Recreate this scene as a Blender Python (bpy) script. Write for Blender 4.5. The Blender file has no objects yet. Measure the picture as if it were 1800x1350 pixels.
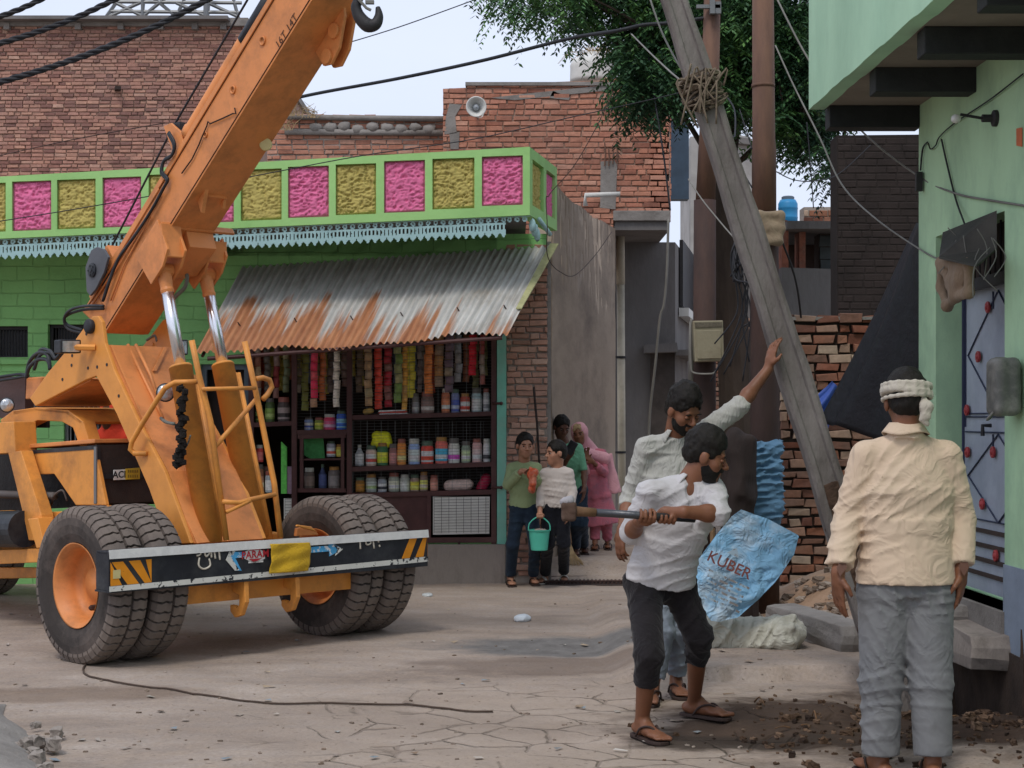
import bpy, bmesh, math, random
import numpy as np
from mathutils import Vector, Matrix
random.seed(7)
F, CX, HY, H = 2900.0, 900.0, 735.0, 1.55
col = bpy.context.scene.collection
V = Vector

def P(px, py, d):
    """the place seen at photo pixel (px, py) that stands d metres away"""
    return V(((px-CX)/F*d, d, H-(py-HY)/F*d))
def G(px, py):
    """ground point"""
    d = F*H/(py-HY)
    return V(((px-CX)/F*d, d, 0))
def lin(c):
    c = c/255.0
    return c/12.92 if c <= .04045 else ((c+.055)/1.055)**2.4
def rgb(h, k=1.0):
    h = h.lstrip('#')
    return (lin(int(h[0:2], 16))*k, lin(int(h[2:4], 16))*k, lin(int(h[4:6], 16))*k, 1)

# ---------------------------------------------------------------- noise in python
_rt = np.random.RandomState(3).rand(32, 32, 32).astype(np.float32)
def noise3(x, y, z):
    x = np.asarray(x, np.float32); y = np.asarray(y, np.float32); z = np.asarray(z, np.float32)
    xi = np.floor(x).astype(int); yi = np.floor(y).astype(int); zi = np.floor(z).astype(int)
    fx = x-xi; fy = y-yi; fz = z-zi
    fx = fx*fx*(3-2*fx); fy = fy*fy*(3-2*fy); fz = fz*fz*(3-2*fz)
    xi &= 31; yi &= 31; zi &= 31
    x1 = (xi+1) & 31; y1 = (yi+1) & 31; z1 = (zi+1) & 31
    a = _rt[xi, yi, zi]*(1-fx)+_rt[x1, yi, zi]*fx
    b = _rt[xi, y1, zi]*(1-fx)+_rt[x1, y1, zi]*fx
    c = _rt[xi, yi, z1]*(1-fx)+_rt[x1, yi, z1]*fx
    d = _rt[xi, y1, z1]*(1-fx)+_rt[x1, y1, z1]*fx
    return (a*(1-fy)+b*fy)*(1-fz)+(c*(1-fy)+d*fy)*fz
def fbm(x, y, z, o=3):
    s = 0; a = .5
    for i in range(o):
        s = s+a*noise3(x*2**i+7.3*i, y*2**i+3.1*i, z*2**i+1.7*i); a *= .5
    return s/(1-.5**o)

# ---------------------------------------------------------------- materials
MATS = {}
def newmat(name):
    m = bpy.data.materials.new(name); m.use_nodes = True
    nt = m.node_tree; b = nt.nodes['Principled BSDF']
    return m, nt, b
def N(nt, t, **kw):
    n = nt.nodes.new(t)
    for k, v in kw.items():
        if k[0] == 'i' and k[1:].isdigit(): n.inputs[int(k[1:])].default_value = v
        else: setattr(n, k, v)
    return n
def mixc(nt, fac, a, b, mode='MIX'):
    n = nt.nodes.new('ShaderNodeMix'); n.data_type = 'RGBA'; n.blend_type = mode
    for s, v in ((0, fac), (6, a), (7, b)):
        if hasattr(v, 'is_output') or isinstance(v, bpy.types.NodeSocket): nt.links.new(v, n.inputs[s])
        else: n.inputs[s].default_value = v
    return n.outputs[2]
def noise_n(nt, vec, scale, detail=4, rough=.6, dist=0):
    n = nt.nodes.new('ShaderNodeTexNoise'); n.inputs['Scale'].default_value = scale
    n.inputs['Detail'].default_value = detail; n.inputs['Roughness'].default_value = rough
    n.inputs['Distortion'].default_value = dist
    if vec is not None: nt.links.new(vec, n.inputs['Vector'])
    return n.outputs['Fac']
def ramp(nt, fac, a, b, ca=(0, 0, 0, 1), cb=(1, 1, 1, 1)):
    r = nt.nodes.new('ShaderNodeValToRGB'); e = r.color_ramp.elements
    e[0].position = a; e[1].position = b; e[0].color = ca; e[1].color = cb
    nt.links.new(fac, r.inputs[0]); return r.outputs[0]
def mapping(nt, src, scale=(1, 1, 1), loc=(0, 0, 0), rot=(0, 0, 0)):
    n = nt.nodes.new('ShaderNodeMapping'); n.inputs['Scale'].default_value = scale
    n.inputs['Location'].default_value = loc; n.inputs['Rotation'].default_value = rot
    nt.links.new(src, n.inputs['Vector']); return n.outputs[0]
def bump(nt, h, strength, dist, nrm=None):
    n = nt.nodes.new('ShaderNodeBump'); n.inputs['Strength'].default_value = strength
    n.inputs['Distance'].default_value = dist; nt.links.new(h, n.inputs['Height'])
    if nrm is not None: nt.links.new(nrm, n.inputs['Normal'])
    return n.outputs[0]
def mat(name, c, rough=.7, metal=0, var=.18, vs=3, dirt=None, dirt_amt=.35, ds=1.3, bp=.25, bs=40, stretch=(1, 1, 1), spec=.35, chips=None, chip_at=.7, bdist=.01, emit=None):
    """weathered surface: base colour with slow variation, dirt patches, chipped paint, fine bump"""
    if name in MATS: return MATS[name]
    m, nt, b = newmat(name)
    c = rgb(c) if isinstance(c, str) else c
    tc = nt.nodes.new('ShaderNodeTexCoord').outputs['Object']
    v = mapping(nt, tc, stretch)
    f = noise_n(nt, v, vs, 5)
    lo = tuple(x*(1-var) for x in c[:3])+(1,); hi = tuple(min(1, x*(1+var)) for x in c[:3])+(1,)
    out = ramp(nt, f, .3, .7, lo, hi)
    if dirt:
        g = ramp(nt, noise_n(nt, v, ds, 8, .7), .45, .72)
        fac = N(nt, 'ShaderNodeMath', operation='MULTIPLY'); nt.links.new(g, fac.inputs[0]); fac.inputs[1].default_value = dirt_amt
        out = mixc(nt, fac.outputs[0], out, rgb(dirt))
    if chips:
        g = ramp(nt, noise_n(nt, v, vs*3.1, 6, .65), chip_at, chip_at+.02)
        out = mixc(nt, g, out, rgb(chips))
    nt.links.new(out, b.inputs['Base Color'])
    b.inputs['Roughness'].default_value = rough; b.inputs['Metallic'].default_value = metal
    b.inputs['Specular IOR Level'].default_value = spec
    if bp:
        nt.links.new(bump(nt, noise_n(nt, v, bs, 5, .65), bp, bdist), b.inputs['Normal'])
    MATS[name] = m
    return m
def tint_mat(name, stops, rough=.85, bp=.4, bs=60, grime=None, gs=1.0, gamt=.5):
    """colour picked per piece (attribute tint 0..1) from a list of colours"""
    if name in MATS: return MATS[name]
    m, nt, b = newmat(name)
    a = nt.nodes.new('ShaderNodeAttribute'); a.attribute_name = 'tint'
    r = nt.nodes.new('ShaderNodeValToRGB'); e = r.color_ramp.elements
    while len(e) < len(stops): e.new(.5)
    for i, s in enumerate(stops):
        e[i].position = i/(len(stops)-1); e[i].color = rgb(s)
    nt.links.new(a.outputs['Fac'], r.inputs[0])
    tc = nt.nodes.new('ShaderNodeTexCoord').outputs['Object']
    n1 = noise_n(nt, tc, 18, 5, .7)
    out = mixc(nt, 1.0, r.outputs[0], ramp(nt, n1, .2, .8, (.62, .62, .62, 1), (1.25, 1.22, 1.2, 1)), 'MULTIPLY')
    if grime:
        g = ramp(nt, noise_n(nt, tc, gs, 6, .65), .42, .7)
        fm = N(nt, 'ShaderNodeMath', operation='MULTIPLY'); nt.links.new(g, fm.inputs[0]); fm.inputs[1].default_value = gamt
        out = mixc(nt, fm.outputs[0], out, rgb(grime))
    nt.links.new(out, b.inputs['Base Color']); b.inputs['Roughness'].default_value = rough
    b.inputs['Specular IOR Level'].default_value = .2
    nt.links.new(bump(nt, noise_n(nt, tc, bs, 5, .7), bp, .01), b.inputs['Normal'])
    MATS[name] = m
    return m

# ---------------------------------------------------------------- mesh builder
class MB:
    def __init__(s): s.v = []; s.f = []; s.t = []; s.mi = []; s.uv = None; s.cur = 0; s.tint = .5
    def _add(s, vs, fs, tint=None):
        o = len(s.v); s.v += [tuple(x) for x in vs]
        for f in fs: s.f.append(tuple(i+o for i in f)); s.t.append(s.tint if tint is None else tint); s.mi.append(s.cur)
    def hexa(s, p, tint=None):
        """p: 8 corners, bottom loop 0-3, top loop 4-7"""
        s._add(p, [(3, 2, 1, 0), (4, 5, 6, 7), (0, 1, 5, 4), (1, 2, 6, 5), (2, 3, 7, 6), (3, 0, 4, 7)], tint)
    def box(s, c, size, rz=0, R=None, tint=None):
        hx, hy, hz = (x/2 for x in size); M = R or Matrix.Rotation(rz, 3, 'Z'); c = V(c)
        s.hexa([c+M@V(q) for q in ((-hx, -hy, -hz), (hx, -hy, -hz), (hx, hy, -hz), (-hx, hy, -hz), (-hx, -hy, hz), (hx, -hy, hz), (hx, hy, hz), (-hx, hy, hz))], tint)
    def b2(s, a, b, tint=None):
        s.box([(a[i]+b[i])/2 for i in range(3)], [abs(a[i]-b[i]) for i in range(3)], tint=tint)
    def prism(s, poly, off, tint=None):
        """poly: 3-D points of a flat outline; extruded by vector off"""
        n = len(poly); off = V(off)
        a = [V(p) for p in poly]; b = [p+off for p in a]
        s._add(a+b, [tuple(range(n)), tuple(range(2*n-1, n-1, -1))]+[((i+1) % n, i, n+i, n+(i+1) % n) for i in range(n)], tint)
    def tube(s, pts, r, n=8, tint=None, caps=True):
        pts = [V(p) for p in pts]; m = len(pts)
        rs = r if isinstance(r, (list, tuple)) else [r]*m
        vs = []; up = None
        for i, p in enumerate(pts):
            d = (pts[min(i+1, m-1)]-pts[max(i-1, 0)]).normalized()
            if up is None: up = d.orthogonal().normalized()
            else:
                up = (up-d*up.dot(d))
                up = up.normalized() if up.length > 1e-6 else d.orthogonal().normalized()
            w = d.cross(up)
            for k in range(n):
                a = 2*math.pi*k/n
                vs.append(p+(up*math.cos(a)+w*math.sin(a))*rs[i])
        fs = [(i*n+k, i*n+(k+1) % n, (i+1)*n+(k+1) % n, (i+1)*n+k) for i in range(m-1) for k in range(n)]
        if caps: fs += [tuple(range(n-1, -1, -1)), tuple(range((m-1)*n, m*n))]
        s._add(vs, fs, tint)
    def lathe(s, prof, c, axis, n=24, tint=None, closed=False):
        """prof: (offset along axis, radius)"""
        axis = V(axis).normalized(); c = V(c); u = axis.orthogonal().normalized(); w = axis.cross(u); vs = []
        for (h, r) in prof:
            for k in range(n):
                a = 2*math.pi*k/n; vs.append(c+axis*h+(u*math.cos(a)+w*math.sin(a))*r)
        m = len(prof)
        fs = [(i*n+k, i*n+(k+1) % n, (i+1)*n+(k+1) % n, (i+1)*n+k) for i in range(m-1) for k in range(n)]
        if prof[0][1] > 1e-5 and not closed: fs.append(tuple(range(n-1, -1, -1)))
        if prof[-1][1] > 1e-5 and not closed: fs.append(tuple(range((m-1)*n, m*n)))
        s._add(vs, fs, tint)
    def grid(s, fn, nu, nv, tint=None):
        vs = [fn(i/nu, j/nv) for j in range(nv+1) for i in range(nu+1)]
        s._add(vs, [(j*(nu+1)+i, j*(nu+1)+i+1, (j+1)*(nu+1)+i+1, (j+1)*(nu+1)+i) for j in range(nv) for i in range(nu)], tint)
    def ball(s, c, r, n=10, R=None, tint=None, jit=0):
        c = V(c); r = (r, r, r) if isinstance(r, (int, float)) else r; vs = []; m = n//2
        for i in range(m+1):
            th = math.pi*i/m
            for k in range(n):
                a = 2*math.pi*k/n
                q = V((r[0]*math.sin(th)*math.cos(a), r[1]*math.sin(th)*math.sin(a), r[2]*math.cos(th)))*(1+random.uniform(-jit, jit))
                vs.append(c+(R@q if R else q))
        s._add(vs, [(i*n+k, (i+1)*n+k, (i+1)*n+(k+1) % n, i*n+(k+1) % n) for i in range(m) for k in range(n)], tint)

def tag(o, label=None, cat=None, group=None, kind=None):
    if label: o['label'] = label
    if cat: o['category'] = cat
    if group: o['group'] = group
    if kind: o['kind'] = kind
    return o
def empty(name, loc, label, cat, group=None):
    o = bpy.data.objects.new(name, None); o.empty_display_size = .2; col.objects.link(o); o.location = V(loc)
    return tag(o, label, cat, group)
def world_of(o):
    l = V((0, 0, 0))
    while o: l += o.location; o = o.parent
    return l
def build(name, mb, m, parent=None, label=None, cat=None, group=None, kind=None, smooth=False, uv=None, bevel=0, base=None):
    me = bpy.data.meshes.new(name)
    org = world_of(parent) if parent else V(base if base else (0, 0, 0))
    if isinstance(mb, MB):
        vs = np.array(mb.v, np.float32)-np.array(org, np.float32)
        me.from_pydata(vs.tolist(), [], mb.f)
        if len(set(mb.t)) > 1:
            a = me.attributes.new('tint', 'FLOAT', 'FACE'); a.data.foreach_set('value', np.array(mb.t, np.float32))
        ms = m if isinstance(m, (list, tuple)) else [m]
        for x in ms: me.materials.append(x)
        if len(ms) > 1: me.polygons.foreach_set('material_index', mb.mi)
    else:
        vs, fs = mb; vs = np.asarray(vs, np.float32)-np.array(org, np.float32)
        me.vertices.add(len(vs)); me.vertices.foreach_set('co', vs.ravel())
        me.loops.add(len(fs)*4); me.loops.foreach_set('vertex_index', np.asarray(fs, np.int32).ravel())
        me.polygons.add(len(fs)); me.polygons.foreach_set('loop_start', np.arange(0, len(fs)*4, 4, dtype=np.int32))
        me.update(calc_edges=True); me.materials.append(m)
    if uv is not None:
        l = me.uv_layers.new(name='UVMap'); idx = np.empty(len(me.loops), np.int32); me.loops.foreach_get('vertex_index', idx)
        l.data.foreach_set('uv', np.asarray(uv, np.float32)[idx].ravel())
    if smooth: me.polygons.foreach_set('use_smooth', [True]*len(me.polygons))
    me.validate()
    o = bpy.data.objects.new(name, me); col.objects.link(o)
    if parent: o.parent = parent
    else: o.location = org
    if bevel:
        b = o.modifiers.new('bevel', 'BEVEL'); b.width = bevel; b.segments = 2; b.limit_method = 'ANGLE'; b.angle_limit = math.radians(40)
    return tag(o, label, cat, group, kind)
def copy_tree(o, parent=None):
    c = o.copy(); col.objects.link(c); c.parent = parent
    for ch in [x for x in bpy.data.objects if x.parent == o]: copy_tree(ch, c)
    return c
def text_faces(s, size, origin, xa, ya, extrude=.001, align='CENTER', bold=0):
    cu = bpy.data.curves.new('txt', 'FONT'); cu.body = s; cu.size = 1; cu.align_x = align; cu.align_y = 'CENTER'; cu.offset = bold; cu.resolution_u = 3
    o = bpy.data.objects.new('txt', cu); col.objects.link(o)
    dg = bpy.context.evaluated_depsgraph_get(); me = bpy.data.meshes.new_from_object(o.evaluated_get(dg))
    xa = V(xa); ya = V(ya); n = xa.normalized().cross(ya.normalized())
    vs = [V(origin)+(xa*v.co.x+ya*v.co.y)*size+n*extrude for v in me.vertices]; fs = [tuple(p.vertices) for p in me.polygons]
    bpy.data.objects.remove(o); bpy.data.curves.remove(cu); bpy.data.meshes.remove(me)
    mb = MB(); mb._add(vs, fs); return mb

# ---------------------------------------------------------------- brick wall made of real bricks
def bricks(mb, O, s, n, poly, bl=.22, bh=.07, m=.012, proud=.018, jit=.006, seed=1, holes=(), soot=None, miss=0):
    """O origin, s horizontal unit vector, n outward normal; poly in (s, z) local metres; holes: rects"""
    rnd = random.Random(seed); O = V(O); s = V(s).normalized(); n = V(n).normalized()
    zs = [p[1] for p in poly]; z = min(zs); row = 0
    while z < max(zs):
        zc = z+bh/2; xs = []
        for i in range(len(poly)):
            a, b = poly[i], poly[(i+1) % len(poly)]
            if (a[1]-zc)*(b[1]-zc) < 0: xs.append(a[0]+(b[0]-a[0])*(zc-a[1])/(b[1]-a[1]))
        xs.sort()
        for q in range(0, len(xs)-1, 2):
            x = xs[q]-(rnd.random()*.5+.3)*bl
            wav = rnd.uniform(-.3, .3)*jit
            while x < xs[q+1]:
                L = bl if rnd.random() > .22 else bl*.5
                a, b = max(x, xs[q]), min(x+L, xs[q+1]); x += L+m
                if b-a < .02: continue
                if rnd.random() < miss: continue
                if any(h[0] < (a+b)/2 < h[2] and h[1] < zc < h[3] for h in holes): continue
                j = lambda k=1: rnd.uniform(-jit, jit)*k
                pr = proud+j(.9); t = rnd.random()
                if soot: t = min(1, max(0, t*.8+soot((a+b)/2, zc)))
                z0, z1 = z+wav+j(.4), z+bh+wav+j(.4)
                if b-a > .05:
                    c = [(a+j(.6), z0+j(.4)), (b+j(.6), z0+j(.4)), (b+j(.6), z1+j(.4)), (a+j(.6), z1+j(.4))]
                else: c = [(a, z0), (b, z0), (b, z1), (a, z1)]
                e = .005
                inn = [O+s*p[0]+V((0, 0, p[1]))-n*.004 for p in c]
                cx = sum(p[0] for p in c)/4; cz = sum(p[1] for p in c)/4
                f1 = [O+s*p[0]+V((0, 0, p[1]))+n*(pr-e) for p in c]
                f2 = [O+s*(p[0]+(e if p[0] < cx else -e))+V((0, 0, p[1]+(e if p[1] < cz else -e)))+n*(pr+j(.3)) for p in c]
                mb._add(inn+f1+f2, [(0, 1, 5, 4), (1, 2, 6, 5), (2, 3, 7, 6), (3, 0, 4, 7), (4, 5, 9, 8), (5, 6, 10, 9), (6, 7, 11, 10), (7, 4, 8, 11), (8, 9, 10, 11)], t)
        z += bh+m; row += 1
def rect_holes(mb, O, s, n, x0, z0, x1, z1, holes, th):
    """flat wall x0..x1, z0..z1 with rectangular holes, th thick (behind the face)"""
    O = V(O); s = V(s).normalized(); n = V(n).normalized()
    xs = sorted({x0, x1, *[h[0] for h in holes], *[h[2] for h in holes]}); zs = sorted({z0, z1, *[h[1] for h in holes], *[h[3] for h in holes]})
    xs = [x for x in xs if x0 <= x <= x1]; zs = [z for z in zs if z0 <= z <= z1]
    def solid(i, j):
        if i < 0 or j < 0 or i >= len(xs)-1 or j >= len(zs)-1: return False
        cx, cz = (xs[i]+xs[i+1])/2, (zs[j]+zs[j+1])/2
        return not any(h[0] < cx < h[2] and h[1] < cz < h[3] for h in holes)
    pt = lambda x, z, k: O+s*x+V((0, 0, z))-n*(th*k)
    for i in range(len(xs)-1):
        for j in range(len(zs)-1):
            if not solid(i, j): continue
            a, b, c, d = xs[i], xs[i+1], zs[j], zs[j+1]
            mb._add([pt(a, c, 0), pt(b, c, 0), pt(b, d, 0), pt(a, d, 0)], [(0, 1, 2, 3)])
            mb._add([pt(a, c, 1), pt(b, c, 1), pt(b, d, 1), pt(a, d, 1)], [(3, 2, 1, 0)])
            if not solid(i-1, j): mb._add([pt(a, c, 0), pt(a, d, 0), pt(a, d, 1), pt(a, c, 1)], [(0, 1, 2, 3)])
            if not solid(i+1, j): mb._add([pt(b, c, 0), pt(b, d, 0), pt(b, d, 1), pt(b, c, 1)], [(3, 2, 1, 0)])
            if not solid(i, j-1): mb._add([pt(a, c, 0), pt(b, c, 0), pt(b, c, 1), pt(a, c, 1)], [(3, 2, 1, 0)])
            if not solid(i, j+1): mb._add([pt(a, d, 0), pt(b, d, 0), pt(b, d, 1), pt(a, d, 1)], [(0, 1, 2, 3)])
def slab_px(mb, pts, d, th, tint=None):
    """outline given in photo pixels on the plane at depth d, th thick away from the viewer"""
    mb.prism([P(x, y, d) for x, y in pts], (0, th, 0), tint)
def rod(mb, pxs, d, r, n=8):
    if not isinstance(d, (list, tuple)): d = [d]*len(pxs)
    mb.tube([P(x, y, dd) for (x, y), dd in zip(pxs, d)], r, n)
def spline(pts, k=6):
    pts = [V(p) for p in pts]; out = []
    for i in range(len(pts)-1):
        p0 = pts[max(i-1, 0)]; p1 = pts[i]; p2 = pts[i+1]; p3 = pts[min(i+2, len(pts)-1)]
        for j in range(k):
            t = j/k
            out.append(.5*((2*p1)+(p2-p0)*t+(2*p0-5*p1+4*p2-p3)*t*t+(3*p1-p0-3*p2+p3)*t**3))
    out.append(pts[-1]); return out
# ---------------------------------------------------------------- bodies: signed distance fields turned into one surface
A_ = lambda v: np.array([v[0], v[1], v[2]], np.float32)
class SDF:
    def __init__(s, vox=.008, k=.02): s.vox = vox; s.k = k; s.pr = []; s.disp = None
    def cap(s, a, b, ra, rb=None, k=None, op='u'):
        rb = ra if rb is None else rb; m = max(ra, rb)
        s.pr.append(('cap', A_(a), A_(b), ra, rb, np.minimum(A_(a), A_(b))-m, np.maximum(A_(a), A_(b))+m, k, op))
    def chain(s, pts, rs, k=None):
        for i in range(len(pts)-1): s.cap(pts[i], pts[i+1], rs[i], rs[i+1], k)
    def flat(s, a, b, ra, rb, side=None, q=1.0, k=None, op='u'):
        """tapered tube with flat ends, elliptical: radius r along side, r*q across"""
        m = max(ra, rb)*max(1, q)
        s.pr.append(('flat', A_(a), A_(b), ra, rb, np.minimum(A_(a), A_(b))-m, np.maximum(A_(a), A_(b))+m, k, op, None if side is None else A_(side), q))
    def ell(s, c, r, R=None, k=None, op='u'):
        m = max(r)
        s.pr.append(('ell', A_(c), np.array(r, np.float32), np.array(R if R is not None else Matrix.Identity(3), np.float32), 0, A_(c)-m, A_(c)+m, k, op))
    def mesh(s):
        vx = s.vox
        us = [p for p in s.pr if p[8] == 'u']
        lo = np.min([p[5] for p in us], 0)-4*vx-s.k; hi = np.max([p[6] for p in us], 0)+4*vx+s.k
        n = np.ceil((hi-lo)/vx).astype(int)+1
        D = np.full(n, 1.0, np.float32); ax = [lo[i]+vx*np.arange(n[i], dtype=np.float32) for i in range(3)]
        for p in s.pr:
            k = s.k if p[7] is None else p[7]; mg = k+4*vx
            i0 = np.maximum(0, np.floor((p[5]-mg-lo)/vx).astype(int)); i1 = np.minimum(n, np.ceil((p[6]+mg-lo)/vx).astype(int)+1)
            if (i1 <= i0).any(): continue
            sl = tuple(slice(i0[i], i1[i]) for i in range(3))
            X, Y, Z = np.meshgrid(*[ax[i][sl[i]] for i in range(3)], indexing='ij')
            if p[0] == 'ell':
                c, r, R = p[1], p[2], p[3]; q = [X-c[0], Y-c[1], Z-c[2]]
                L = [sum(R[j, i]*q[j] for j in range(3)) for i in range(3)]
                k0 = np.sqrt(sum((L[i]/r[i])**2 for i in range(3))); k1 = np.sqrt(sum((L[i]/r[i]**2)**2 for i in range(3)))+1e-6
                d = k0*(k0-1)/k1
            else:
                a, b, ra, rb = p[1:5]; ba = b-a; L2 = float((ba**2).sum())+1e-9
                px, py, pz = X-a[0], Y-a[1], Z-a[2]; hu = (px*ba[0]+py*ba[1]+pz*ba[2])/L2; h = np.clip(hu, 0, 1)
                wx, wy, wz = px-h*ba[0], py-h*ba[1], pz-h*ba[2]; r = ra+(rb-ra)*h
                if p[0] == 'cap': d = np.sqrt(wx*wx+wy*wy+wz*wz)-r
                else:
                    wx, wy, wz = px-hu*ba[0], py-hu*ba[1], pz-hu*ba[2]
                    if p[9] is None: d = np.sqrt(wx*wx+wy*wy+wz*wz)-r
                    else:
                        sd = p[9]; axn = ba/math.sqrt(L2); sd = sd-axn*(sd*axn).sum(); sd = sd/np.linalg.norm(sd); nn = np.cross(axn, sd)
                        a1 = wx*sd[0]+wy*sd[1]+wz*sd[2]; a2 = (wx*nn[0]+wy*nn[1]+wz*nn[2])/p[10]
                        d = (np.sqrt(a1*a1+a2*a2)-r)*min(1, p[10])
                    d = np.maximum(d, (np.abs(hu-.5)-.5)*math.sqrt(L2))
            S = D[sl]
            if p[8] == 'u':
                if k > 1e-5:
                    hh = np.maximum(k-np.abs(S-d), 0)/k; D[sl] = np.minimum(S, d)-hh*hh*k*.25
                else: D[sl] = np.minimum(S, d)
            else:
                d = -d; hh = np.maximum(k-np.abs(S-d), 0)/max(k, 1e-5); D[sl] = np.maximum(S, d)+hh*hh*k*.25
        if s.disp:
            I = np.nonzero(np.abs(D) < .03); X, Y, Z = (ax[i][I[i]] for i in range(3))
            D[I] += s.disp(X, Y, Z)
        ins = D < 0; nx, ny, nz = n-1
        cnt = np.zeros((nx, ny, nz), np.int8)
        offs = [(a, b, c) for a in (0, 1) for b in (0, 1) for c in (0, 1)]
        for o in offs: cnt += ins[o[0]:nx+o[0], o[1]:ny+o[1], o[2]:nz+o[2]]
        act = (cnt > 0) & (cnt < 8); I = np.nonzero(act); Nn = len(I[0])
        vals = {o: D[I[0]+o[0], I[1]+o[1], I[2]+o[2]] for o in offs}
        pos = np.zeros((Nn, 3), np.float32); c = np.zeros(Nn, np.float32)
        for o in offs:
            for ax_ in range(3):
                if o[ax_]: continue
                o2 = list(o); o2[ax_] = 1; o2 = tuple(o2); a, b = vals[o], vals[o2]; m = (a < 0) != (b < 0)
                t = np.where(m, a/np.where(m, a-b, 1), 0)
                for q in range(3):
                    pos[:, q] += np.where(m, o[q]+(t if q == ax_ else 0), 0)
                c += m
        pos /= c[:, None]
        vs = lo+(np.stack(I, 1)+pos)*vx
        idx = np.full((nx, ny, nz), -1, np.int32); idx[I] = np.arange(Nn); fs = []
        for ax_ in range(3):
            a = ins; sh = [slice(1, m) for m in (nx, ny, nz)]; s0 = list(sh); s1 = list(sh)
            s0[ax_] = slice(0, (nx, ny, nz)[ax_]); s1[ax_] = slice(1, (nx, ny, nz)[ax_]+1)
            A, B = a[tuple(s0)], a[tuple(s1)]; J = np.nonzero(A != B); fl = A[J]
            g = [J[q]+(0 if q == ax_ else 1) for q in range(3)]
            u, w = (ax_+1) % 3, (ax_+2) % 3
            def at(du, dw):
                h = list(g); h[u] = g[u]-du; h[w] = g[w]-dw; return idx[h[0], h[1], h[2]]
            q = np.stack([at(1, 1), at(0, 1), at(0, 0), at(1, 0)], 1)
            q[~fl] = q[~fl][:, ::-1]; fs.append(q)
        fs = np.concatenate(fs); fs = fs[(fs >= 0).all(1)]
        return vs, fs

def folds(amp, sx, sy, sz, sharp=1.0, seed=0, horiz=0):
    def f(x, y, z):
        a = fbm(x*sx+seed, y*sy+seed*1.3, z*sz+seed*.7, 2); r = 1-np.abs(2*a-1)
        b = noise3(x*4+seed, y*4, z*4+3)
        return -amp*(r**(1.5*sharp)-.55)*(b*1.6)
    return f
def creases(amp, seed=0, wl=.085, slant=.5):
    """long drag folds running across the cloth in a few directions"""
    rr = random.Random(seed); ds = [(rr.uniform(-slant, slant), rr.uniform(-.3, .3), rr.choice((-1, 1)), rr.uniform(.8, 1.3)) for _ in range(3)]
    def f(x, y, z):
        out = 0; w1 = noise3(x*3.1+seed, y*3.1, z*3.1); w2 = noise3(x*6+3, y*6+seed, z*6)
        for i, (a, b, c, k) in enumerate(ds):
            ph = ((x*(a+.9*(i == 2))+y*b+z*c)/wl*k)*math.pi+5*w1*(1+.4*i)+2.5*w2; m = np.clip(noise3(x*5+9*i, y*5, z*5+seed)*3.4-1.5, 0, 1)
            out = out-amp*m*((1-np.abs(np.sin(ph)))**2-.25)
        return out
    return f
def fr(f, up):
    f = V(f).normalized(); up = V(up); r = f.cross(up).normalized(); up = r.cross(f).normalized()
    return r, f, up      # right, forward, up
SKINS = {}
def head_sdf(S, c, f, up, s, neck, nr=.052, k=.012):
    r, f, u = fr(f, up); R = Matrix((r, f, u)).transposed(); L = lambda x, y, z: V(c)+(r*x+f*y+u*z)*s
    E = lambda p, q, kk=.02, op='u': S.ell(L(*p), [a*s for a in q], R, kk*s, op)
    E((0, -.012, .035), (.074, .09, .082)); E((0, .022, -.04), (.057, .063, .07), .03); E((0, .058, -.088), (.024, .02, .018), .03)
    E((.036, .05, -.02), (.026, .026, .026), .02); E((-.036, .05, -.02), (.026, .026, .026), .02)
    S.cap(L(-.03, .074, .026), L(.03, .074, .026), .012*s, .012*s, .012*s)
    for x in (-.031, .031): E((x, .092, .004), (.018, .016, .012), .01, 's')
    S.cap(L(0, .082, .012), L(0, .104, -.022), .007*s, .0125*s, .008*s)
    for x in (-.011, .011): E((x, .094, -.026), (.008, .011, .008), .006)
    S.cap(L(-.018, .08, -.05), L(.018, .08, -.05), .0075*s, .0075*s, .006*s); S.cap(L(-.016, .078, -.061), L(.016, .078, -.061), .0085*s, .0085*s, .004*s)
    for x in (-.076, .076): E((x, -.004, -.004), (.011, .022, .032), .006)
    S.cap(L(0, -.022, -.06), neck, nr*s, nr*1.08*s, .02)
    return L, R
def eyes(parent, L, R, s, lid=None):
    for x in (-.031, .031):
        if not lid: break
        mb = MB(); mb.ball(L(x, .0745, .004), (.0135*s, .011*s, .0095*s), 10, R); e = build('eyelid', mb, lid, parent, smooth=True)
        mb = MB(); mb.tube([L(x-.013, .0805, -.001), L(x, .0848, -.003), L(x+.013, .0805, -.001)], .0016*s, 5); build('eyelashes', mb, M['hair'], e, smooth=True)
        mb = MB(); mb.tube([L(x-.017, .082, .022), L(x, .0875, .027), L(x+.017, .082, .022)], .0034*s, 6); build('eyebrow', mb, M['hair'], parent, smooth=True)
    if lid: return
    for x in (-.031, .031):
        mb = MB(); mb.ball(L(x, .0715, .004), (.0112*s, .0112*s, .0055*s), 10, R); e = build('eye', mb, M['eye_white'], parent, smooth=True)
        mb = MB(); mb.ball(L(x, .0802, .004), (.0068*s, .0045*s, .0058*s), 8, R); build('iris', mb, M['iris'], e, smooth=True)
        mb = MB(); mb.tube([L(x-.017, .083, .022), L(x, .0885, .027), L(x+.017, .083, .022)], .0036*s, 6); build('eyebrow', mb, M['hair'], parent, smooth=True)
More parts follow.
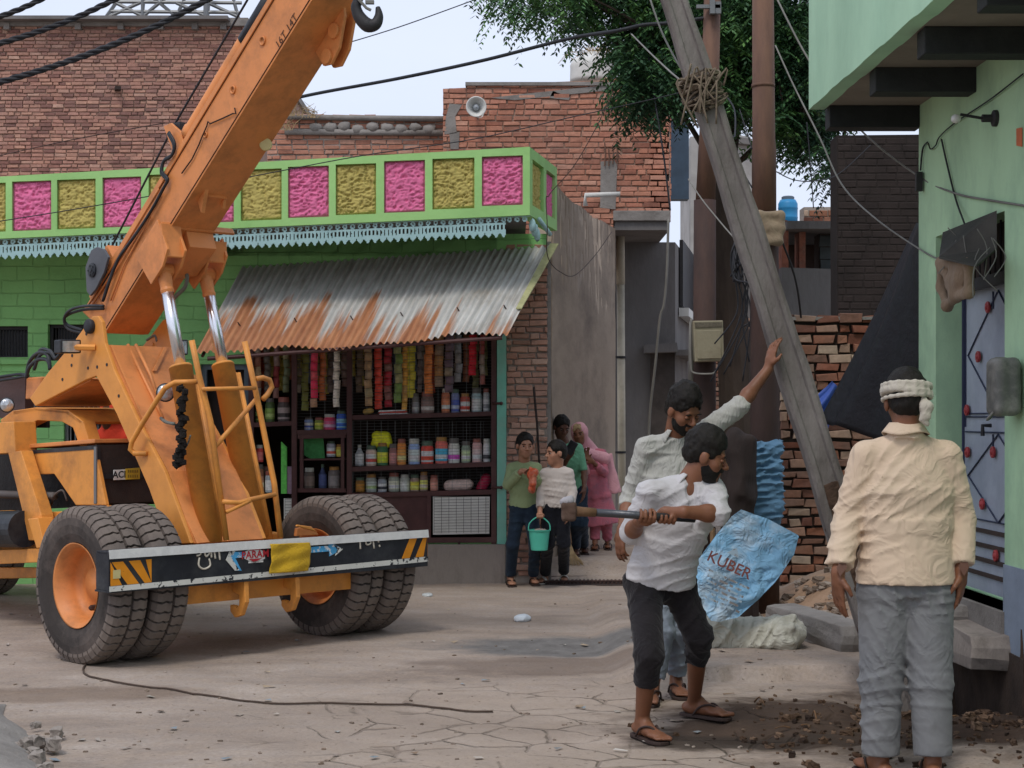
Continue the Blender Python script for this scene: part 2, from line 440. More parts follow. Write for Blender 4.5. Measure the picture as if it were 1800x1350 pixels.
def hair_mesh(parent, L, R, s, long=0, vox=.006, front=.055, amp=.008, seed=1, m=None, up=0):
    """short hair cap: hugs the skull, leaves the face and ears free"""
    S = SDF(vox, .01)
    S.ell(L(0, -.014, .04+up), [(.082)*s, .098*s, (.092+up)*s], R)
    S.ell(L(0, -.045, -.005-long), [.07*s, .066*s, (.06+long)*s], R, .02)
    S.ell(L(0, .085, -.02), [.062*s, .075*s, .085*s], R, .012, 's')
    for x in (-.08, .08): S.ell(L(x, .012, -.03), [.02*s, .04*s, .05*s], R, .008, 's')
    S.ell(L(0, .0, -.125-long), [.12*s, .12*s, .06*s], R, .01, 's')
    S.disp = lambda x, y, z: -amp*s*(fbm(x*55+seed, y*55, z*55, 2)*2-1)
    return build('hair', S.mesh(), m or M['hair'], parent, smooth=True)
def hand(S, w, d, n, s=1, curl=.5, side=1, spread=.15, thumb=.6, k=.007):
    """w wrist, d direction of the hand, n direction the palm faces, side: thumb side"""
    d = V(d).normalized(); n = V(n); n = (n-d*n.dot(d)).normalized(); t = d.cross(n)*side; w = V(w)
    R = Matrix((t, d, n)).transposed()
    S.ell(w+d*.048*s, (.043*s, .056*s, .017*s), R, .012)
    S.cap(w-d*.01*s, w+d*.04*s, .026*s, .026*s, .012)
    for i, (x, ln) in enumerate(((.031, .96), (.0105, 1.08), (-.0105, 1.0), (-.03, .8))):
        p = w+(d*.088+t*x)*s; dd = (d+t*x*spread*6).normalized(); nn = (n-dd*n.dot(dd)).normalized(); a = curl*(.6+.12*i); pts = [p-d*.02*s, p]
        for j, sg in enumerate((.042, .027, .022)):
            aa = a*(.7, 1, .9)[j]; dd, nn = dd*math.cos(aa)+nn*math.sin(aa), nn*math.cos(aa)-dd*math.sin(aa)
            p = p+dd*sg*ln*s; pts.append(p)
        S.chain(pts, [.0098*s, .0098*s, .0088*s, .008*s, .007*s], k*.5)
    p = w+(d*.028+t*.034)*s; q = p+(d*.6+t*.75+n*thumb*.5).normalized()*.036*s; e = q+(d*.9+t*.25+n*thumb).normalized()*.032*s
    S.chain([w+(d*.02+t*.015)*s, p, q, e], [.016*s, .014*s, .0105*s, .0085*s], k)
def grip(S, c, ax, palm, w, s=1, R=.026, side=1):
    """a hand closed round a bar: c on the bar's axis, palm = direction from the bar to the palm"""
    ax = V(ax).normalized(); palm = V(palm); palm = (palm-ax*palm.dot(ax)).normalized(); q = ax.cross(palm)*side; c = V(c)
    Rm = Matrix((ax, q, palm)).transposed()
    S.ell(c+palm*(R+.012)*s, (.043*s, .036*s, .018*s), Rm, .01)
    S.cap(w, c+palm*(R+.014)*s-q*.01*s, .027*s, .025*s, .015)
    for i, x in enumerate((.033, .0115, -.0105, -.032)):
        pts = []
        for th in (.55, 1.35, 2.2, 3.1, 3.8):
            pts.append(c+ax*x*s+(palm*math.cos(th)+q*math.sin(th))*(R+.007)*s)
        S.chain(pts, [.0105*s, .0102*s, .0095*s, .0088*s, .008*s], .003)
    pts = [c+ax*.03*s+palm*(R+.012)*s, c+ax*.045*s+(palm*.6-q*.8)*(R+.01)*s, c+ax*.028*s+(-palm*.35-q*.95)*(R+.008)*s, c+ax*.012*s+(-palm*.9-q*.35)*(R+.012)*s]
    S.chain(pts, [.015*s, .013*s, .011*s, .009*s], .004)
def foot(S, ankle, toe, s=1, k=.012, toes=True):
    ankle = V(ankle); toe = V(toe); d = (toe-ankle); d.z = 0; d.normalize(); t = d.cross(V((0, 0, 1))); z0 = toe.z
    heel = V((ankle.x, ankle.y, z0+.03*s))-d*.035*s; Rm = Matrix((t, d, V((0, 0, 1)))).transposed()
    S.cap(ankle, heel+d*.03*s, .034*s, .034*s, k); S.ell(heel, (.033*s, .036*s, .03*s), Rm, k)
    mid = V((ankle.x, ankle.y, z0+.034*s))+d*.06*s; ball = V((ankle.x, ankle.y, z0+.022*s))+d*.135*s
    S.cap(heel+d*.03*s, mid, .031*s, .032*s, k); S.cap(V(ankle)+d*.03*s, mid, .034*s, .03*s, k); S.ell(ball, (.046*s, .05*s, .02*s), Rm, k)
    S.cap(mid, ball, .034*s, .026*s, k)
    if toes:
        for i, x in enumerate((-.034, -.016, .0, .015, .029)):
            L = (.062, .06, .055, .047, .038)[i]; r = (.0125, .0092, .009, .0085, .008)[i]
            a = ball+t*x*s+d*.025*s-V((0, 0, .006*s)); S.cap(a, a+d*L*.75*s-V((0, 0, .003*s)), r*s, r*s, .004)
    else: S.ell(ball+d*.03*s, (.04*s, .045*s, .017*s), Rm, k)
def sandal(parent, ankle, toe, s, m, strap=True, band=False):
    ankle = V(ankle); toe = V(toe); d = (toe-ankle); d.z = 0; d.normalize(); t = d.cross(V((0, 0, 1))); o = V((ankle.x, ankle.y, toe.z))
    prof = [(-.08, .0), (-.075, .022), (-.05, .036), (.02, .036), (.09, .045), (.15, .05), (.19, .044), (.212, .022), (.215, 0)]
    pts = [o+(d*a+t*b)*s for a, b in prof]+[o+(d*a-t*b)*s for a, b in prof[::-1][1:-1]]
    mb = MB(); mb.prism([p-V((0, 0, .016*s)) for p in pts][::-1], (0, 0, .016*s))
    sole = build('sandal', mb, m, parent, bevel=.003)
    mb = MB(); up = V((0, 0, 1))
    if band:
        mb.grid(lambda a, b: o+(d*(.085+.07*b)+t*math.cos(math.pi*a)*.052+up*(math.sin(math.pi*a)*.062+.0))*s, 12, 4)
        st = build('strap', mb, m, sole, smooth=True); q = st.modifiers.new('s', 'SOLIDIFY'); q.thickness = .005
    elif strap:
        for sg in (-1, 1): mb.tube(spline([o+(d*.02+t*sg*.046)*s, o+(d*.06+t*sg*.042+up*.045)*s, o+(d*.115+t*sg*.018+up*.056)*s, o+(d*.162-t*.008+up*.016)*s], 4), .0055*s, 6)
        build('strap', mb, m, sole, smooth=True)
def limb(S, a, b, c, ra, rb, rc, k=None): S.chain([a, b, c], [ra, rb, rc], k)
def lerp(a, b, t): return V(a)+(V(b)-V(a))*t
def sleeve(S, sh, el, wr, cover, r0, r1, k=.02, r2=None):
    """flat-ended sleeve to cover 0..2 (1 = elbow, 2 = wrist)"""
    sh, el, wr = V(sh), V(el), V(wr); rm = r1 if r2 is None else r2
    if cover <= 1: S.flat(sh, lerp(sh, el, cover), r0, r1, k=k); S.cap(sh, lerp(sh, el, .35), r0, r0*.95, k)
    else:
        S.cap(sh, el, r0, rm, k); S.flat(lerp(el, wr, -.02), lerp(el, wr, cover-1), rm, r1, k=k)
# ---------------------------------------------------------------- palette
M = {}
M['eye_white'] = mat('eye_white', '#8f8580', .5, var=.02, bp=0); M['iris'] = mat('iris', '#1d100b', .2, var=.02, bp=0)
M['hair'] = mat('hair', '#17130f', .6, var=.5, vs=60, bp=1, bs=220, stretch=(1, 1, .35), bdist=.004, spec=.25)
def skin(name, c):
    m = mat(name, c, .5, var=.12, vs=9, bp=.12, bs=160, bdist=.002, dirt='#3a2016', dirt_amt=.25, ds=5); b = m.node_tree.nodes['Principled BSDF']
    b.inputs['Subsurface Weight'].default_value = .08; b.inputs['Subsurface Radius'].default_value = (.01, .004, .002); b.inputs['Subsurface Scale'].default_value = .5; return m
M['skin'] = skin('skin', '#7a5039'); M['skin_dark'] = skin('skin_dark', '#5c3c2e'); M['skin_kid'] = skin('skin_kid', '#a87a62')
def cloth(name, c, var=.08, dirt=None, da=.2, bs=14, bp=.35, stretch=(1, 1, 1), rough=.9, ds=3):
    """cloth: wrinkle bump at two scales and faint weave"""
    m = mat(name, c, rough, var=var, vs=6, bp=0, dirt=dirt, dirt_amt=da, ds=ds, spec=.15)
    nt = m.node_tree; b = nt.nodes['Principled BSDF']; tc = nt.nodes.new('ShaderNodeTexCoord').outputs['Object']
    v = mapping(nt, tc, stretch); n = noise_n(nt, v, bs, 2.5, .5, 1.4); q = nt.nodes.new('ShaderNodeMath'); q.operation = 'SUBTRACT'; nt.links.new(n, q.inputs[0]); q.inputs[1].default_value = .5; a = nt.nodes.new('ShaderNodeMath'); a.operation = 'ABSOLUTE'; nt.links.new(q.outputs[0], a.inputs[0]); cr = ramp(nt, a.outputs[0], 0, .22, (1, 1, 1, 1), (0, 0, 0, 1)); b1 = bump(nt, cr, min(1, bp*.8), .012); b2 = bump(nt, noise_n(nt, tc, 260, 2), .2, .002, b1)
    nt.links.new(b2, b.inputs['Normal']); b.inputs['Sheen Weight'].default_value = .1; return m
M['brick_far'] = tint_mat('brick_far', ['#835f57', '#a3776a', '#bb907c', '#ad7f71', '#c9a793', '#966d63'], bs=50, grime='#8f8078', gs=.5, gamt=.35)
M['brick_red'] = tint_mat('brick_red', ['#905f4f', '#b07862', '#c38a72', '#b87c67', '#c99a84', '#a06c5a'], bs=50, grime='#7d746c', gs=.7, gamt=.35)
M['brick_pier'] = tint_mat('brick_pier', ['#94705f', '#b08674', '#c09885', '#a98070', '#c4a592'], bs=60, grime='#8d8379', gs=1.5, gamt=.4)
M['brick_stack'] = tint_mat('brick_stack', ['#5d3b31', '#80503f', '#9a6a52', '#7c5a4c', '#c0ab96', '#8f5540', '#a88c78', '#6b4338'], bs=40, grime='#6d645c', gs=2, gamt=.45)
M['mortar'] = mat('mortar', '#a3998f', .95, var=.2, vs=4, bp=.7, bs=40, dirt='#5d4f48', dirt_amt=.6)
M['mortar_warm'] = mat('mortar_warm', '#9a7d6d', .95, var=.2, vs=4, bp=.7, bs=40, dirt='#8f857a', dirt_amt=.6)
M['mortar_dark'] = mat('mortar_dark', '#3c332e', .95, var=.3, vs=4, bp=.7, bs=40)
M['cement'] = mat('cement', '#8a8580', .93, var=.2, vs=2, bp=.6, bs=18, dirt='#4c463f', dirt_amt=.6, bdist=.02)
M['cement_dark'] = mat('cement_dark', '#73706e', .93, var=.2, vs=1.2, bp=.5, bs=12, dirt='#45413e', dirt_amt=.6, bdist=.02, stretch=(1, 1, .4))
M['plaster'] = mat('plaster', '#a0907f', .93, var=.14, vs=1.1, bp=.5, bs=9, dirt='#544a43', dirt_amt=.7, ds=1.5, bdist=.02, stretch=(1, .22, .8))
M['plaster_base'] = mat('plaster_base', '#938a82', .93, var=.25, vs=3, bp=.6, bs=14, dirt='#3b342e', dirt_amt=.75, ds=3, stretch=(1, 1, .4), bdist=.02)
M['green_bright'] = mat('green_bright', '#9ccb80', .75, var=.07, vs=2, bp=.25, bs=25, dirt='#5f9a45', dirt_amt=.35)
M['green_mint'] = mat('green_mint', '#b2d4ab', .78, var=.09, vs=1.1, bp=.55, bs=12, dirt='#71917a', dirt_amt=.65, bdist=.008, stretch=(1, 1, .6))
M['turquoise'] = mat('turquoise', '#76b8a4', .75, var=.12, vs=5, bp=.35, bs=25, dirt='#93a79a', dirt_amt=.7, ds=4)
M['ochre'] = mat('ochre', '#b3a55e', .8, var=.15, vs=12, bp=.4, bs=60); M['pink_pl'] = mat('pink_pl', '#d8709a', .8, var=.12, vs=12, bp=.4, bs=60)
M['lace'] = mat('lace', '#9fc2c4', .65, var=.12, vs=6, bp=.1, dirt='#6f8a88', dirt_amt=.5, ds=6)
M['maroon'] = mat('maroon', '#4a2c2b', .6, var=.25, vs=8, bp=.2, dirt='#6b5148', dirt_amt=.4)
M['black_iron'] = mat('black_iron', '#26262a', .6, var=.3, vs=8, bp=.2, dirt='#4c4742', dirt_amt=.4)
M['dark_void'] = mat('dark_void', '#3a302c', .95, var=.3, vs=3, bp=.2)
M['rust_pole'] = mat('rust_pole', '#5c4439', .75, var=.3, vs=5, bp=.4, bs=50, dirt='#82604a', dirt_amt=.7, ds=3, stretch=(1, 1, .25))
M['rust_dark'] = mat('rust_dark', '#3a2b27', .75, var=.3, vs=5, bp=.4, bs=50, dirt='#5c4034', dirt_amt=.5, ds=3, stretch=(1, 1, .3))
M['conc_pole'] = mat('conc_pole', '#7a7470', .9, var=.2, vs=6, bp=.8, bs=45, dirt='#3d332c', dirt_amt=.75, ds=3.5, stretch=(1, 1, .35), bdist=.012)
M['pvc'] = mat('pvc', '#b3ab98', .5, var=.08, vs=3, bp=.1, dirt='#7a7366', dirt_amt=.5, ds=4)
M['steel_grey'] = mat('steel_grey', '#77797a', .5, metal=.5, var=.15, bp=.15)
M['wire'] = mat('wire', '#24252a', .6, var=.2, bp=0); M['wire_grey'] = mat('wire_grey', '#77756f', .6, var=.2, bp=0)
M['wood'] = mat('wood', '#6b5038', .8, var=.3, vs=10, bp=.5, bs=40, stretch=(1, 1, .2), dirt='#3a2b20', dirt_amt=.5)
M['wood_dark'] = mat('wood_dark', '#2c2320', .85, var=.35, vs=9, bp=.8, bs=30, stretch=(1, 1, .2))
M['white_pl'] = mat('white_pl', '#d5d5d0', .5, var=.06, bp=.1, dirt='#9b978d', dirt_amt=.5)
M['straw'] = mat('straw', '#a08a68', .9, var=.3, vs=20, bp=.2)

# ---------------------------------------------------------------- camera, sky, sun
sc = bpy.context.scene
cam = bpy.data.cameras.new('camera'); co = bpy.data.objects.new('camera', cam); col.objects.link(co); sc.camera = co
co.location = (0, 0, H); co.rotation_euler = (math.radians(90), 0, 0)
cam.sensor_width = 36; cam.lens = 36*F/1800; cam.shift_y = (HY-675)/1800; cam.clip_end = 2000; cam.clip_start = .1
w = bpy.data.worlds.new('World'); sc.world = w; w.use_nodes = True; nt = w.node_tree
sky = nt.nodes.new('ShaderNodeTexSky'); sky.sky_type = 'NISHITA'; sky.sun_disc = False
SUN_EL, SUN_AZ = math.radians(58), math.radians(200)          # azimuth measured clockwise from +Y
sky.sun_elevation = SUN_EL; sky.sun_rotation = SUN_AZ; sky.air_density = 1.0; sky.dust_density = 3.5
tcw = nt.nodes.new('ShaderNodeTexCoord').outputs['Generated']
cl = noise_n(nt, mapping(nt, tcw, (1, 1, 3)), 2.2, 6, .55)
cc = ramp(nt, cl, .3, .75, (6.0, 6.6, 8.1, 1), (6.9, 7.4, 8.7, 1))
out = mixc(nt, .82, sky.outputs[0], cc)                          # thin overcast over the clear sky
nt.links.new(out, nt.nodes['Background'].inputs['Color']); nt.nodes['Background'].inputs['Strength'].default_value = .122
sun = bpy.data.lights.new('sun', 'SUN'); sun.energy = 1.25; sun.angle = math.radians(14); sun.color = (1, .95, .88)
so = bpy.data.objects.new('sun', sun); col.objects.link(so)
dirs = V((math.sin(SUN_AZ)*math.cos(SUN_EL), math.cos(SUN_AZ)*math.cos(SUN_EL), math.sin(SUN_EL)))
so.rotation_euler = dirs.to_track_quat('Z', 'Y').to_euler(); so.location = (0, 0, 30)
sc.view_settings.view_transform = 'Standard'; sc.view_settings.look = 'None'; sc.view_settings.exposure = .18; sc.view_settings.gamma = 1

# ---------------------------------------------------------------- the ground, one sheet
def axis(lo, hi, step, far):
    a = list(np.arange(lo, hi, step)); l, h, st = [], [], step
    x = lo
    while x > -far: st *= 1.35; x -= st; l.append(x)
    st = step; x = hi
    while x < far: st *= 1.35; h.append(x); x += st
    return np.array(l[::-1]+a+h)
gx = axis(-4.2, 4.2, .04, 400); gy = axis(5.8, 20, .045, 600)
X, Y = np.meshgrid(gx, gy)
def sstep(a, b, x): t = np.clip((x-a)/(b-a), 0, 1); return t*t*(3-2*t)
def gheight(X, Y):
    near = np.exp(-np.clip(np.hypot(X, Y-11)-9, 0, None)/4)
    z = near*(.035*(fbm(X*.9, Y*.9, X*0, 3)-.5)+.016*(fbm(X*6, Y*9, X*0+5, 3)-.5)+.01*(fbm(X*1.7+9, Y*5, X*0+2, 3)-.5))
    # wheel hollow with wet grey dirt
    q = np.exp(-((X-.35)/.75)**2-((Y-11.1)/.42)**2); z -= .035*q
    # raised slab with a broken edge, where the sack lies
    ed = 9.72+.12*(fbm(X*2.2, X*0, X*0+3, 3)-.5)*2
    z += .08*sstep(ed, ed+.02, Y)*sstep(.55, .8, X)*sstep(15.5, 13, Y)
    z += .22*sstep(1.95, 2.5, X)*sstep(10.3, 11.2, Y)*sstep(15, 13, Y)+.1*fbm(X*3, Y*3, X*0+8, 3)*sstep(1.7, 2.2, X)*sstep(11.4, 12.2, Y)*sstep(15, 13.5, Y)
    # dug earth and the pit by the doorstep
    m = np.exp(-((X-1.75)/.75)**2-((Y-8.35)/.7)**2)
    z += m*(.10*(fbm(X*4, Y*4, X*0+1, 4)-.35)+.05*(fbm(X*14, Y*14, X*0+4, 2)-.5))
    m2 = np.exp(-((X-2.7)/.8)**4-((Y-7.6)/.8)**4); z += m2*.16*fbm(X*5, Y*5, X*0+6, 4)
    p = np.exp(-((X-2.62)/.42)**4-((Y-9.1)/.55)**4); z -= p*.6
    z += .17*sstep(15.5, 16.3, Y)*sstep(.1, .3, X)
    p = np.exp(-((X-2.15)/.3)**4-((Y-8.9)/.35)**4); z -= p*.12
    return z
def gz(x, y): return float(gheight(np.array([x*1.0]), np.array([y*1.0]))[0])
Z = gheight(X, Y); ny_, nx_ = X.shape
vs = np.stack([X.ravel(), Y.ravel(), Z.ravel()], 1)
ii, jj = np.meshgrid(np.arange(nx_-1), np.arange(ny_-1)); a = (jj*nx_+ii).ravel()
fs = np.stack([a, a+1, a+nx_+1, a+nx_], 1)
m, nt, b = newmat('ground'); tc = nt.nodes.new('ShaderNodeTexCoord').outputs['Object']
sep = nt.nodes.new('ShaderNodeSeparateXYZ'); nt.links.new(tc, sep.inputs[0])
def math_n(op, a, c=None, clamp=False):
    n = nt.nodes.new('ShaderNodeMath'); n.operation = op; n.use_clamp = clamp
    for i, v in enumerate((a, c)):
        if v is None: continue
        if isinstance(v, bpy.types.NodeSocket): nt.links.new(v, n.inputs[i])
        else: n.inputs[i].default_value = v
    return n.outputs[0]
def blob(cx, cy, rx, ry, soft=.5, warp=.8):
    """soft elliptical patch on the ground with a ragged edge"""
    dx = math_n('DIVIDE', math_n('SUBTRACT', sep.outputs[0], cx), rx); dy = math_n('DIVIDE', math_n('SUBTRACT', sep.outputs[1], cy), ry)
    r = math_n('SQRT', math_n('ADD', math_n('POWER', dx, 2), math_n('POWER', dy, 2)))
    nz = noise_n(nt, mapping(nt, tc, (1.0, 1.6, 1)), 1.6, 6, .65); r = math_n('ADD', r, math_n('MULTIPLY', math_n('SUBTRACT', nz, .5), warp*2.2))
    mr = nt.nodes.new('ShaderNodeMapRange'); nt.links.new(r, mr.inputs[0]); mr.inputs[1].default_value = 1+soft/2; mr.inputs[2].default_value = 1-soft/2; return mr.outputs[0]
n1 = noise_n(nt, mapping(nt, tc, (1, 2.2, 1)), .9, 7, .62); n2 = noise_n(nt, tc, 7, 6, .7); n3 = noise_n(nt, tc, 45, 4, .75)
c = ramp(nt, n1, .3, .7, rgb('#85786e'), rgb('#b0a49a'))
c = mixc(nt, ramp(nt, n2, .4, .75), c, rgb('#a39384'))
c = mixc(nt, 1, c, ramp(nt, n3, .25, .75, (.78, .77, .76, 1), (1.14, 1.13, 1.12, 1)), 'MULTIPLY')
# cracked cement slabs in the middle of the foreground
vo = nt.nodes.new('ShaderNodeTexVoronoi'); vo.feature = 'DISTANCE_TO_EDGE'; vo.inputs['Scale'].default_value = 1.0; vo.inputs['Randomness'].default_value = 1
wv = nt.nodes.new('ShaderNodeTexNoise'); wv.inputs['Scale'].default_value = 2.6; wv.inputs['Detail'].default_value = 5; nt.links.new(tc, wv.inputs['Vector'])
vm = nt.nodes.new('ShaderNodeVectorMath'); vm.operation = 'MULTIPLY_ADD'; nt.links.new(wv.outputs['Color'], vm.inputs[0]); vm.inputs[1].default_value = (.38, .38, 0); nt.links.new(mapping(nt, tc, (2.6, 2.9, 1)), vm.inputs[2])
nt.links.new(vm.outputs[0], vo.inputs['Vector'])
crk = ramp(nt, vo.outputs['Distance'], .004, .030, (1, 1, 1, 1), (0, 0, 0, 1))
area = blob(.25, 8.2, 1.35, 1.35, .6, .5); crm = math_n('MULTIPLY', crk, area)
crm = math_n('MULTIPLY', crm, ramp(nt, noise_n(nt, tc, 2.6, 4), .42, .58))
c = mixc(nt, math_n('MULTIPLY', area, .45), c, rgb('#a8988a')); c = mixc(nt, math_n('MULTIPLY', crm, .42), c, rgb('#6a5c50'))
g1 = blob(.4, 11.25, .95, .42, .5); c = mixc(nt, math_n('MULTIPLY', g1, .95), c, mixc(nt, n2, rgb('#3f3c3a'), rgb('#8c8a88')))
g4 = blob(.3, 10.35, .9, .42, .5); c = mixc(nt, math_n('MULTIPLY', g4, .55), c, rgb('#5f5047'))
g2 = blob(1.8, 8.28, 1.15, .85, .45); c = mixc(nt, math_n('MULTIPLY', g2, .93), c, mixc(nt, n2, rgb('#2a211c'), rgb('#524034')))
g3 = blob(2.7, 8.6, .9, 1.5, .3, .3); c = mixc(nt, math_n('MULTIPLY', g3, .95), c, mixc(nt, n2, rgb('#261f1b'), rgb('#4c3c32')))
g8 = blob(-.9, 8.3, 1.3, .5, .8, 1.2); c = mixc(nt, math_n('MULTIPLY', g8, .3), c, rgb('#7d7066')); g9 = blob(-1.2, 12.6, 2.2, .35, .8, 1.0); c = mixc(nt, math_n('MULTIPLY', g9, .4), c, rgb('#786c62'))
g5 = blob(1.05, 7.85, .55, .18, .5); c = mixc(nt, math_n('MULTIPLY', g5, .8), c, rgb('#3c342e'))
g6 = blob(2.0, 12.2, .8, .9, .5); c = mixc(nt, math_n('MULTIPLY', g6, .6), c, rgb('#a07a58'))
g7 = blob(-2.6, 9.3, .8, .25, .5); c = mixc(nt, math_n('MULTIPLY', g7, .55), c, rgb('#6d5b4c'))
sp = ramp(nt, noise_n(nt, mapping(nt, tc, (1, 1.8, 1)), 26, 3, .6), .66, .70); c = mixc(nt, math_n('MULTIPLY', sp, .55), c, rgb('#5a4a40'))
nt.links.new(c, b.inputs['Base Color']); b.inputs['Roughness'].default_value = .93; b.inputs['Specular IOR Level'].default_value = .15
hh = math_n('ADD', math_n('MULTIPLY', n3, .35), math_n('MULTIPLY', n2, .8)); hh = math_n('SUBTRACT', hh, math_n('MULTIPLY', crm, 1.6)); hh = math_n('SUBTRACT', hh, math_n('MULTIPLY', sp, .5))
nt.links.new(bump(nt, hh, .8, .018), b.inputs['Normal'])
build('ground', (vs, fs), m, kind='structure', smooth=True)

# ---------------------------------------------------------------- big brick house at the left, behind
def wall_px(name, pts, d, m, th, label=None, cat=None, parent=None): mb = MB(); slab_px(mb, pts, d, th); return build(name, mb, m, parent, label, cat)
def brick_face(name, pts, d, brickm, mortm, parent, th=.25, seed=1, **kw):
    """frontal brick wall whose outline is given in photo pixels at depth d: mortar body + bricks"""
    mb = MB(); mb.cur = 1; slab_px(mb, pts, d, th); mb.cur = 0
    poly = [((x-CX)/F*d, H-(y-HY)/F*d) for x, y in pts]
    bricks(mb, (0, d, 0), (1, 0, 0), (0, -1, 0), poly, seed=seed, **kw)
    return build(name, mb, [brickm, mortm], parent)
def boxpx(name, x0, y0, x1, y1, d, th, m, parent, bevel=0): mb = MB(); slab_px(mb, [(x0, y1), (x1, y1), (x1, y0), (x0, y0)], d, th); return build(name, mb, m, parent, bevel=bevel)
soot = lambda s_, z_: .35*(float(fbm(np.array([s_*.35]), np.array([z_*.8]), np.array([4.]), 3)[0])-.5)
t = empty('brick_house', P(200, 735+F*H/26, 26), 'tall house of weathered pinkish red brick under a grey cement coping, behind the green parapet', 'house')
holes = []
brick_face('wall', [(-80, 420), (432, 420), (432, 42), (-80, 34)], 26, M['brick_far'], M['mortar_warm'], t, 8, seed=3, soot=soot, bl=.17, bh=.046, m=.013, jit=.011, proud=.022)
for x in (5, 130, 205, 275, 335, 385): mb = MB(); mb.box(P(x+8, 47, 25.93), (.09, .12, .1)); build('beam_stub', mb, M['cement'], t)
boxpx('coping', -85, 31, 436, 45, 25.9, 8.2, M['cement'], t); boxpx('roof_edge', -85, 27, 400, 33, 25.7, 8.5, M['cement_dark'], t)
mb = MB(); mb.box(P(207, 156, 25.9), (.09, .2, .05), rz=.3); build('putlog_hole', mb, M['dark_void'], t)
# lattice mast on its roof
t = empty('lattice_mast', P(300, 27, 30), 'grey steel lattice mast standing on the roof of the tall brick house', 'mast'); mb = MB()
for (a, b_) in (((185, 32), (250, -60)), ((250, 32), (258, -60)), ((250, 30), (310, -20)), ((310, 30), (250, -20)), ((310, 30), (350, -60)), ((365, 32), (372, -60)), ((420, 34), (395, -60)), ((190, 3), (425, 5)), ((195, 20), (420, 22)), ((200, 3), (250, 28)), ((310, 5), (366, 30)), ((366, 5), (420, 30)), ((310, 30), (366, 2)), ((190, 30), (250, 3))):
    mb.tube([P(*a, 30), P(*b_, 30)], .035, 5)
build('mast_frame', mb, M['steel_grey'], t)
mb = MB()
for (x0, w_) in ((362, 9), (250, 5)): mb.tube([P(x0, 34, 29.7), P(x0, -60, 29.7)], w_/97/2, 8)
build('mast_pole', mb, M['steel_grey'], t)

# ---------------------------------------------------------------- low brick parapet and the red brick house in the middle
t = empty('low_brick_wall', P(640, 735+F*H/22.5, 22.5), 'low roof wall of red brick with grey mortar patches, between the crane boom and the loudspeaker house', 'wall')
brick_face('brickwork', [(470, 470), (785, 470), (785, 206), (470, 203)], 22.5, M['brick_red'], M['mortar'], t, .3, seed=5, bh=.055, bl=.2, m=.015, jit=.012, soot=soot)
mb = MB()
slab_px(mb, [(500, 236), (782, 238), (782, 229), (500, 226)], 22.42, .1); slab_px(mb, [(505, 209), (782, 213), (782, 204), (505, 201)], 22.42, .45)
for i in range(9): mb.ball(P(555+i*25, 226+random.uniform(-4, 4), 22.45), (.1, .05, .07), 8, jit=.2)
build('mortar_band', mb, M['cement'], t, smooth=True)
H2 = 21.5
t = empty('red_brick_house', P(1000, 735+F*H/H2, H2), 'red brick upper storey with the loudspeaker, overhanging a dark grey ground floor', 'house')
brick_face('wall', [(779, 470), (1078, 470), (1078, 385), (1176, 385), (1176, 143), (1078, 140), (822, 150), (822, 154), (779, 156)], H2, M['brick_red'], M['mortar_warm'], t, 1.0, seed=8, bh=.056, bl=.21, m=.015, jit=.011, soot=soot, proud=.02)
mb = MB()
for q in ([(781, 236), (803, 234), (800, 205), (812, 184), (790, 182), (784, 205)], [(792, 262), (806, 262), (808, 232), (790, 234)], [(862, 172), (905, 176), (1075, 158), (1080, 148), (930, 164)], [(1055, 365), (1082, 368), (1085, 290), (1080, 282), (1056, 284)], [(972, 160), (1002, 171), (1000, 176), (966, 172)]):
    slab_px(mb, q, H2-.03, .03)
build('cement_patch', mb, M['cement'], t)
boxpx('coping', 818, 144, 1080, 150, H2-.05, 1.1, M['cement'], t); boxpx('lintel_beam', 1078, 370, 1178, 388, H2-.04, .3, M['cement'], t, .01)
# returning side wall and soffit of the overhang, receding into the alley
Sa, Sb = P(1177, 385, H2), P(1214, 425, 24.5)
zt = P(1177, 145, H2).z; zb = P(1177, 388, H2).z
mb = MB(); e = 1.05
side = [V((Sa.x, H2, zb)), V((Sa.x+.05, 26.5, zb)), V((Sa.x+.05, 26.5, zt)), V((Sa.x, H2, zt))]
mb.cur = 1; mb.prism(side, (-.25, 0, 0)); mb.cur = 0
bricks(mb, (Sa.x+.002, H2+.002, 0), (.01, 1, 0), (1, 0, 0), [(0, zb), (4.9, zb), (4.9, zt), (0, zt)], seed=12, bh=.07)
build('side_wall', mb, [M['brick_red'], M['mortar']], t)
mb = MB(); mb.b2((P(1080, 0, H2).x, H2+.01, zb-.12), (Sa.x, 26.5, zb+.01)); build('overhang_soffit', mb, M['cement_dark'], t)
# grey ground floor, set back
mb = MB()
gx0, gx1 = 1.2, P(1187, 0, 23).x
mb.b2((gx0, 23, -.2), (gx1-.001, 23.3, zb-.12)); mb.prism([V((gx1, 23.01, -.2)), V((P(1222, 0, 27).x, 27, -.2)), V((P(1222, 0, 27).x, 27, zb-.12)), V((gx1, 23.01, zb-.12))], (-.2, 0, 0))
build('ground_floor_wall', mb, M['cement_dark'], t)
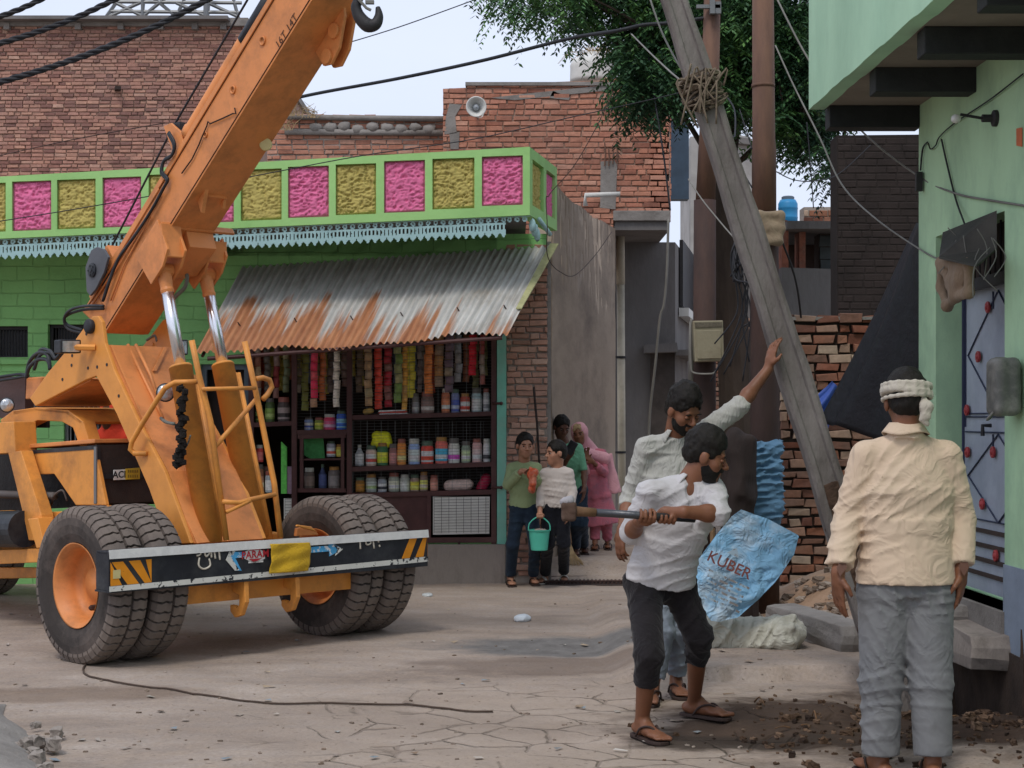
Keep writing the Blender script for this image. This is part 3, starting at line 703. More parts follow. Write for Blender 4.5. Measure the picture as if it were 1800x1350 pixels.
# small side window
wa, wb = P(1185, 0, 24.0), P(1212, 0, 26.4)
sd = (V((P(1222, 0, 27).x, 27, 0))-V((gx1, 23, 0))).normalized(); nn = V((sd.y, -sd.x, 0))
mb = MB(); q0 = V((gx1, 23, 0))
def sp(a, z): return q0+sd*a+V((0, 0, z))+nn*.012
mb.prism([sp(.6, 3.15), sp(2.9, 3.15), sp(2.9, 4.1), sp(.6, 4.1)], nn*.05); wf = build('window', mb, M['black_iron'], t)
mb = MB(); mb.prism([sp(.5, 3.0), sp(3.0, 3.0), sp(3.0, 3.12), sp(.5, 3.12)], nn*.14); build('window_sill', mb, M['white_pl'], wf)
mb = MB(); mb.prism([sp(-.1, 2.42), sp(2.3, 2.42), sp(2.3, 2.5), sp(-.1, 2.5)], nn*.35); build('door_shade', mb, M['cement_dark'], t)
mb = MB(); slab_px(mb, [(1143, 960), (1186, 960), (1186, 617), (1143, 617)], 22.96, .05); build('door', mb, mat('old_door', '#4c4540', .8, var=.3, vs=5, bp=.4), t)
mb = MB(); slab_px(mb, [(1135, 606), (1190, 602), (1192, 618), (1135, 620)], 22.6, .39); build('door_canopy', mb, M['cement_dark'], t)
# rebar bars standing from the cement column
mb = MB()
for x, y0, y1 in ((1063, 250, 292), (1070, 262, 292), (1084, 248, 285), (1077, 255, 288)): rod(mb, [(x, y1), (x+1, (y0+y1)/2), (x, y0)], H2-.05, .009, 5)
build('rebar', mb, M['rust_pole'], t)
mb = MB(); rod(mb, [(1029, 362), (1029, 343), (1090, 341)], H2-.3, .032, 8); build('overflow_pipe', mb, M['white_pl'], t, smooth=True)

# ---------------------------------------------------------------- things on those roofs
t = empty('horn_loudspeaker', P(837, 188, H2-.45), 'round white horn loudspeaker fixed to the red brick wall', 'loudspeaker')
mb = MB(); c0 = P(837, 188, H2-.45); ax = V((.05, -1, -.08))
mb.lathe([(.3*-1, .04), (-.12, .055), (-.02, .1), (.02, .128), (.035, .132), (.035, .12), (.0, .095), (-.1, .04), (-.1, 0)], c0, ax, 28); build('horn', mb, M['white_pl'], t, smooth=True)
mb = MB(); mb.lathe([(-.1, .045), (-.02, .04), (.0, .025), (.01, 0)], c0, ax, 16); build('driver_cone', mb, mat('lgrey', '#9aa0a6', .5), t, smooth=True)
mb = MB(); mb.tube([c0-ax*.25, c0-ax*.42], .02, 8); mb.tube(spline([P(829, 196, H2-.3), P(834, 203, H2-.25), P(845, 207, H2-.2), P(850, 200, H2-.1)], 4), .006, 5); build('bracket', mb, M['white_pl'], t)
t = empty('water_tank', P(1044, 140, 23), 'white round water tank with dry creeper on its lid, on the red brick roof', 'tank')
c0 = P(1044, 146, 23); mb = MB(); mb.lathe([(0, .33), (.05, .335), (.2, .33), (.24, .335), (.3, .31), (.36, .22), (.38, .12), (.42, .12), (.43, 0)], c0, (0, 0, 1), 32); build('tank_body', mb, M['white_pl'], t, smooth=True)
mb = MB(); rnd = random.Random(4)
for i in range(90):
    a = rnd.uniform(0, 6.28); r = rnd.uniform(.0, .32); p = c0+V((math.cos(a)*r, math.sin(a)*r-.02, .42-.5*r*r*2+rnd.uniform(-.03, .03)))
    dd = V((math.cos(a+rnd.uniform(-1, 1)), math.sin(a+rnd.uniform(-1, 1)), rnd.uniform(-.2, .9))).normalized(); L = rnd.uniform(.1, .3)
    mb.tube([p, p+dd*L*.5+V((0, 0, .03)), p+dd*L-V((0, 0, L*rnd.uniform(0, .6)))], [.006, .005, .002], 4)
tag(build('dry_creeper', mb, M['straw'], None, base=c0), 'tangle of dry grey creeper over the white water tank', 'creeper')
mb = MB(); rnd = random.Random(9)
for cx0, cy0, n_ in ((515, 190, 26), (545, 193, 18), (500, 215, 20)):
    for i in range(n_):
        p = P(cx0+rnd.uniform(-14, 14), cy0+14, 22.3); L = rnd.uniform(.08, .22)
        mb.tube([p, p+V((rnd.uniform(-.06, .06), 0, L*.5)), p+V((rnd.uniform(-.16, .16), rnd.uniform(-.1, .1), L))], [.006, .005, .002], 4)
tag(build('dry_weed', mb, M['straw'], None, base=P(520, 205, 22.3)), 'dry grey weeds growing on the low brick roof wall beside the boom', 'weed')
# ---------------------------------------------------------------- green shop building
D0, DP = 15.45, 14.4
def lx(x, d): return (x-CX)/F*d
def lz(y, d): return H-(y-HY)/F*d
M['green_wall'] = mat('green_wall', '#8ac67c', .8, var=.08, vs=1.5, bp=.2, dirt='#5f9358', dirt_amt=.4)
# block joints on the green wall
nt = M['green_wall'].node_tree; b = nt.nodes['Principled BSDF']; tc = nt.nodes.new('ShaderNodeTexCoord').outputs['Object']
cb = nt.nodes.new('ShaderNodeCombineXYZ'); sx = nt.nodes.new('ShaderNodeSeparateXYZ'); nt.links.new(tc, sx.inputs[0]); nt.links.new(sx.outputs[0], cb.inputs[0]); nt.links.new(sx.outputs[2], cb.inputs[1])
bt = nt.nodes.new('ShaderNodeTexBrick'); bt.inputs['Scale'].default_value = 1; bt.inputs['Brick Width'].default_value = .3; bt.inputs['Row Height'].default_value = .125; bt.inputs['Mortar Size'].default_value = .006; bt.inputs['Mortar Smooth'].default_value = .6
dv = nt.nodes.new('ShaderNodeTexNoise'); dv.inputs['Scale'].default_value = 3; nt.links.new(cb.outputs[0], dv.inputs['Vector']); vm = nt.nodes.new('ShaderNodeVectorMath'); vm.operation = 'MULTIPLY_ADD'; nt.links.new(dv.outputs['Color'], vm.inputs[0]); vm.inputs[1].default_value = (.05, .05, 0); nt.links.new(cb.outputs[0], vm.inputs[2]); nt.links.new(vm.outputs[0], bt.inputs['Vector'])
inv = N(nt, 'ShaderNodeMath', operation='SUBTRACT'); inv.inputs[0].default_value = 1; nt.links.new(bt.outputs['Fac'], inv.inputs[1])
nt.links.new(bump(nt, inv.outputs[0], .8, .02, bump(nt, noise_n(nt, tc, 22, 5, .7), .5, .015)), b.inputs['Normal'])

shop = empty('shop_building', P(880, 735+F*H/D0, D0), 'single storey green shop with a parapet of pink and ochre plaster squares', 'shop')
mb = MB()
x0, xr = lx(-260, D0), lx(968, D0)
win = [(lx(-20, D0), lz(631, D0), lx(49, D0), lz(573, D0)), (lx(84, D0), lz(634, D0), lx(150, D0), lz(570, D0)), (lx(112, D0), lz(790, D0), lx(195, D0), lz(696, D0)), (lx(352, D0), -.3, lx(437, D0), lz(640, D0))]
opening = (lx(437, D0), lz(954, D0), lx(873, D0), lz(570, D0))
rect_holes(mb, (0, D0, 0), (1, 0, 0), (0, -1, 0), x0, -.3, lx(873, D0), lz(410, D0), win+[opening], .22)
build('front_wall', mb, M['green_wall'], shop)
# barred windows of the green wall
for k, (a, b_, c_, d_) in enumerate(win[:2]):
    mb = MB(); g = .03
    rect_holes(mb, (0, D0+.07, 0), (1, 0, 0), (0, -1, 0), a-.01, b_-.01, c_+.01, d_+.01, [(a+g, b_+g, c_-g, d_-g)], .05); wf = build('window', mb, M['black_iron'], shop)
    mb = MB(); n_ = 13
    for i in range(1, n_): xx = a+(c_-a)*i/n_; mb.tube([(xx, D0+.085, b_+g), (xx, D0+.085, d_-g)], .0065, 6)
    build('window_bars', mb, M['black_iron'], wf)
    mb = MB(); mb.b2((a, D0+.19, b_), (c_, D0+.2, d_)); build('pane', mb, mat('dark_pane', '#16181d', .25, var=.1, bp=0), wf)
# ornamental gate behind the crane
a, b_, c_, d_ = win[2]
mb = MB(); rect_holes(mb, (0, D0+.05, 0), (1, 0, 0), (0, -1, 0), a-.01, -.02, c_+.01, d_+.01, [(a+.03, .05, c_-.03, d_-.03)], .05)
gt = build('gate', mb, M['steel_grey'], shop); mb = MB()
for i in range(9):
    xx = a+.05+(c_-a-.1)*i/8; mb.tube([(xx, D0+.06, .05), (xx, D0+.06, d_-.03)], .007, 6)
    for zz in (d_-.06, d_-.25, d_-.5): mb.ball((xx, D0+.05, zz), .017, 8)
build('gate_bars', mb, M['steel_grey'], gt, smooth=True)
mb = MB(); mb.b2((a, D0+.2, .0), (c_, D0+.21, d_)); build('gate_sheet', mb, mat('dark_pane', '#16181d'), gt)
boxpx('beam_band', -260, 628, 60, 640, D0-.04, .04, M['green_wall'], shop)
# doorway left of the counter
mb = MB(); a, b_, c_, d_ = win[3]
rect_holes(mb, (0, D0+.05, 0), (1, 0, 0), (0, -1, 0), a, 0, c_, d_, [(a+.05, .0, c_-.05, d_-.05)], .07); dr = build('doorway', mb, mat('bluegrey', '#5f6b74', .6), shop)
mb = MB(); mb.b2((a, D0+.19, 0), (c_, D0+.21, d_)); build('door_leaf', mb, mat('dark_door', '#2b2220', .7, var=.4, vs=5), dr)
mb = MB(); zz = lz(788, D0)
for yy in (787, 873): rod(mb, [(352, yy), (437, yy)], D0+.03, .012, 6)
build('door_bars', mb, M['steel_grey'], dr)
# inside of the shop: floor, ceiling, back and side walls
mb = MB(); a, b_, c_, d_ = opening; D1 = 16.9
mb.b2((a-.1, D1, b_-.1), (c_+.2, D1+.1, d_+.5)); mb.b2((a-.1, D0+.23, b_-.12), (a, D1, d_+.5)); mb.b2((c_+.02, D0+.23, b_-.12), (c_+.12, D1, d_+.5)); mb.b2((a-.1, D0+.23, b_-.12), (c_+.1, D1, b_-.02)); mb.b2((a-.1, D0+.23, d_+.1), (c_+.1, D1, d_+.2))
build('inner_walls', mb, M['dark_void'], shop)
# plinth, turquoise jamb, brick pier
mb = MB(); mb.b2((lx(600, D0), D0-.06, -.3), (lx(888, D0), D0+.23, lz(956, D0)-.002)); build('plinth', mb, M['plaster_base'], shop)
mb = MB(); mb.b2((lx(873, D0)+.004, D0-.03, lz(956, D0)), (lx(890, D0), D0+.25, lz(560, D0))); build('door_jamb', mb, M['turquoise'], shop)
mb = MB(); mb.b2((lx(873, D0)+.006, D0-.035, .02), (lx(890, D0)+.002, D0+.25, lz(956, D0)-.002)); build('jamb_foot', mb, M['plaster_base'], shop)
DR = D0+.02
mb = MB(); mb.cur = 1; mb.b2((lx(889.5, DR), DR, -.2), (lx(962, DR), DR+.3, lz(425, DR))); mb.cur = 0
bricks(mb, (0, DR, 0), (1, 0, 0), (0, -1, 0), [(lx(890, DR), lz(1012, DR)), (lx(962, DR), lz(1005, DR)), (lx(962, DR), lz(430, DR)), (lx(890, DR), lz(430, DR))], seed=21, bl=.16, bh=.048, m=.012, jit=.013, proud=.03)
build('brick_pier', mb, [M['brick_pier'], M['mortar']], shop)
mb = MB(); mb.b2((lx(962, DR), DR-.015, -.2), (lx(969, DR), DR+.8, lz(425, DR))); build('pier_edge', mb, M['cement'], shop)
# parapet: roof slab + framed front with inset plaster squares
tl, tr_, bl_, br_ = (-260, 325), (930, 258), (-260, 431), (930, 378)
def yl(a, b_, x): return a[1]+(b_[1]-a[1])*(x-a[0])/(b_[0]-a[0])
panels = [(847, 919, 274, 361, 1), (760, 834, 278, 367, 0), (675, 747, 282, 373, 1), (590, 661, 288, 377, 0), (506, 578, 292, 382, 1), (423, 495, 297, 387, 0), (341, 411, 302, 391, 1), (261, 330, 306, 395, 0), (180, 248, 311, 399, 1), (100, 168, 315, 402, 0), (21, 90, 318, 405, 1), (-55, 10, 322, 408, 0), (-132, -66, 326, 411, 1)]
mb = MB(); xs = [-260]
for p in sorted(panels): xs += [p[0], p[1]]
xs.append(930)
pq = lambda x, y, o=0: P(x, y, DP)+V((0, o, 0))
def strip(xa, xb, ya0, ya1, yb0, yb1, o=0, th=.05): mb.prism([pq(xa, ya1, o), pq(xb, yb1, o), pq(xb, yb0, o), pq(xa, ya0, o)], (0, th, 0))
T = lambda x: yl(tl, tr_, x); B = lambda x: yl(bl_, br_, x)
for i in range(len(xs)-1):
    xa, xb = xs[i], xs[i+1]; pn = [p for p in panels if p[0] == xa]
    if pn: p = pn[0]; strip(xa, xb, T(xa), p[2]+1.2, T(xb), p[2]-1.2); strip(xa, xb, p[3]+1.2, B(xa), p[3]-1.2, B(xb))
    else: strip(xa, xb, T(xa), B(xa), T(xb), B(xb))
strip(-260, 930, T(-260), B(-260), T(930), B(930), .056, .05)
build('parapet_front', mb, M['green_bright'], shop)
def plaster_square(q00, q10, q11, q01, n, m, name, seed, step=.008):
    q00, q10, q11, q01 = V(q00), V(q10), V(q11), V(q01); w_ = (q10-q00).length; h_ = (q01-q00).length; nu, nv = max(4, int(w_/step)), max(4, int(h_/step))
    U, W = np.meshgrid(np.linspace(0, 1, nu+1), np.linspace(0, 1, nv+1)); a = fbm(U*w_*34+seed*3.7+1.5*noise3(U*w_*20, W*h_*20, U*0+seed), W*h_*42+seed, U*0+seed*.7, 2)
    r = 1-np.abs(2*a-1)*1.0; h = .026*np.clip(r*1.6-.9, -.45, .6); ed = np.minimum(np.minimum(U, 1-U)*w_, np.minimum(W, 1-W)*h_); h = np.where(ed < .012, -.012, h)
    vs = [q00.lerp(q10, u).lerp(q01.lerp(q11, u), v)+V(n)*float(z) for u, v, z in zip(U.ravel(), W.ravel(), h.ravel())]
    mb = MB(); mb._add(vs, [(j*(nu+1)+i, j*(nu+1)+i+1, (j+1)*(nu+1)+i+1, (j+1)*(nu+1)+i) for j in range(nv) for i in range(nu)])
    return build(name, mb, m, shop, smooth=True)
for k, (a, b_, y0, y1, c_) in enumerate(panels):
    sl = .057*(b_-a)/2
    plaster_square(pq(a, y1+sl, .035), pq(b_, y1-sl, .035), pq(b_, y0-sl, .035), pq(a, y0+sl, .035), (0, -1, 0), M['pink_pl'] if c_ else M['ochre'], 'plaster_panel', k)
# side of the parapet, going back along the alley wall
SA, SB = P(930, 0, DP), P(978, 0, 15.62); sd = V((SB.x-SA.x, SB.y-SA.y, 0)); SL = sd.length; sd.normalize(); sn = V((sd.y, -sd.x, 0))
zt, zb = P(930, 258, DP).z, P(930, 378, DP).z
mb = MB(); O = V((SA.x, SA.y, 0)); hs = [(.12, zb+.1, .62, zt-.09), (.74, zb+.1, SL-.08, zt-.09)]
rect_holes(mb, O+sn*.006, sd, sn, .0, zb, SL, zt, hs, .06); rect_holes(mb, O-sn*.056, sd, sn, .06, zb, SL, zt, [], .05); build('parapet_side', mb, M['green_bright'], shop)
for k, (a, b0, c_, d_) in enumerate(hs):
    f_ = lambda s_, z_: O+sd*s_+V((0, 0, z_))-sn*.035
    plaster_square(f_(a, b0), f_(c_, b0), f_(c_, d_), f_(a, d_), sn, M['ochre'] if k == 0 else M['pink_pl'], 'plaster_panel', 30+k)
# roof slab carried by the wall
mb = MB(); za, zb2 = P(-260, 431, DP).z, P(930, 378, DP).z
mb.prism([V((x0, DP+.11, za+.002)), V((SA.x-.02, DP+.11, zb2+.002)), V((SA.x-.02, DP+.11, zb2+.12)), V((x0, DP+.11, za+.12))], (0, 5, 0)); build('roof_slab', mb, M['cement_dark'], shop)
mb = MB(); mb.b2((x0, D0, lz(411, D0)), (lx(962, D0), D0+.22, za+.01)); build('wall_top', mb, M['green_wall'], shop)
# pierced metal trim hanging from the slab edge
def lace(name, xa, xb, ytop, hpx, d, parent, full=True, step=.0085):
    Lw = (xb-xa)/F*d; hh = hpx/F*d; nu = int(Lw/step); nv = int(hh/step); u_ = .066
    I, J = np.meshgrid(np.arange(nu), np.arange(nv)); s_ = (I+.5)*step; v_ = (J+.5)*step; f = (s_/u_) % 1; fx = np.abs(f-.5)*u_
    top = np.hypot(fx, v_-.028) ; solid = np.ones_like(s_, bool)
    solid &= ~((v_ > .008) & (v_ < .048) & ~((top > .008) & (top < .021)))
    if full:
        g = (s_/u_*2) % 1; gx_ = np.abs(g-.5)*u_/2
        solid &= ~((gx_/.0075)**2+((v_-.09)/.026)**2 < 1)
        solid &= ~(v_ > hh-.001-.045*(fx/(u_/2)))
    mb = MB(); O = P(xa, ytop(xa), d); vid = {}
    def vv(i, j):
        if (i, j) not in vid:
            x = xa+(xb-xa)*i/nu; vid[(i, j)] = len(mb.v); q = P(x, ytop(x), d); mb.v.append((q.x, q.y+.004*math.sin(i*.21), q.z-j*step))
        return vid[(i, j)]
    for j in range(nv):
        for i in range(nu):
            if solid[j, i]: mb.f.append((vv(i, j+1), vv(i+1, j+1), vv(i+1, j), vv(i, j))); mb.t.append(.5); mb.mi.append(0)
    o = build(name, mb, M['lace'], parent); q = o.modifiers.new('s', 'SOLIDIFY'); q.thickness = .004; return o
lace('metal_trim', -250, 889, lambda x: B(x)+1, 37, DP+.03, shop)
lace('trim_border', 889, 932, lambda x: B(x)+1, 11, DP+.03, shop, full=False)
mb = MB(); mb.tube(spline([O+sn*.03+V((0, 0, zb+.0))+sd*.28, O+sn*.09+sd*.5+V((0, 0, zb-.12))], 3), .02, 6)
for q in range(3): mb.ball(O+sn*.01+sd*(.1+.1*q)+V((0, 0, zb-.08-.03*q)), (.03, .03, .06), 8, jit=.2)
build('bent_trim_end', mb, M['lace'], shop, smooth=True)
# corrugated awning
Aw = [P(425, 470, D0-.03), P(974, 432, D0-.03), P(893, 587, 14.0), P(343, 624, 14.0)]
nu, nv = 46*10, 26
def aw(u, v):
    q = Aw[0].lerp(Aw[1], u).lerp(Aw[3].lerp(Aw[2], u), v); r = math.sin(u*46*2*math.pi)
    return q+V((0, -.35, .93))*(.0125*r)+V((0, 0, .02*math.sin(u*9)*v))+V((0, 0, .014*math.sin(u*23+1)*v*v))
mb = MB(); mb.grid(aw, nu, nv); uvs = [(i/nu, j/nv) for j in range(nv+1) for i in range(nu+1)]
m, nt, b = newmat('tin'); uvn = nt.nodes.new('ShaderNodeUVMap').outputs[0]
sx = nt.nodes.new('ShaderNodeSeparateXYZ'); nt.links.new(uvn, sx.inputs[0])
c = ramp(nt, noise_n(nt, mapping(nt, uvn, (60, 3, 1)), 1, 6, .6), .3, .7, rgb('#9d9b95'), rgb('#cfcec9'))
c = mixc(nt, ramp(nt, noise_n(nt, mapping(nt, uvn, (10, 6, 1)), 1, 5), .5, .75, (0, 0, 0, 1), (.5, .5, .5, 1)), c, rgb('#8b7f6e'))
def mth(op, a, c2, cl=False):
    n = nt.nodes.new('ShaderNodeMath'); n.operation = op; n.use_clamp = cl
    for i, v in enumerate((a, c2)):
        if isinstance(v, bpy.types.NodeSocket): nt.links.new(v, n.inputs[i])
        else: n.inputs[i].default_value = v
    return n.outputs[0]
rn = noise_n(nt, mapping(nt, uvn, (17, .4, 1)), 1, 3, .6); rn2 = noise_n(nt, mapping(nt, uvn, (95, 2.2, 1), (3, 1, 0)), 1, 3, .6)
vpos = mth('MULTIPLY', mth('SUBTRACT', sx.outputs[1], .62), .42); side_ = mth('MULTIPLY', mth('SUBTRACT', sx.outputs[0], .45), -.25)
rr = mth('ADD', mth('ADD', mth('ADD', mth('MULTIPLY', rn, .9), mth('MULTIPLY', rn2, .34)), vpos), side_)
fac = ramp(nt, rr, .60, .69); lowcut = ramp(nt, sx.outputs[1], .36, .42); fac = mth('MULTIPLY', fac, lowcut)
c = mixc(nt, fac, c, ramp(nt, noise_n(nt, mapping(nt, uvn, (40, 5, 1)), 1, 5), .3, .7, rgb('#946043'), rgb('#b8825a')))
nt.links.new(c, b.inputs['Base Color']); b.inputs['Roughness'].default_value = .62; b.inputs['Metallic'].default_value = .15
nt.links.new(bump(nt, noise_n(nt, uvn, 90, 4), .15, .01), b.inputs['Normal'])
tt = empty('tin_awning', (Aw[3].x, 14.0, Aw[3].z), 'sloping corrugated tin awning, grey with orange rust streaks, over the shop counter', 'awning')
o = build('tin_sheet', mb, m, tt, smooth=True, uv=uvs)
mb = MB()
for u in (.1, .28, .46, .62, .8, .95): q = V(aw(u, .72)); mb.tube([q, q+V((-.02, -.02, .035))], .006, 5)
build('roof_nail', mb, M['rust_dark'], tt)
mb = MB(); q0, q1 = V(aw(.997, 0)), V(aw(.997, .75)); mb.prism([q0+V((-.03, 0, .02)), q0+V((.05, 0, .02)), q1+V((.02, 0, .02)), q1+V((-.03, 0, .02))], (0, 0, .012)); build('edge_board', mb, mat('yellowed', '#a3a276', .8, var=.3, vs=9), tt)
mb = MB(); mb.tube([Aw[3]+V((.1, .03, -.03)), Aw[2]+V((-.05, .03, -.03))], .018, 8); mb.tube([Aw[0]+V((.1, .01, -.05)), Aw[1]+V((-.1, .01, -.05))], .018, 8)
for u in (.02, .3, .6, .97): mb.tube([V(aw(u, .0))-V((0, 0, .04)), V(aw(u, .98))-V((0, 0, .04))], .014, 6)
build('awning_frame', mb, M['maroon'], tt)

# ---------------------------------------------------------------- plaster side wall of the alley, drain pipe
mb = MB(); s0 = P(969, 0, 15.35); a_, c_ = P(969, 0, 16.2), P(1081, 0, 21.4); a_.z = c_.z = 0
top = []
for x_, y_ in ((969, 318), (978, 324), (990, 340), (1004, 354), (1020, 362), (1040, 380), (1058, 388), (1081, 402)):
    k_ = (x_-CX)/F; dd_ = (a_.x-(c_.x-a_.x)/5.2*16.2)/(k_-(c_.x-a_.x)/5.2); top.append(((dd_-16.2)/5.2, P(x_, y_, dd_).z))
sv = (c_-a_); L = sv.length; su = sv.normalized(); sn2 = V((su.y, -su.x, 0)); nu, nv = 110, 120
U, W = np.meshgrid(np.linspace(0, 1, nu+1), np.linspace(0, 1, nv+1)); tz = np.interp(U, [p[0] for p in top], [p[1] for p in top]); Zz = -.1+(tz+.1)*W
str_ = fbm(U*L*4, Zz*1.6+U*L*2.2, U*0+3, 3); rel = np.clip((Zz-2.7)/1.0, 0, 1); h = -.09*rel*np.clip(np.abs(2*str_-1)*-4+.5, 0, 1)+.012*fbm(U*L*2, Zz*2, U*0, 3)
vs = [a_+su*float(u*L)+V((0, 0, float(z)))+sn2*float(q) for u, z, q in zip(U.ravel(), Zz.ravel(), h.ravel())]
mb._add(vs, [(j*(nu+1)+i, j*(nu+1)+i+1, (j+1)*(nu+1)+i+1, (j+1)*(nu+1)+i) for j in range(nv) for i in range(nu)])
n_ = len(mb.v); ring = [a_+su*(L*u)+V((0, 0, z-.01)) for u, z in top]; mb.prism([a_+V((0, 0, -.1))]+[c_+V((0, 0, -.1))]+ring[::-1], -sn2*.22)
for i in range(6): pass
t = tag(build('alley_wall', mb, M['plaster'], None, base=a_, smooth=True), 'grey brown plastered alley wall with a crumbling top, right of the shop', 'wall')
t = empty('drain_pipe', P(1092, 860, 22.2), 'thick cream plastic drain pipe running down beside the alley wall', 'pipe')
mb = MB(); r = 7.6/F*22.3; rod(mb, [(1090, 372), (1091, 500)], 22.3, r, 16); rod(mb, [(1091, 500), (1094, 1010)], 22.3, r*.92, 16); build('pipe', mb, M['pvc'], t, smooth=True)
mb = MB(); mb.tube(spline([P(1090, 390, 22.3), P(1090, 370, 22.3), P(1091, 362, 22.4), P(1093, 362, 23)], 5), r*1.15, 16); build('pipe_elbow', mb, mat('pipe_grey', '#7b7f80', .6), t, smooth=True)
mb = MB()
for yy in (628, 795): mb.lathe([(-.015, r*1.12), (.015, r*1.12)], P(1092, yy, 22.3), (0, 0, 1), 16); mb.box(P(1082, yy, 22.32), (.14, .03, .03))
build('pipe_clamp', mb, M['black_iron'], t)

# ---------------------------------------------------------------- shop counter cage with its goods
cage = empty('shop_cage', P(655, 955, D0-.02), 'maroon iron shelving cage with wire mesh, full of jars, under the tin awning', 'shelf cage')
DF = D0-.02
mb = MB()
def bar(xa, ya, xb, yb, wpx=8, dep=.05, d=DF):
    hw = wpx/2
    if abs(xb-xa) > abs(yb-ya): slab_px(mb, [(xa, ya+hw), (xb, yb+hw), (xb, yb-hw), (xa, ya-hw)], d, dep)
    else: slab_px(mb, [(xa-hw, ya), (xb-hw, yb), (xb+hw, yb), (xa+hw, ya)][::-1], d, dep)
for x in (441, 517, 614, 868): bar(x, 956, x, 572, 9, .05)
bar(437, 952, 873, 949, 9, .06, DF-.003); bar(437, 578, 873, 570, 9, .06, DF-.003); bar(754, 949, 754, 868, 7)
for a_q in (530, 602): bar(a_q, 862, a_q, 768, 6, .04, DF-.004)
bar(523, 768, 608, 766, 7, .04, DF-.006); bar(523, 862, 608, 862, 7, .04, DF-.006)
build('frame', mb, M['maroon'], cage)
def shelf(xa, xb, ya, yb, dep=.42, thk=8): mb = MB(); slab_px(mb, [(xa, ya+thk/2), (xb, yb+thk/2), (xb, yb-thk/2), (xa, ya-thk/2)], DF+.006, dep); build('shelf', mb, M['maroon'], cage)
shelf(445, 513, 747, 744); shelf(521, 610, 760, 759); shelf(618, 864, 734, 727); shelf(618, 864, 825, 816); shelf(618, 864, 871, 865); shelf(526, 606, 808, 807, .3, 3)
mb = MB()
def mesh_px(x0, y0, x1, y1, dx, dy, d, r=.0022):
    n_ = int((y1-y0)/dy)
    for i in range(n_+1): y = y0+dy*i; mb.tube([P(x0, y, d), P(x1, y-.02*(x1-x0), d)], r, 3, caps=False)
    n_ = int((x1-x0)/dx)
    for i in range(n_+1): x = x0+dx*i; mb.tube([P(x, y0, d-.004), P(x, y1, d-.004)], r, 3, caps=False)
mesh_px(620, 592, 864, 728, 25, 5.2, DF+.03, .0013); mesh_px(620, 740, 864, 818, 25, 5.2, DF+.03, .0013); mesh_px(620, 830, 864, 866, 25, 5.2, DF+.03, .0013); mesh_px(521, 592, 610, 756, 25, 5.2, DF+.03, .0013); mesh_px(622, 740, 862, 866, 12, 5.2, DF+.5, .002)
build('wire_mesh', mb, M['steel_grey'], cage, kind='stuff')
mb = MB(); slab_px(mb, [(622, 944), (752, 942), (752, 872), (622, 873)], DF+.03, .01); build('lower_sheet', mb, M['maroon'], cage)
for (a, b0, c_, d_) in ((761, 873, 861, 940), (499, 876, 513, 940)):
    mb = MB(); slab_px(mb, [(a, d_), (c_, d_-2), (c_-1, d_-2), (c_, b0), (a, b0)], DF+.02, .008); w_ = build('white_panel', mb, M['white_pl'], cage)
    mb = MB(); mesh_px(a+2, b0+1, c_-1, d_-3, 13, 5.1, DF+.012, .0018); build('panel_mesh', mb, M['black_iron'], w_, kind='stuff')
mb = MB(); mb.lathe([(-.02, .011), (.03, .011), (.035, .018), (.05, .018)], P(807, 956, DF-.02), (0, 0, -1), 10); build('latch', mb, M['rust_dark'], cage)
mb = MB()
for yy in (709, 857): mb.tube([P(866, yy, DF-.02), P(880, yy, DF-.06)], .012, 8); mb.ball(P(881, yy, DF-.06), .018, 8)
build('hinge_pin', mb, M['maroon'], cage, smooth=True)
# jars and bottles: every one a thing with a body, a lid and a label band
glassy = {}
def pm(c, rough=.35):
    k = 'goods_'+c+str(rough)
    return mat(k, tuple(min(.85, x) for x in rgb(c, 2.1)[:3])+(1,), rough, var=.22, vs=30, bp=.15, bs=90, bdist=.004)
def jar(x0, x1, yb, h, kind, cols, label, d=DF+.16, lidc='#3c3a3a'):
    cx = (x0+x1)/2; base = P(cx, yb, d); r = (x1-x0)/2/F*d; hh = h/F*d
    t = empty('jar' if kind != 'bottle' else 'bottle', base, label, 'jar' if kind != 'bottle' else 'bottle', 'jars and bottles on the shop shelves')
    mb = MB()
    if kind == 'bottle': prof = [(0, r*.9), (.02*hh, r), (.55*hh, r), (.75*hh, r*.5), (.86*hh, r*.34)]; lid = [(.86*hh, r*.42), (hh, r*.42)]
    elif kind == 'square': prof = [(0, r*.95), (.02*hh, r), (.76*hh, r), (.84*hh, r*.82)]; lid = [(.84*hh, r*.85), (.98*hh, r*.85), (hh, r*.7)]
    else: prof = [(0, r*.9), (.04*hh, r), (.7*hh, r), (.8*hh, r*.84)]; lid = [(.8*hh, r*.9), (.97*hh, r*.9), (hh, r*.8)]
    mb.lathe(prof, base, (0, 0, 1), 14); build('body', mb, pm(cols[0]), t, smooth=False)
    mb = MB(); mb.lathe(lid, base, (0, 0, 1), 14); build('lid', mb, pm(lidc), t)
    mb = MB(); mb.lathe([(.12*hh, r*1.015), (.58*hh, r*1.015)], base, (0, 0, 1), 14, closed=True); lb = build('wrapper', mb, pm(cols[1]), t, smooth=True)
    if len(cols) > 2:
        mb = MB(); mb.lathe([(.2*hh, r*1.03), (.36*hh, r*1.03)], base, (0, 0, 1), 14, closed=True); build('wrapper_band', mb, pm(cols[2]), lb, smooth=True)
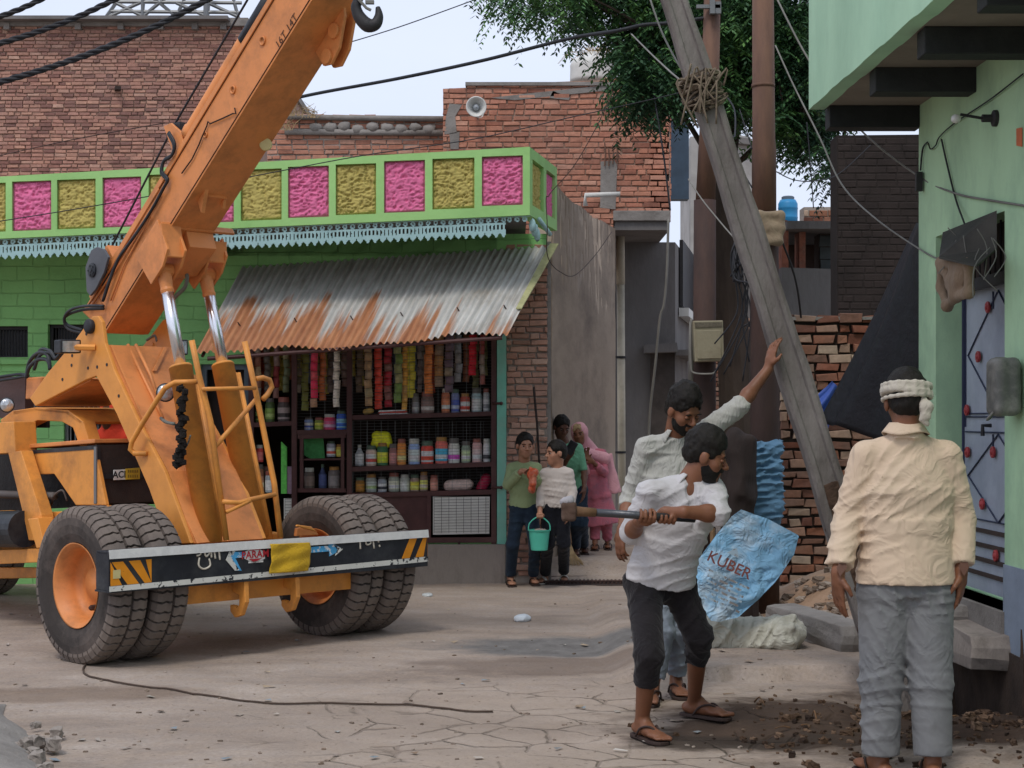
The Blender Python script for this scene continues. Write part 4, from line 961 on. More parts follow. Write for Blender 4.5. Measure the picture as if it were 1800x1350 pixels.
J = [
 (724, 737, 729, 38, 'square', ('#5c5a58', '#77757a', '#9a9a98'), 'small grey jar, leftmost of the jars on the top right shelf'),
 (740, 763, 729, 40, 'round', ('#5b4a45', '#6e5a54', '#a7a09a'), 'wide brown jar on the top right shelf beside a small grey jar'),
 (776, 791, 728, 45, 'square', ('#8f5238', '#b5694a', '#c9b7a4'), 'tall rust orange jar on the top right shelf'),
 (793, 808, 728, 44, 'square', ('#5a6386', '#3c4a8a', '#8f98b0'), 'dark blue jar on the top right shelf next to the rust orange one'),
 (809, 826, 727, 36, 'square', ('#8d4034', '#b9b3a8', '#c23c30'), 'red and white square packet jar on the top right shelf'),
 (829, 847, 727, 45, 'round', ('#7f9196', '#b3c6c6', '#dde3e0'), 'pale blue white jar near the right end of the top shelf'),
 (849, 861, 726, 43, 'square', ('#85888a', '#c2c4c4', '#77797c'), 'white and grey jar at the right end of the top shelf'),
 (624, 640, 819, 37, 'bottle', ('#8b8e92', '#a7a9ad'), 'clear bottle at the left end of the middle right shelf'),
 (643, 662, 819, 36, 'round', ('#c5948a', '#d8b6ac', '#a5463e'), 'pale pink jar on the middle right shelf beside the clear bottle'),
 (663, 682, 818, 40, 'square', ('#2f5a3a', '#d5cf3a', '#9cb02c'), 'yellow and green jar on the middle right shelf'),
 (684, 698, 818, 38, 'round', ('#75504f', '#9a6a68'), 'dusky pink jar on the middle right shelf beside the orange jar'),
 (698, 714, 818, 47, 'square', ('#d86a34', '#e57840', '#f0a070'), 'bright orange jar on the middle right shelf'),
 (718, 738, 817, 46, 'round', ('#7186b8', '#9fb2d6', '#d9dde6'), 'light blue jar on the middle right shelf'),
 (740, 762, 817, 42, 'round', ('#a53a2e', '#d8d4cc', '#c43c26'), 'white and red jar in the middle of the middle right shelf'),
 (765, 787, 816, 48, 'square', ('#a8554c', '#3f8fc4', '#e0e4e6'), 'blue jar with a white mark on the middle right shelf'),
 (788, 808, 816, 46, 'round', ('#9d9c96', '#d9d4dc', '#d8459a'), 'white and magenta jar on the middle right shelf'),
 (830, 847, 815, 44, 'square', ('#a58280', '#b69694', '#d2c8c4'), 'dull pink jar near the right end of the middle shelf'),
 (849, 862, 815, 44, 'round', ('#a9a8a6', '#cfcfce', '#3c3c3e'), 'white jar with black marks at the right end of the middle shelf'),
 (625, 641, 865, 26, 'round', ('#7a5426', '#9a6b30'), 'amber jar at the left end of the bottom right shelf'),
 (643, 662, 865, 32, 'round', ('#7d827e', '#9aa09c', '#8fa070'), 'grey jar with a pale band on the bottom right shelf'),
 (664, 680, 865, 27, 'square', ('#7c8088', '#b9bdc4', '#2c2e34'), 'small white and black jar on the bottom right shelf'),
 (683, 702, 864, 33, 'round', ('#7c8278', '#d6ae98', '#c8c0b4'), 'jar with a peach band and green lid on the bottom right shelf'),
 (703, 720, 864, 30, 'square', ('#8a8e88', '#a6aaa4'), 'plain grey jar on the bottom right shelf beside the peach one'),
 (721, 737, 864, 30, 'round', ('#7d6a60', '#d0a23c', '#e0bc5c'), 'jar with a yellow band on the bottom right shelf'),
 (738, 752, 864, 35, 'square', ('#6e5d56', '#c8ab5c', '#a9a096'), 'narrow brown and yellow jar at the right of the row on the bottom shelf'),
 (535, 551, 756, 22, 'square', ('#6a7a9c', '#bcc4d6', '#3c4c8c'), 'white and blue jar on the shelf over the small cupboard'),
 (553, 569, 756, 22, 'round', ('#6d7a3a', '#a9c24a', '#7c8c2c'), 'lime green jar on the shelf over the small cupboard'),
 (569, 590, 756, 28, 'round', ('#a82c4c', '#d85070', '#e88c9c'), 'pink red jar on the shelf over the small cupboard'),
 (591, 609, 756, 34, 'square', ('#2a4a94', '#6f9ad8', '#2c58b0'), 'blue jar at the right end of the shelf over the small cupboard'),
 (449, 463, 742, 30, 'square', ('#4c5c36', '#7c8c50', '#2c3420'), 'green box jar on the left shelf behind the crane frame'),
 (466, 483, 742, 42, 'square', ('#3c4c2c', '#6c8440', '#8c9c60'), 'tall green packet jar on the left shelf'),
 (488, 510, 742, 44, 'round', ('#3c3432', '#7c706c', '#2c2826'), 'dark jar full of sweets on the left shelf'),
 (535, 553, 858, 36, 'round', ('#4c4440', '#6a5c56'), 'dusty brown jar inside the small cupboard'),
 (560, 574, 858, 42, 'bottle', ('#2c3450', '#3a4468'), 'dark blue bottle inside the small cupboard'),
 (577, 598, 858, 38, 'square', ('#55504e', '#6c6866'), 'grey jar inside the small cupboard'),
 (811, 827, 815, 40, 'round', ('#6e7a6c', '#9aa884', '#c8c8b8'), 'sage green jar in the gap of the middle right shelf'),
 (756, 770, 863, 28, 'round', ('#8a5a50', '#b4786a'), 'small salmon jar beside the pale packet on the bottom shelf'),
 (538, 552, 803, 26, 'round', ('#7c5c44', '#a88460'), 'brown tub on the upper level of the small cupboard'),
 (574, 590, 803, 28, 'square', ('#7a7c84', '#a4a8b4', '#c84c3c'), 'grey tub with a red band on the upper level of the small cupboard'),
 (591, 602, 803, 22, 'round', ('#a08c3c', '#c8b04c'), 'small mustard tub on the upper level of the small cupboard'),
 (449, 464, 866, 50, 'square', ('#6c4c3c', '#94705c', '#c0a890'), 'tall brown tin low in the left bay of the cage'),
 (466, 480, 866, 38, 'round', ('#7c8488', '#a8b0b4'), 'grey tin low in the left bay beside the tall brown tin'),
 (450, 463, 812, 30, 'round', ('#9c3c3c', '#c46060'), 'red tin stacked on the tall brown tin in the left bay')]
for i, (x0_, x1_, yb, h_, k_, c_, lb) in enumerate(J): jar(x0_, x1_, yb, h_, k_, c_, lb, lidc=('#4a4744', '#6c4038', '#8c8c86', '#3c4c40', '#7a5a30')[i % 5])
def bag(name, pts, d, th, m, label, cat, group=None):
    """soft packet bulging from an outline"""
    S = SDF(.012, .03); ps = [P(x, y, d) for x, y in pts]
    for i in range(len(ps)-1): S.cap(ps[i], ps[i+1], th)
    S.disp = folds(.008, 16, 16, 16, seed=len(label)); vs, fs = S.mesh()
    return tag(build(name, (vs, fs), m, None, base=ps[0], smooth=True), label, cat, group)
bag('packet', [(660, 780), (680, 778), (678, 768), (662, 766)], DF+.2, .045, pm('#d9b020', .5), 'bright yellow packet leaning over the jars of the middle right shelf', 'packet')
bag('packet', [(790, 854), (822, 852)], DF+.2, .055, pm('#a8948c', .5), 'crumpled pale plastic packet lying on the bottom right shelf', 'packet')
bag('packet', [(846, 858), (855, 842)], DF+.26, .05, pm('#8a2038', .5), 'dark red packet at the right end of the bottom shelf', 'packet')
bag('packet', [(643, 724), (652, 722)], DF+.16, .028, pm('#a08448', .5), 'folded ochre packet at the left end of the top right shelf', 'packet')
mb = MB()
for i, (y_, c_) in enumerate(((727, 0), (724, 1), (721, 2))): mb.cur = c_; slab_px(mb, [(664, y_+3), (718-4*i, y_+1), (716, y_-1), (668, y_)], DF+.05, .25)
tag(build('paper_stack', mb, [pm('#c8c0b4'), pm('#a03c30'), pm('#b8b0ac')], None, base=P(690, 727, DF)), 'flat stack of red and white papers on the top right shelf', 'papers')
mb = MB(); slab_px(mb, [(535, 800), (548, 808), (571, 806), (568, 770), (534, 772)], DF+.12, .02); tag(build('cloth_piece', mb, pm('#35683c', .9), None, base=P(550, 800, DF)), 'green cloth hanging in the small cupboard of the cage', 'cloth')
mb = MB(); slab_px(mb, [(494, 868), (504, 868), (504, 786), (494, 776)], DF+.14, .04); tag(build('board', mb, pm('#4a9440', .6), None, base=P(500, 868, DF)), 'narrow bright green board standing in the left bay of the cage', 'board')
mb = MB(); slab_px(mb, [(505, 868), (514, 868), (514, 820), (505, 820)], DF+.14, .05); tag(build('carton', mb, pm('#6a5a66', .6), None, base=P(510, 868, DF)), 'small purple grey carton beside the green board', 'carton')
mb = MB(); mb.tube([P(430, 868, DF+.2), P(446, 868, DF+.2)], .06, 8); mb.box(P(455, 850, DF+.2), (.1, .12, .2)); mb.box(P(470, 842, DF+.25), (.07, .1, .24)); tag(build('carton', mb, pm('#4a3a34', .8), None, base=P(450, 868, DF)), 'pile of dark brown cartons low in the left bay', 'carton')
# strips of packets hanging from the front rail
strips = [(x_, y_, w_, '#%02x%02x%02x' % tuple(min(255, int(int(c_[q:q+2], 16)*1.75)) for q in (1, 3, 5))) for x_, y_, w_, c_ in [(452, 700, 13, '#5a3a2e'), (470, 690, 12, '#3e3a34'), (486, 700, 11, '#5a2a2a'), (504, 690, 12, '#3c4030'), (524, 690, 12, '#3a3428'), (537, 722, 13, '#5c5f36'), (552, 716, 13, '#9a2c40'), (567, 704, 12, '#7c4a30'), (581, 690, 12, '#3f3836'), (592, 716, 12, '#8e8a82'), (606, 680, 11, '#4a3c38'), (632, 690, 13, '#4a4036'), (647, 714, 14, '#6f5c46'), (665, 719, 14, '#9a3a30'), (682, 716, 14, '#7c2c34'), (700, 708, 14, '#4c5c34'), (712, 722, 10, '#94703a'), (722, 700, 17, '#8a8434'), (738, 690, 9, '#3c3634'), (753, 692, 15, '#9a5a34'), (772, 680, 16, '#7a5c3c'), (790, 690, 16, '#453a40'), (806, 672, 12, '#5a5c60'), (831, 660, 14, '#a02430'), (847, 676, 10, '#5c2c2a')]]
back_n = len(strips); rb_ = random.Random(17); strips += [(448+i*15.5, rb_.uniform(655, 700), 12, rb_.choice(('#b87a5c', '#98956a', '#c45c40', '#a59b8e', '#7886a8', '#c8b450'))) for i in range(27)]
SL_ = ['brown', 'dark grey', 'dark red', 'mossy', 'near black', 'olive green', 'crimson', 'copper brown', 'charcoal', 'silver', 'murky brown', 'drab', 'khaki', 'brick red', 'maroon', 'green', 'tan', 'yellow olive', 'thin black', 'orange brown', 'light brown', 'purple grey', 'blue grey', 'scarlet', 'thin red brown']
pos_ = ['first from the left', 'second from the left', 'third from the left', 'fourth from the left', 'behind the cupboard post']+['over the jars of the small cupboard']*5+['beside the cage post']+['above the papers']*6+['above the wide brown jar', 'above the jars']+['above the right half of the top shelf']*6
for i, (x, yb, wpx, c_) in enumerate(strips):
    d = DF+.05+.05*(i % 3)+(.22 if i >= back_n else 0); mb = MB(); y = 588; w2 = wpx/2/F*d*.95; k = 0; rnd = random.Random(i)
    n_ = max(3, int((yb-y)/ (12+rnd.random()*5))); hh = (yb-y)/n_
    for k in range(n_):
        xo = x+rnd.uniform(-1.2, 1.2); q = P(xo, y+hh*(k+.5), d); h2 = hh/2/F*d*.96; R = Matrix.Rotation(rnd.uniform(-.3, .3), 3, 'Z') @ Matrix.Rotation(rnd.uniform(-.12, .12), 3, 'Y'); tn = rnd.random()
        def pl(u, v): e = (1-(2*u-1)**4)*(1-(2*v-1)**4); return q+R@V(((2*u-1)*w2, -.022*e, (2*v-1)*h2))
        mb.grid(pl, 4, 4, tn)
        mb.grid(lambda u, v: q+R@V(((1-2*u)*w2, .022*(1-(2*u-1)**4)*(1-(2*v-1)**4), (2*v-1)*h2)), 4, 4, tn)
    mm = tint_mat('strip'+c_, [c_, c_, '#a89c90' if i % 2 == 0 else c_, c_, '#c0b088' if i % 3 == 0 else c_], rough=.4, bp=.3, bs=80)
    tag(build('packet_strip', mb, mm, None, base=P(x, 588, d), smooth=True), f'hanging strip of {SL_[i]} packets, {pos_[i]}' if i < back_n else 'dim packet strip in the back row behind the others', 'packet strip', 'packet strips hanging in the shop front' if i < back_n else 'back row of packet strips')

# ---------------------------------------------------------------- alley floor things
mb = MB(); rnd = random.Random(2)
for (x0_, y0_, x1_, y1_, hh) in ((905, 985, 945, 1018, .10), (903, 950, 944, 985, .28)):
    pass
mb = MB()
g = G(925, 1012); mb.box((g.x, g.y+.1, .09), (.24, .42, .2)); mb.box((g.x-.02, g.y+.16, .27), (.22, .3, .18), .1)
tag(build('stone_block', mb, M['plaster_base'], None, base=(g.x, g.y, 0), bevel=.02), 'worn grey stone blocks stacked at the foot of the brick pier', 'stone block')
t = empty('drain_grate', G(1040, 1025), 'twisted iron bars covering the drain slit across the alley mouth', 'drain grate'); mb = MB()
for i in range(22): q = G(950+i*7, 1029); mb.tube([q+V((0, 0, .02)), q+V((.05, .28, .02))], .012, 5)
for yy in (1021, 1029): mb.tube([G(945, yy)+V((0, 0, .035)), G(1098, yy-1)+V((0, 0, .035))], .011, 6)
build('grate_bars', mb, M['rust_dark'], t)
mb = MB(); q = G(941, 1030); mb.b2((q.x, q.y-.02, .004), (q.x+.86, q.y+.3, .012)); build('drain_slit', mb, M['dark_void'], t)
# low raised brick paving further up the alley
t = empty('broom', P(1012, 985, 16.1), 'straw broom leaning against the alley wall behind the boys', 'broom'); mb = MB()
g = G(1010, 985); rnd = random.Random(5)
for i in range(60): mb.tube([P(1003, 955, 16.2), P(1003+rnd.uniform(-4, 6), 970, 16.1), P(1000+rnd.uniform(-4, 26), 992+rnd.uniform(-4, 3), 16.0)], [.004, .003, .002], 4)
build('bristles', mb, M['straw'], t)
mb = MB(); rod(mb, [(1003, 955), (998, 905)], [16.2, 16.5], .014, 6); build('handle', mb, M['wood'], t)
mb = MB(); rod(mb, [(938, 680), (944, 745), (950, 850), (956, 985)], [15.15, 15.13, 15.1, 15.3], .011, 6); tag(build('stick', mb, M['wood_dark'], None, base=P(956, 985, 15.2)), 'thin dark stick leaning on the brick pier behind the boys', 'stick')
# ---------------------------------------------------------------- buildings at the end of the alley
t = empty('pale_house', P(1290, 735+F*H/34, 34), 'pale rendered house far up the alley between the two rusty poles', 'house')
mb = MB(); slab_px(mb, [(1222, 900), (1330, 900), (1330, 262), (1318, 240), (1290, 236), (1222, 240)], 34, 3); build('wall', mb, mat('render_pale', '#a9a7a4', .9, var=.12, vs=.8, bp=.4, bs=6, dirt='#716b66', dirt_amt=.6), t)
mb = MB(); slab_px(mb, [(1284, 250), (1322, 254), (1322, 244), (1284, 238)], 33.8, 2); build('coping', mb, M['cement_dark'], t)
mb = MB(); slab_px(mb, [(1214, 240), (1226, 240), (1228, 470), (1214, 470)], 33.7, .3); build('corner_pier', mb, mat('lgrey2', '#9a9894', .9), t)
mb = MB(); slab_px(mb, [(1179, 350), (1211, 350), (1211, 200), (1179, 200)], 30, .3)
tag(build('blue_sheet', mb, mat('slate_blue', '#30404f', .6, var=.3), None, base=P(1195, 350, 30)), 'dark blue sheet hanging on the wall behind the red brick house corner', 'sheet')
t = empty('painted_sign', P(1267, 450, 25.5), 'narrow upright sign painted orange red on white in the alley', 'sign')
mb = MB(); slab_px(mb, [(1258, 452), (1277, 458), (1277, 372), (1258, 366)], 25.5, .05); build('board', mb, M['white_pl'], t)
mb = MB(); 
for i in range(5): slab_px(mb, [(1261, 398+i*11), (1274, 400+i*11), (1274, 393+i*11), (1261, 391+i*11)], 25.46, .03)
build('painted_marks', mb, mat('orange_red', '#c0542f', .8, chips='#d5d5d0', chip_at=.6), t)
t = empty('alley_house', P(1270, 735+F*H/26, 26), 'dark soot grey house closing the alley with a patch of bare brick', 'house')
mb = MB(); slab_px(mb, [(1215, 1000), (1320, 1000), (1320, 470), (1300, 455), (1215, 452)], 26, 2); build('wall', mb, M['cement_dark'], t)
mb = MB(); slab_px(mb, [(1262, 700), (1276, 700), (1276, 575), (1262, 570)], 25.95, .04); slab_px(mb, [(1285, 740), (1297, 745), (1297, 610), (1285, 600)], 25.95, .04); build('window', mb, M['dark_void'], t)
brick_face('brick_patch', [(1228, 800), (1318, 800), (1318, 560), (1290, 540), (1228, 620)], 25.9, M['brick_stack'], M['mortar_dark'], t, .1, seed=31, bh=.06, jit=.015)
mb = MB(); slab_px(mb, [(1275, 500), (1330, 500), (1330, 395), (1275, 400)], 27, 1.0); build('upper_wall', mb, M['cement_dark'], t)
t = empty('slab_house', P(1430, 735+F*H/18, 18), 'grey house with a heavy concrete roof slab behind the stacked brick wall', 'house')
mb = MB(); slab_px(mb, [(1362, 700), (1640, 700), (1640, 560), (1362, 560)], 19, 2); build('wall', mb, M['dark_void'], t)
mb = MB(); slab_px(mb, [(1374, 560), (1640, 558), (1640, 478), (1374, 470)], 18, 2.4); build('roof_slab', mb, M['cement_dark'], t)
mb = MB(); slab_px(mb, [(1440, 478), (1640, 478), (1640, 402), (1440, 402)], 18.4, .3)
mb2 = MB(); mb2.cur = 1; mb2.v, mb2.f, mb2.t, mb2.mi = mb.v, mb.f, mb.t, [1]*len(mb.f); mb2.cur = 0
dd = 18.4; bricks(mb2, (0, dd, 0), (1, 0, 0), (0, -1, 0), [(lx(1440, dd), lz(478, dd)), (lx(1640, dd), lz(478, dd)), (lx(1640, dd), lz(402, dd)), (lx(1440, dd), lz(402, dd))], seed=41, bl=.35, bh=.13, jit=.012)
build('block_wall', mb2, [mat('block_grey', '#4b4f50', .9, var=.3), M['mortar_dark']], t)
mb = MB(); slab_px(mb, [(1384, 402), (1640, 402), (1640, 390), (1384, 388)], 17.9, 2.6); build('top_band', mb, M['cement_dark'], t)
mb = MB(); slab_px(mb, [(1374, 475), (1386, 475), (1386, 388), (1374, 385)], 18.1, .3); slab_px(mb, [(1405, 478), (1416, 478), (1416, 402), (1405, 402)], 18.2, .3)
build('brick_post', mb, mat('brick_plain', '#8a5644', .9, var=.4, vs=9, dirt='#b0a295', dirt_amt=.6), t)
mb = MB(); rod(mb, [(1470, 560), (1470, 525)], 17.8, .03, 10); build('pipe_stub', mb, mat('tealpipe', '#4f7f88', .6), t)
mb = MB(); slab_px(mb, [(1380, 480), (1445, 480), (1445, 396), (1380, 396)], 19.6, .2); build('back_wall', mb, mat('brown_back', '#5c4a42', .9, var=.3, vs=5), t)
t = empty('roof_wall', P(1445, 390, 20), 'short brick parapet on the grey slab house under the blue tank', 'wall'); 
brick_face('brickwork', [(1413, 392), (1640, 392), (1640, 363), (1413, 364)], 20, M['brick_stack'], M['mortar'], t, .3, seed=44, bh=.07)
t = empty('blue_tank', P(1385, 395, 22), 'bright blue plastic water tank on the roof between the rusty pole and the dark wall', 'tank')
c0 = P(1385, 400, 22); r = 17/F*22; mb = MB(); hh = 52/F*22
mb.lathe([(0, r), (.3*hh, r), (.32*hh, r*1.04), (.36*hh, r), (.62*hh, r), (.64*hh, r*1.04), (.68*hh, r), (.8*hh, r), (.93*hh, r*.8), (.93*hh, r*.62)], c0, (0, 0, 1), 28); build('tank_body', mb, mat('tank_blue', '#2f86b8', .45, var=.1, bp=.1), t, smooth=True)
mb = MB(); mb.lathe([(.92*hh, r*.66), (1.03*hh, r*.66), (1.06*hh, r*.5)], c0, (0, 0, 1), 24); build('lid', mb, mat('lid_grey', '#5f6d78', .5), t)
tag(build('globe', (lambda q: (q.ball(P(1399, 400, 21.6), .075, 12), q)[1])(MB()), M['white_pl'], None, base=P(1399, 408, 21.6), smooth=True), 'small white globe beside the blue tank', 'globe')
# tall dark wall and the tarpaulins between it and the mint house
t = empty('dark_wall', P(1545, 735+F*H/14.5, 14.5), 'tall soot black brick wall between the alley and the mint green house', 'wall')
mb = MB(); mb.cur = 1; slab_px(mb, [(1473, 1060), (1660, 1060), (1660, 236), (1471, 238)], 14.5, .3); mb.cur = 0
dd = 14.5; bricks(mb, (0, dd, 0), (1, 0, 0), (0, -1, 0), [(lx(1474, dd), lz(1060, dd)), (lx(1650, dd), lz(1060, dd)), (lx(1650, dd), lz(238, dd)), (lx(1473, dd), lz(240, dd))], seed=51, proud=.004, jit=.003, bl=.17, bh=.055, m=.008)
build('brickwork', mb, [mat('soot_brick', '#2e2523', .85, var=.35, vs=3, bp=.4), mat('soot', '#2a2321', .9, var=.3)], t)
def drape(name, q, m, label, cat, folds_=7, amp=.05, base=None, sag=0):
    q = [V(x) for x in q]; n = (q[1]-q[0]).cross(q[3]-q[0]).normalized()
    mb = MB()
    def f(u, v):
        p = q[0].lerp(q[1], u).lerp(q[3].lerp(q[2], u), v)
        return p+n*(amp*math.sin(u*folds_*3+v*2.2)*(.3+v)+amp*.6*math.sin(u*folds_*7.1+1+v*4)*v)+V((0, 0, -sag*math.sin(math.pi*u)*(1)))
    mb.grid(f, 60, 40); o = build(name, mb, m, None, base=base or q[0], smooth=True); s_ = o.modifiers.new('s', 'SOLIDIFY'); s_.thickness = .006; return tag(o, label, cat)
M['tarp_black'] = mat('tarp_black', '#101118', .55, var=.3, vs=4, bp=.5, bs=9, bdist=.02, spec=.4); M['tarp_blue'] = mat('tarp_blue', '#34509a', .5, var=.2, vs=4, bp=.4, bs=9)
drape('tarpaulin', [P(1612, 392, 11.2), P(1622, 395, 10.7), P(1640, 800, 10.7), P(1436, 740, 11.8)], M['tarp_black'], 'black tarpaulin stretched down from the corner of the mint green house', 'tarpaulin', 3, .035)
drape('tarpaulin', [P(1463, 670, 12.1), P(1474, 682, 12.1), P(1452, 760, 12.1), P(1432, 700, 12.1)], M['tarp_blue'], 'blue tarpaulin edge showing beside the black tarpaulin', 'tarpaulin', 3, .02)

# ---------------------------------------------------------------- the rough stack of bricks behind the poles
t = empty('brick_stack', P(1440, 735+F*H/13.4, 13.4), 'rough dry laid brick wall with mixed pink and cream bricks behind the leaning pole', 'wall')
dd = 13.4; poly = [(lx(1371, dd), -.1), (lx(1640, dd), -.1), (lx(1640, dd), lz(560, dd)), (lx(1371, dd), lz(562, dd))]
mb = MB(); mb.cur = 1; slab_px(mb, [(1372, 1100), (1640, 1100), (1640, 564), (1372, 566)], dd, .3); mb.cur = 0
bricks(mb, (0, dd, 0), (1, 0, 0), (0, -1, 0), poly, seed=61, bl=.17, bh=.062, m=.016, proud=.05, jit=.02, miss=.02)
build('brickwork', mb, [M['brick_stack'], M['mortar_dark']], t)
mb = MB(); slab_px(mb, [(1370, 563), (1640, 561), (1640, 556), (1370, 557)], dd-.06, .34); build('mortar_top', mb, M['cement'], t)

# ---------------------------------------------------------------- poles
def loft(mb, path, prof_fn, tint=None):
    n = len(prof_fn(0)); vs = []
    for i, p in enumerate(path):
        a = path[max(0, i-1)]; b = path[min(len(path)-1, i+1)]; d = (V(b)-V(a)).normalized(); s = d.cross(V((0, 1, 0))).normalized(); w = s.cross(d)
        for (x, y) in prof_fn(i/(len(path)-1)): vs.append(V(p)+s*x+w*y)
    fs = [(i*n+k, i*n+(k+1) % n, (i+1)*n+(k+1) % n, (i+1)*n+k) for i in range(len(path)-1) for k in range(n)]
    fs += [tuple(range(n-1, -1, -1)), tuple(range((len(path)-1)*n, len(path)*n))]; mb._add(vs, fs, tint)
DL = 9.35
pole = empty('leaning_pole', P(1535, 1213, DL), 'weathered grey concrete electricity pole leaning left, its foot dark with earth', 'pole')
def prof(t_):
    t_ *= 1.31; w_ = .096-.026*t_+.004*math.sin(t_*31); h_ = .075-.02*t_; g = .014
    q = [(-w_, -h_*.8), (-w_*.8, -h_), (-w_*.52, -h_), (-w_*.4, -h_+g), (w_*.4, -h_+g), (w_*.52, -h_), (w_*.8, -h_), (w_, -h_*.8), (w_, h_*.8), (w_*.8, h_), (-w_*.8, h_), (-w_, h_*.8)]
    return [(x*(1+.05*noise3([t_*30+k], [k*2.3], [0])[0]), y*(1+.08*noise3([t_*40], [k*1.3], [5])[0])) for k, (x, y) in enumerate(q)]
path = [lerp(P(1587, 1262, DL), P(1044, -443, DL), i/118) for i in range(119)]
mb = MB(); loft(mb, path, prof)
m = MATS['conc_pole']
build('concrete_shaft', mb, m, pole, smooth=False)
S = SDF(.012, .02)
for i in range(8): S.flat(P(1457+i*11.5, 850+i*36, DL), P(1469+i*11.5, 888+i*36, DL), .084+.004*(i % 3), .088, (1, 0, 0), .84)
S.disp = folds(.02, 16, 16, 12, seed=8); build('muddy_foot', S.mesh(), mat('earth', '#4c3a2e', .95, var=.35, vs=9, bp=1, bs=40, dirt='#2a1f18', dirt_amt=.6), pole, smooth=True)
t = empty('knotted_wires', P(1225, 150, DL), 'knot of old cables and rope tied round the leaning concrete pole', 'wires'); mb = MB(); rnd = random.Random(8)
dpl = (P(1172, -40, DL)-P(1587, 1262, DL)).normalized(); c0 = P(1233, 155, DL)
for i in range(16):
    pts = []; ph = rnd.uniform(0, 6.28); R_ = rnd.uniform(.105, .14); sh = rnd.uniform(-.09, .07); tilt = rnd.uniform(-.07, .07)
    for k in range(15):
        a = ph+k/14*rnd.choice((4.5, 6.6)); s_ = dpl.cross(V((0, 1, 0))).normalized(); w_ = s_.cross(dpl)
        pts.append(c0+dpl*(sh+tilt*math.sin(a))+s_*math.cos(a)*R_*.92+w_*math.sin(a)*R_*.8)
    mb.tube(pts, rnd.choice((.006, .008, .011)), 5)
for i in range(12):
    p = c0+V((rnd.uniform(-.1, .12), -.1, rnd.uniform(-.06, .06))); mb.tube(spline([p, p+V((rnd.uniform(-.1, .08), -.03, rnd.uniform(-.05, .1))), p+V((rnd.uniform(-.12, .15), -.02, rnd.uniform(-.3, -.06)))], 4), .006, 5)
build('strands', mb, mat('oldrope', '#6f6253', .85, var=.4, vs=30), t, smooth=True)
D1_ = 12.4
t = empty('rusty_pole', P(1343, 735+F*H/D1_, D1_), 'tall rust brown steel pole with its foot wrapped in blue cloth', 'pole')
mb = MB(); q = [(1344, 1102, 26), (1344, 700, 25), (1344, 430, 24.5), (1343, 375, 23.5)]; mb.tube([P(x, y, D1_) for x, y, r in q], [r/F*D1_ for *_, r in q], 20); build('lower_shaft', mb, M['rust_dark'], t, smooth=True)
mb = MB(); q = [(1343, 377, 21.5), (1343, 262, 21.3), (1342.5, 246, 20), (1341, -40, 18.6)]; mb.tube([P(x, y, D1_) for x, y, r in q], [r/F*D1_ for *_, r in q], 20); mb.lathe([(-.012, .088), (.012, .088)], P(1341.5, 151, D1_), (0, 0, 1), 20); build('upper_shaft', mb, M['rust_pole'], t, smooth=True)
S = SDF(.012, .03)
for i in range(13):
    y = 782+i*10.5; a = math.sin(i*1.9)*5
    S.cap(P(1322, y+a, D1_-.1), P(1366, y-a+4, D1_-.1), .032+.01*(i % 2)); S.cap(P(1321, y+a, D1_), P(1326, y, D1_-.09), .034); S.cap(P(1367, y, D1_), P(1364, y, D1_-.09), .034)
for x in (1324, 1340, 1356, 1366): S.cap(P(x, 905, D1_-.1), P(x-1, 940 if x < 1360 else 910, D1_-.12), .04, .03)
S.disp = (lambda f, g: lambda x, y, z: f(x, y, z)+g(x, y, z))(folds(.03, 5, 5, 30, seed=4), creases(.02, 5, .06, .3)); M['blue_cloth'] = cloth('blue_cloth', '#5b7f9c', .25, dirt='#3a4a56', da=.6, bs=10)
tag(build('cloth_wrap', S.mesh(), M['blue_cloth'], None, base=P(1343, 935, D1_), smooth=True), 'faded blue cloth wound round the foot of the rusty pole', 'cloth')
S = SDF(.012, .03)
q_ = [P(x, y, D1_-.11) for x, y in ((1334, 377), (1372, 378), (1374, 402), (1368, 424), (1346, 425), (1334, 405), (1334, 377), (1350, 400), (1362, 400), (1358, 415))]; [S.cap(q_[i], q_[i+1], .027) for i in range(9)]; S.ell(P(1352, 398, D1_-.08), (.075, .05, .09)); S.disp = folds(.018, 9, 9, 7, seed=2)
tag(build('sack_cover', S.mesh(), cloth('beige_cloth', '#8c7c68', .15, bs=10), None, base=P(1353, 400, D1_), smooth=True), 'beige sackcloth bag tied on the rusty pole by the blue tank', 'bag')
D2_ = 14.0
t = empty('rusty_pole', P(1235, 735+F*H/D2_, D2_), 'thinner rust brown steel pole carrying the cream meter box, left of the leaning pole', 'pole')
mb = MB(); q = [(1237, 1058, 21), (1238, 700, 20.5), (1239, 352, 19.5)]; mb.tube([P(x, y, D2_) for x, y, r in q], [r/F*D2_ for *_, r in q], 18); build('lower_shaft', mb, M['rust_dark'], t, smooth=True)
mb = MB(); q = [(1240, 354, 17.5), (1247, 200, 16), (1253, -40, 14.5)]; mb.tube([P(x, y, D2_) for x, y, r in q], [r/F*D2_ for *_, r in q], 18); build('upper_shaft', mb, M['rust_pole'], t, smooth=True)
mb = MB(); mb.box(P(1245, 12, D2_-.1), (.2, .04, .03)); mb.box(P(1252, 10, D2_-.12), (.04, .05, .14)); mb.box(P(1262, 14, D2_-.1), (.05, .04, .1)); build('insulator_clamp', mb, M['steel_grey'], t)
t = empty('meter_box', P(1244, 636, D2_-.2), 'cream metal meter box strapped to the thinner rusty pole', 'box')
mb = MB(); db = D2_-.28; slab_px(mb, [(1222, 636), (1273, 634), (1271, 563), (1218, 564)], db, .2); build('case', mb, mat('cream_box', '#8f8770', .6, var=.12, vs=5, dirt='#5a4c3a', dirt_amt=.6, ds=5), t, bevel=.008)
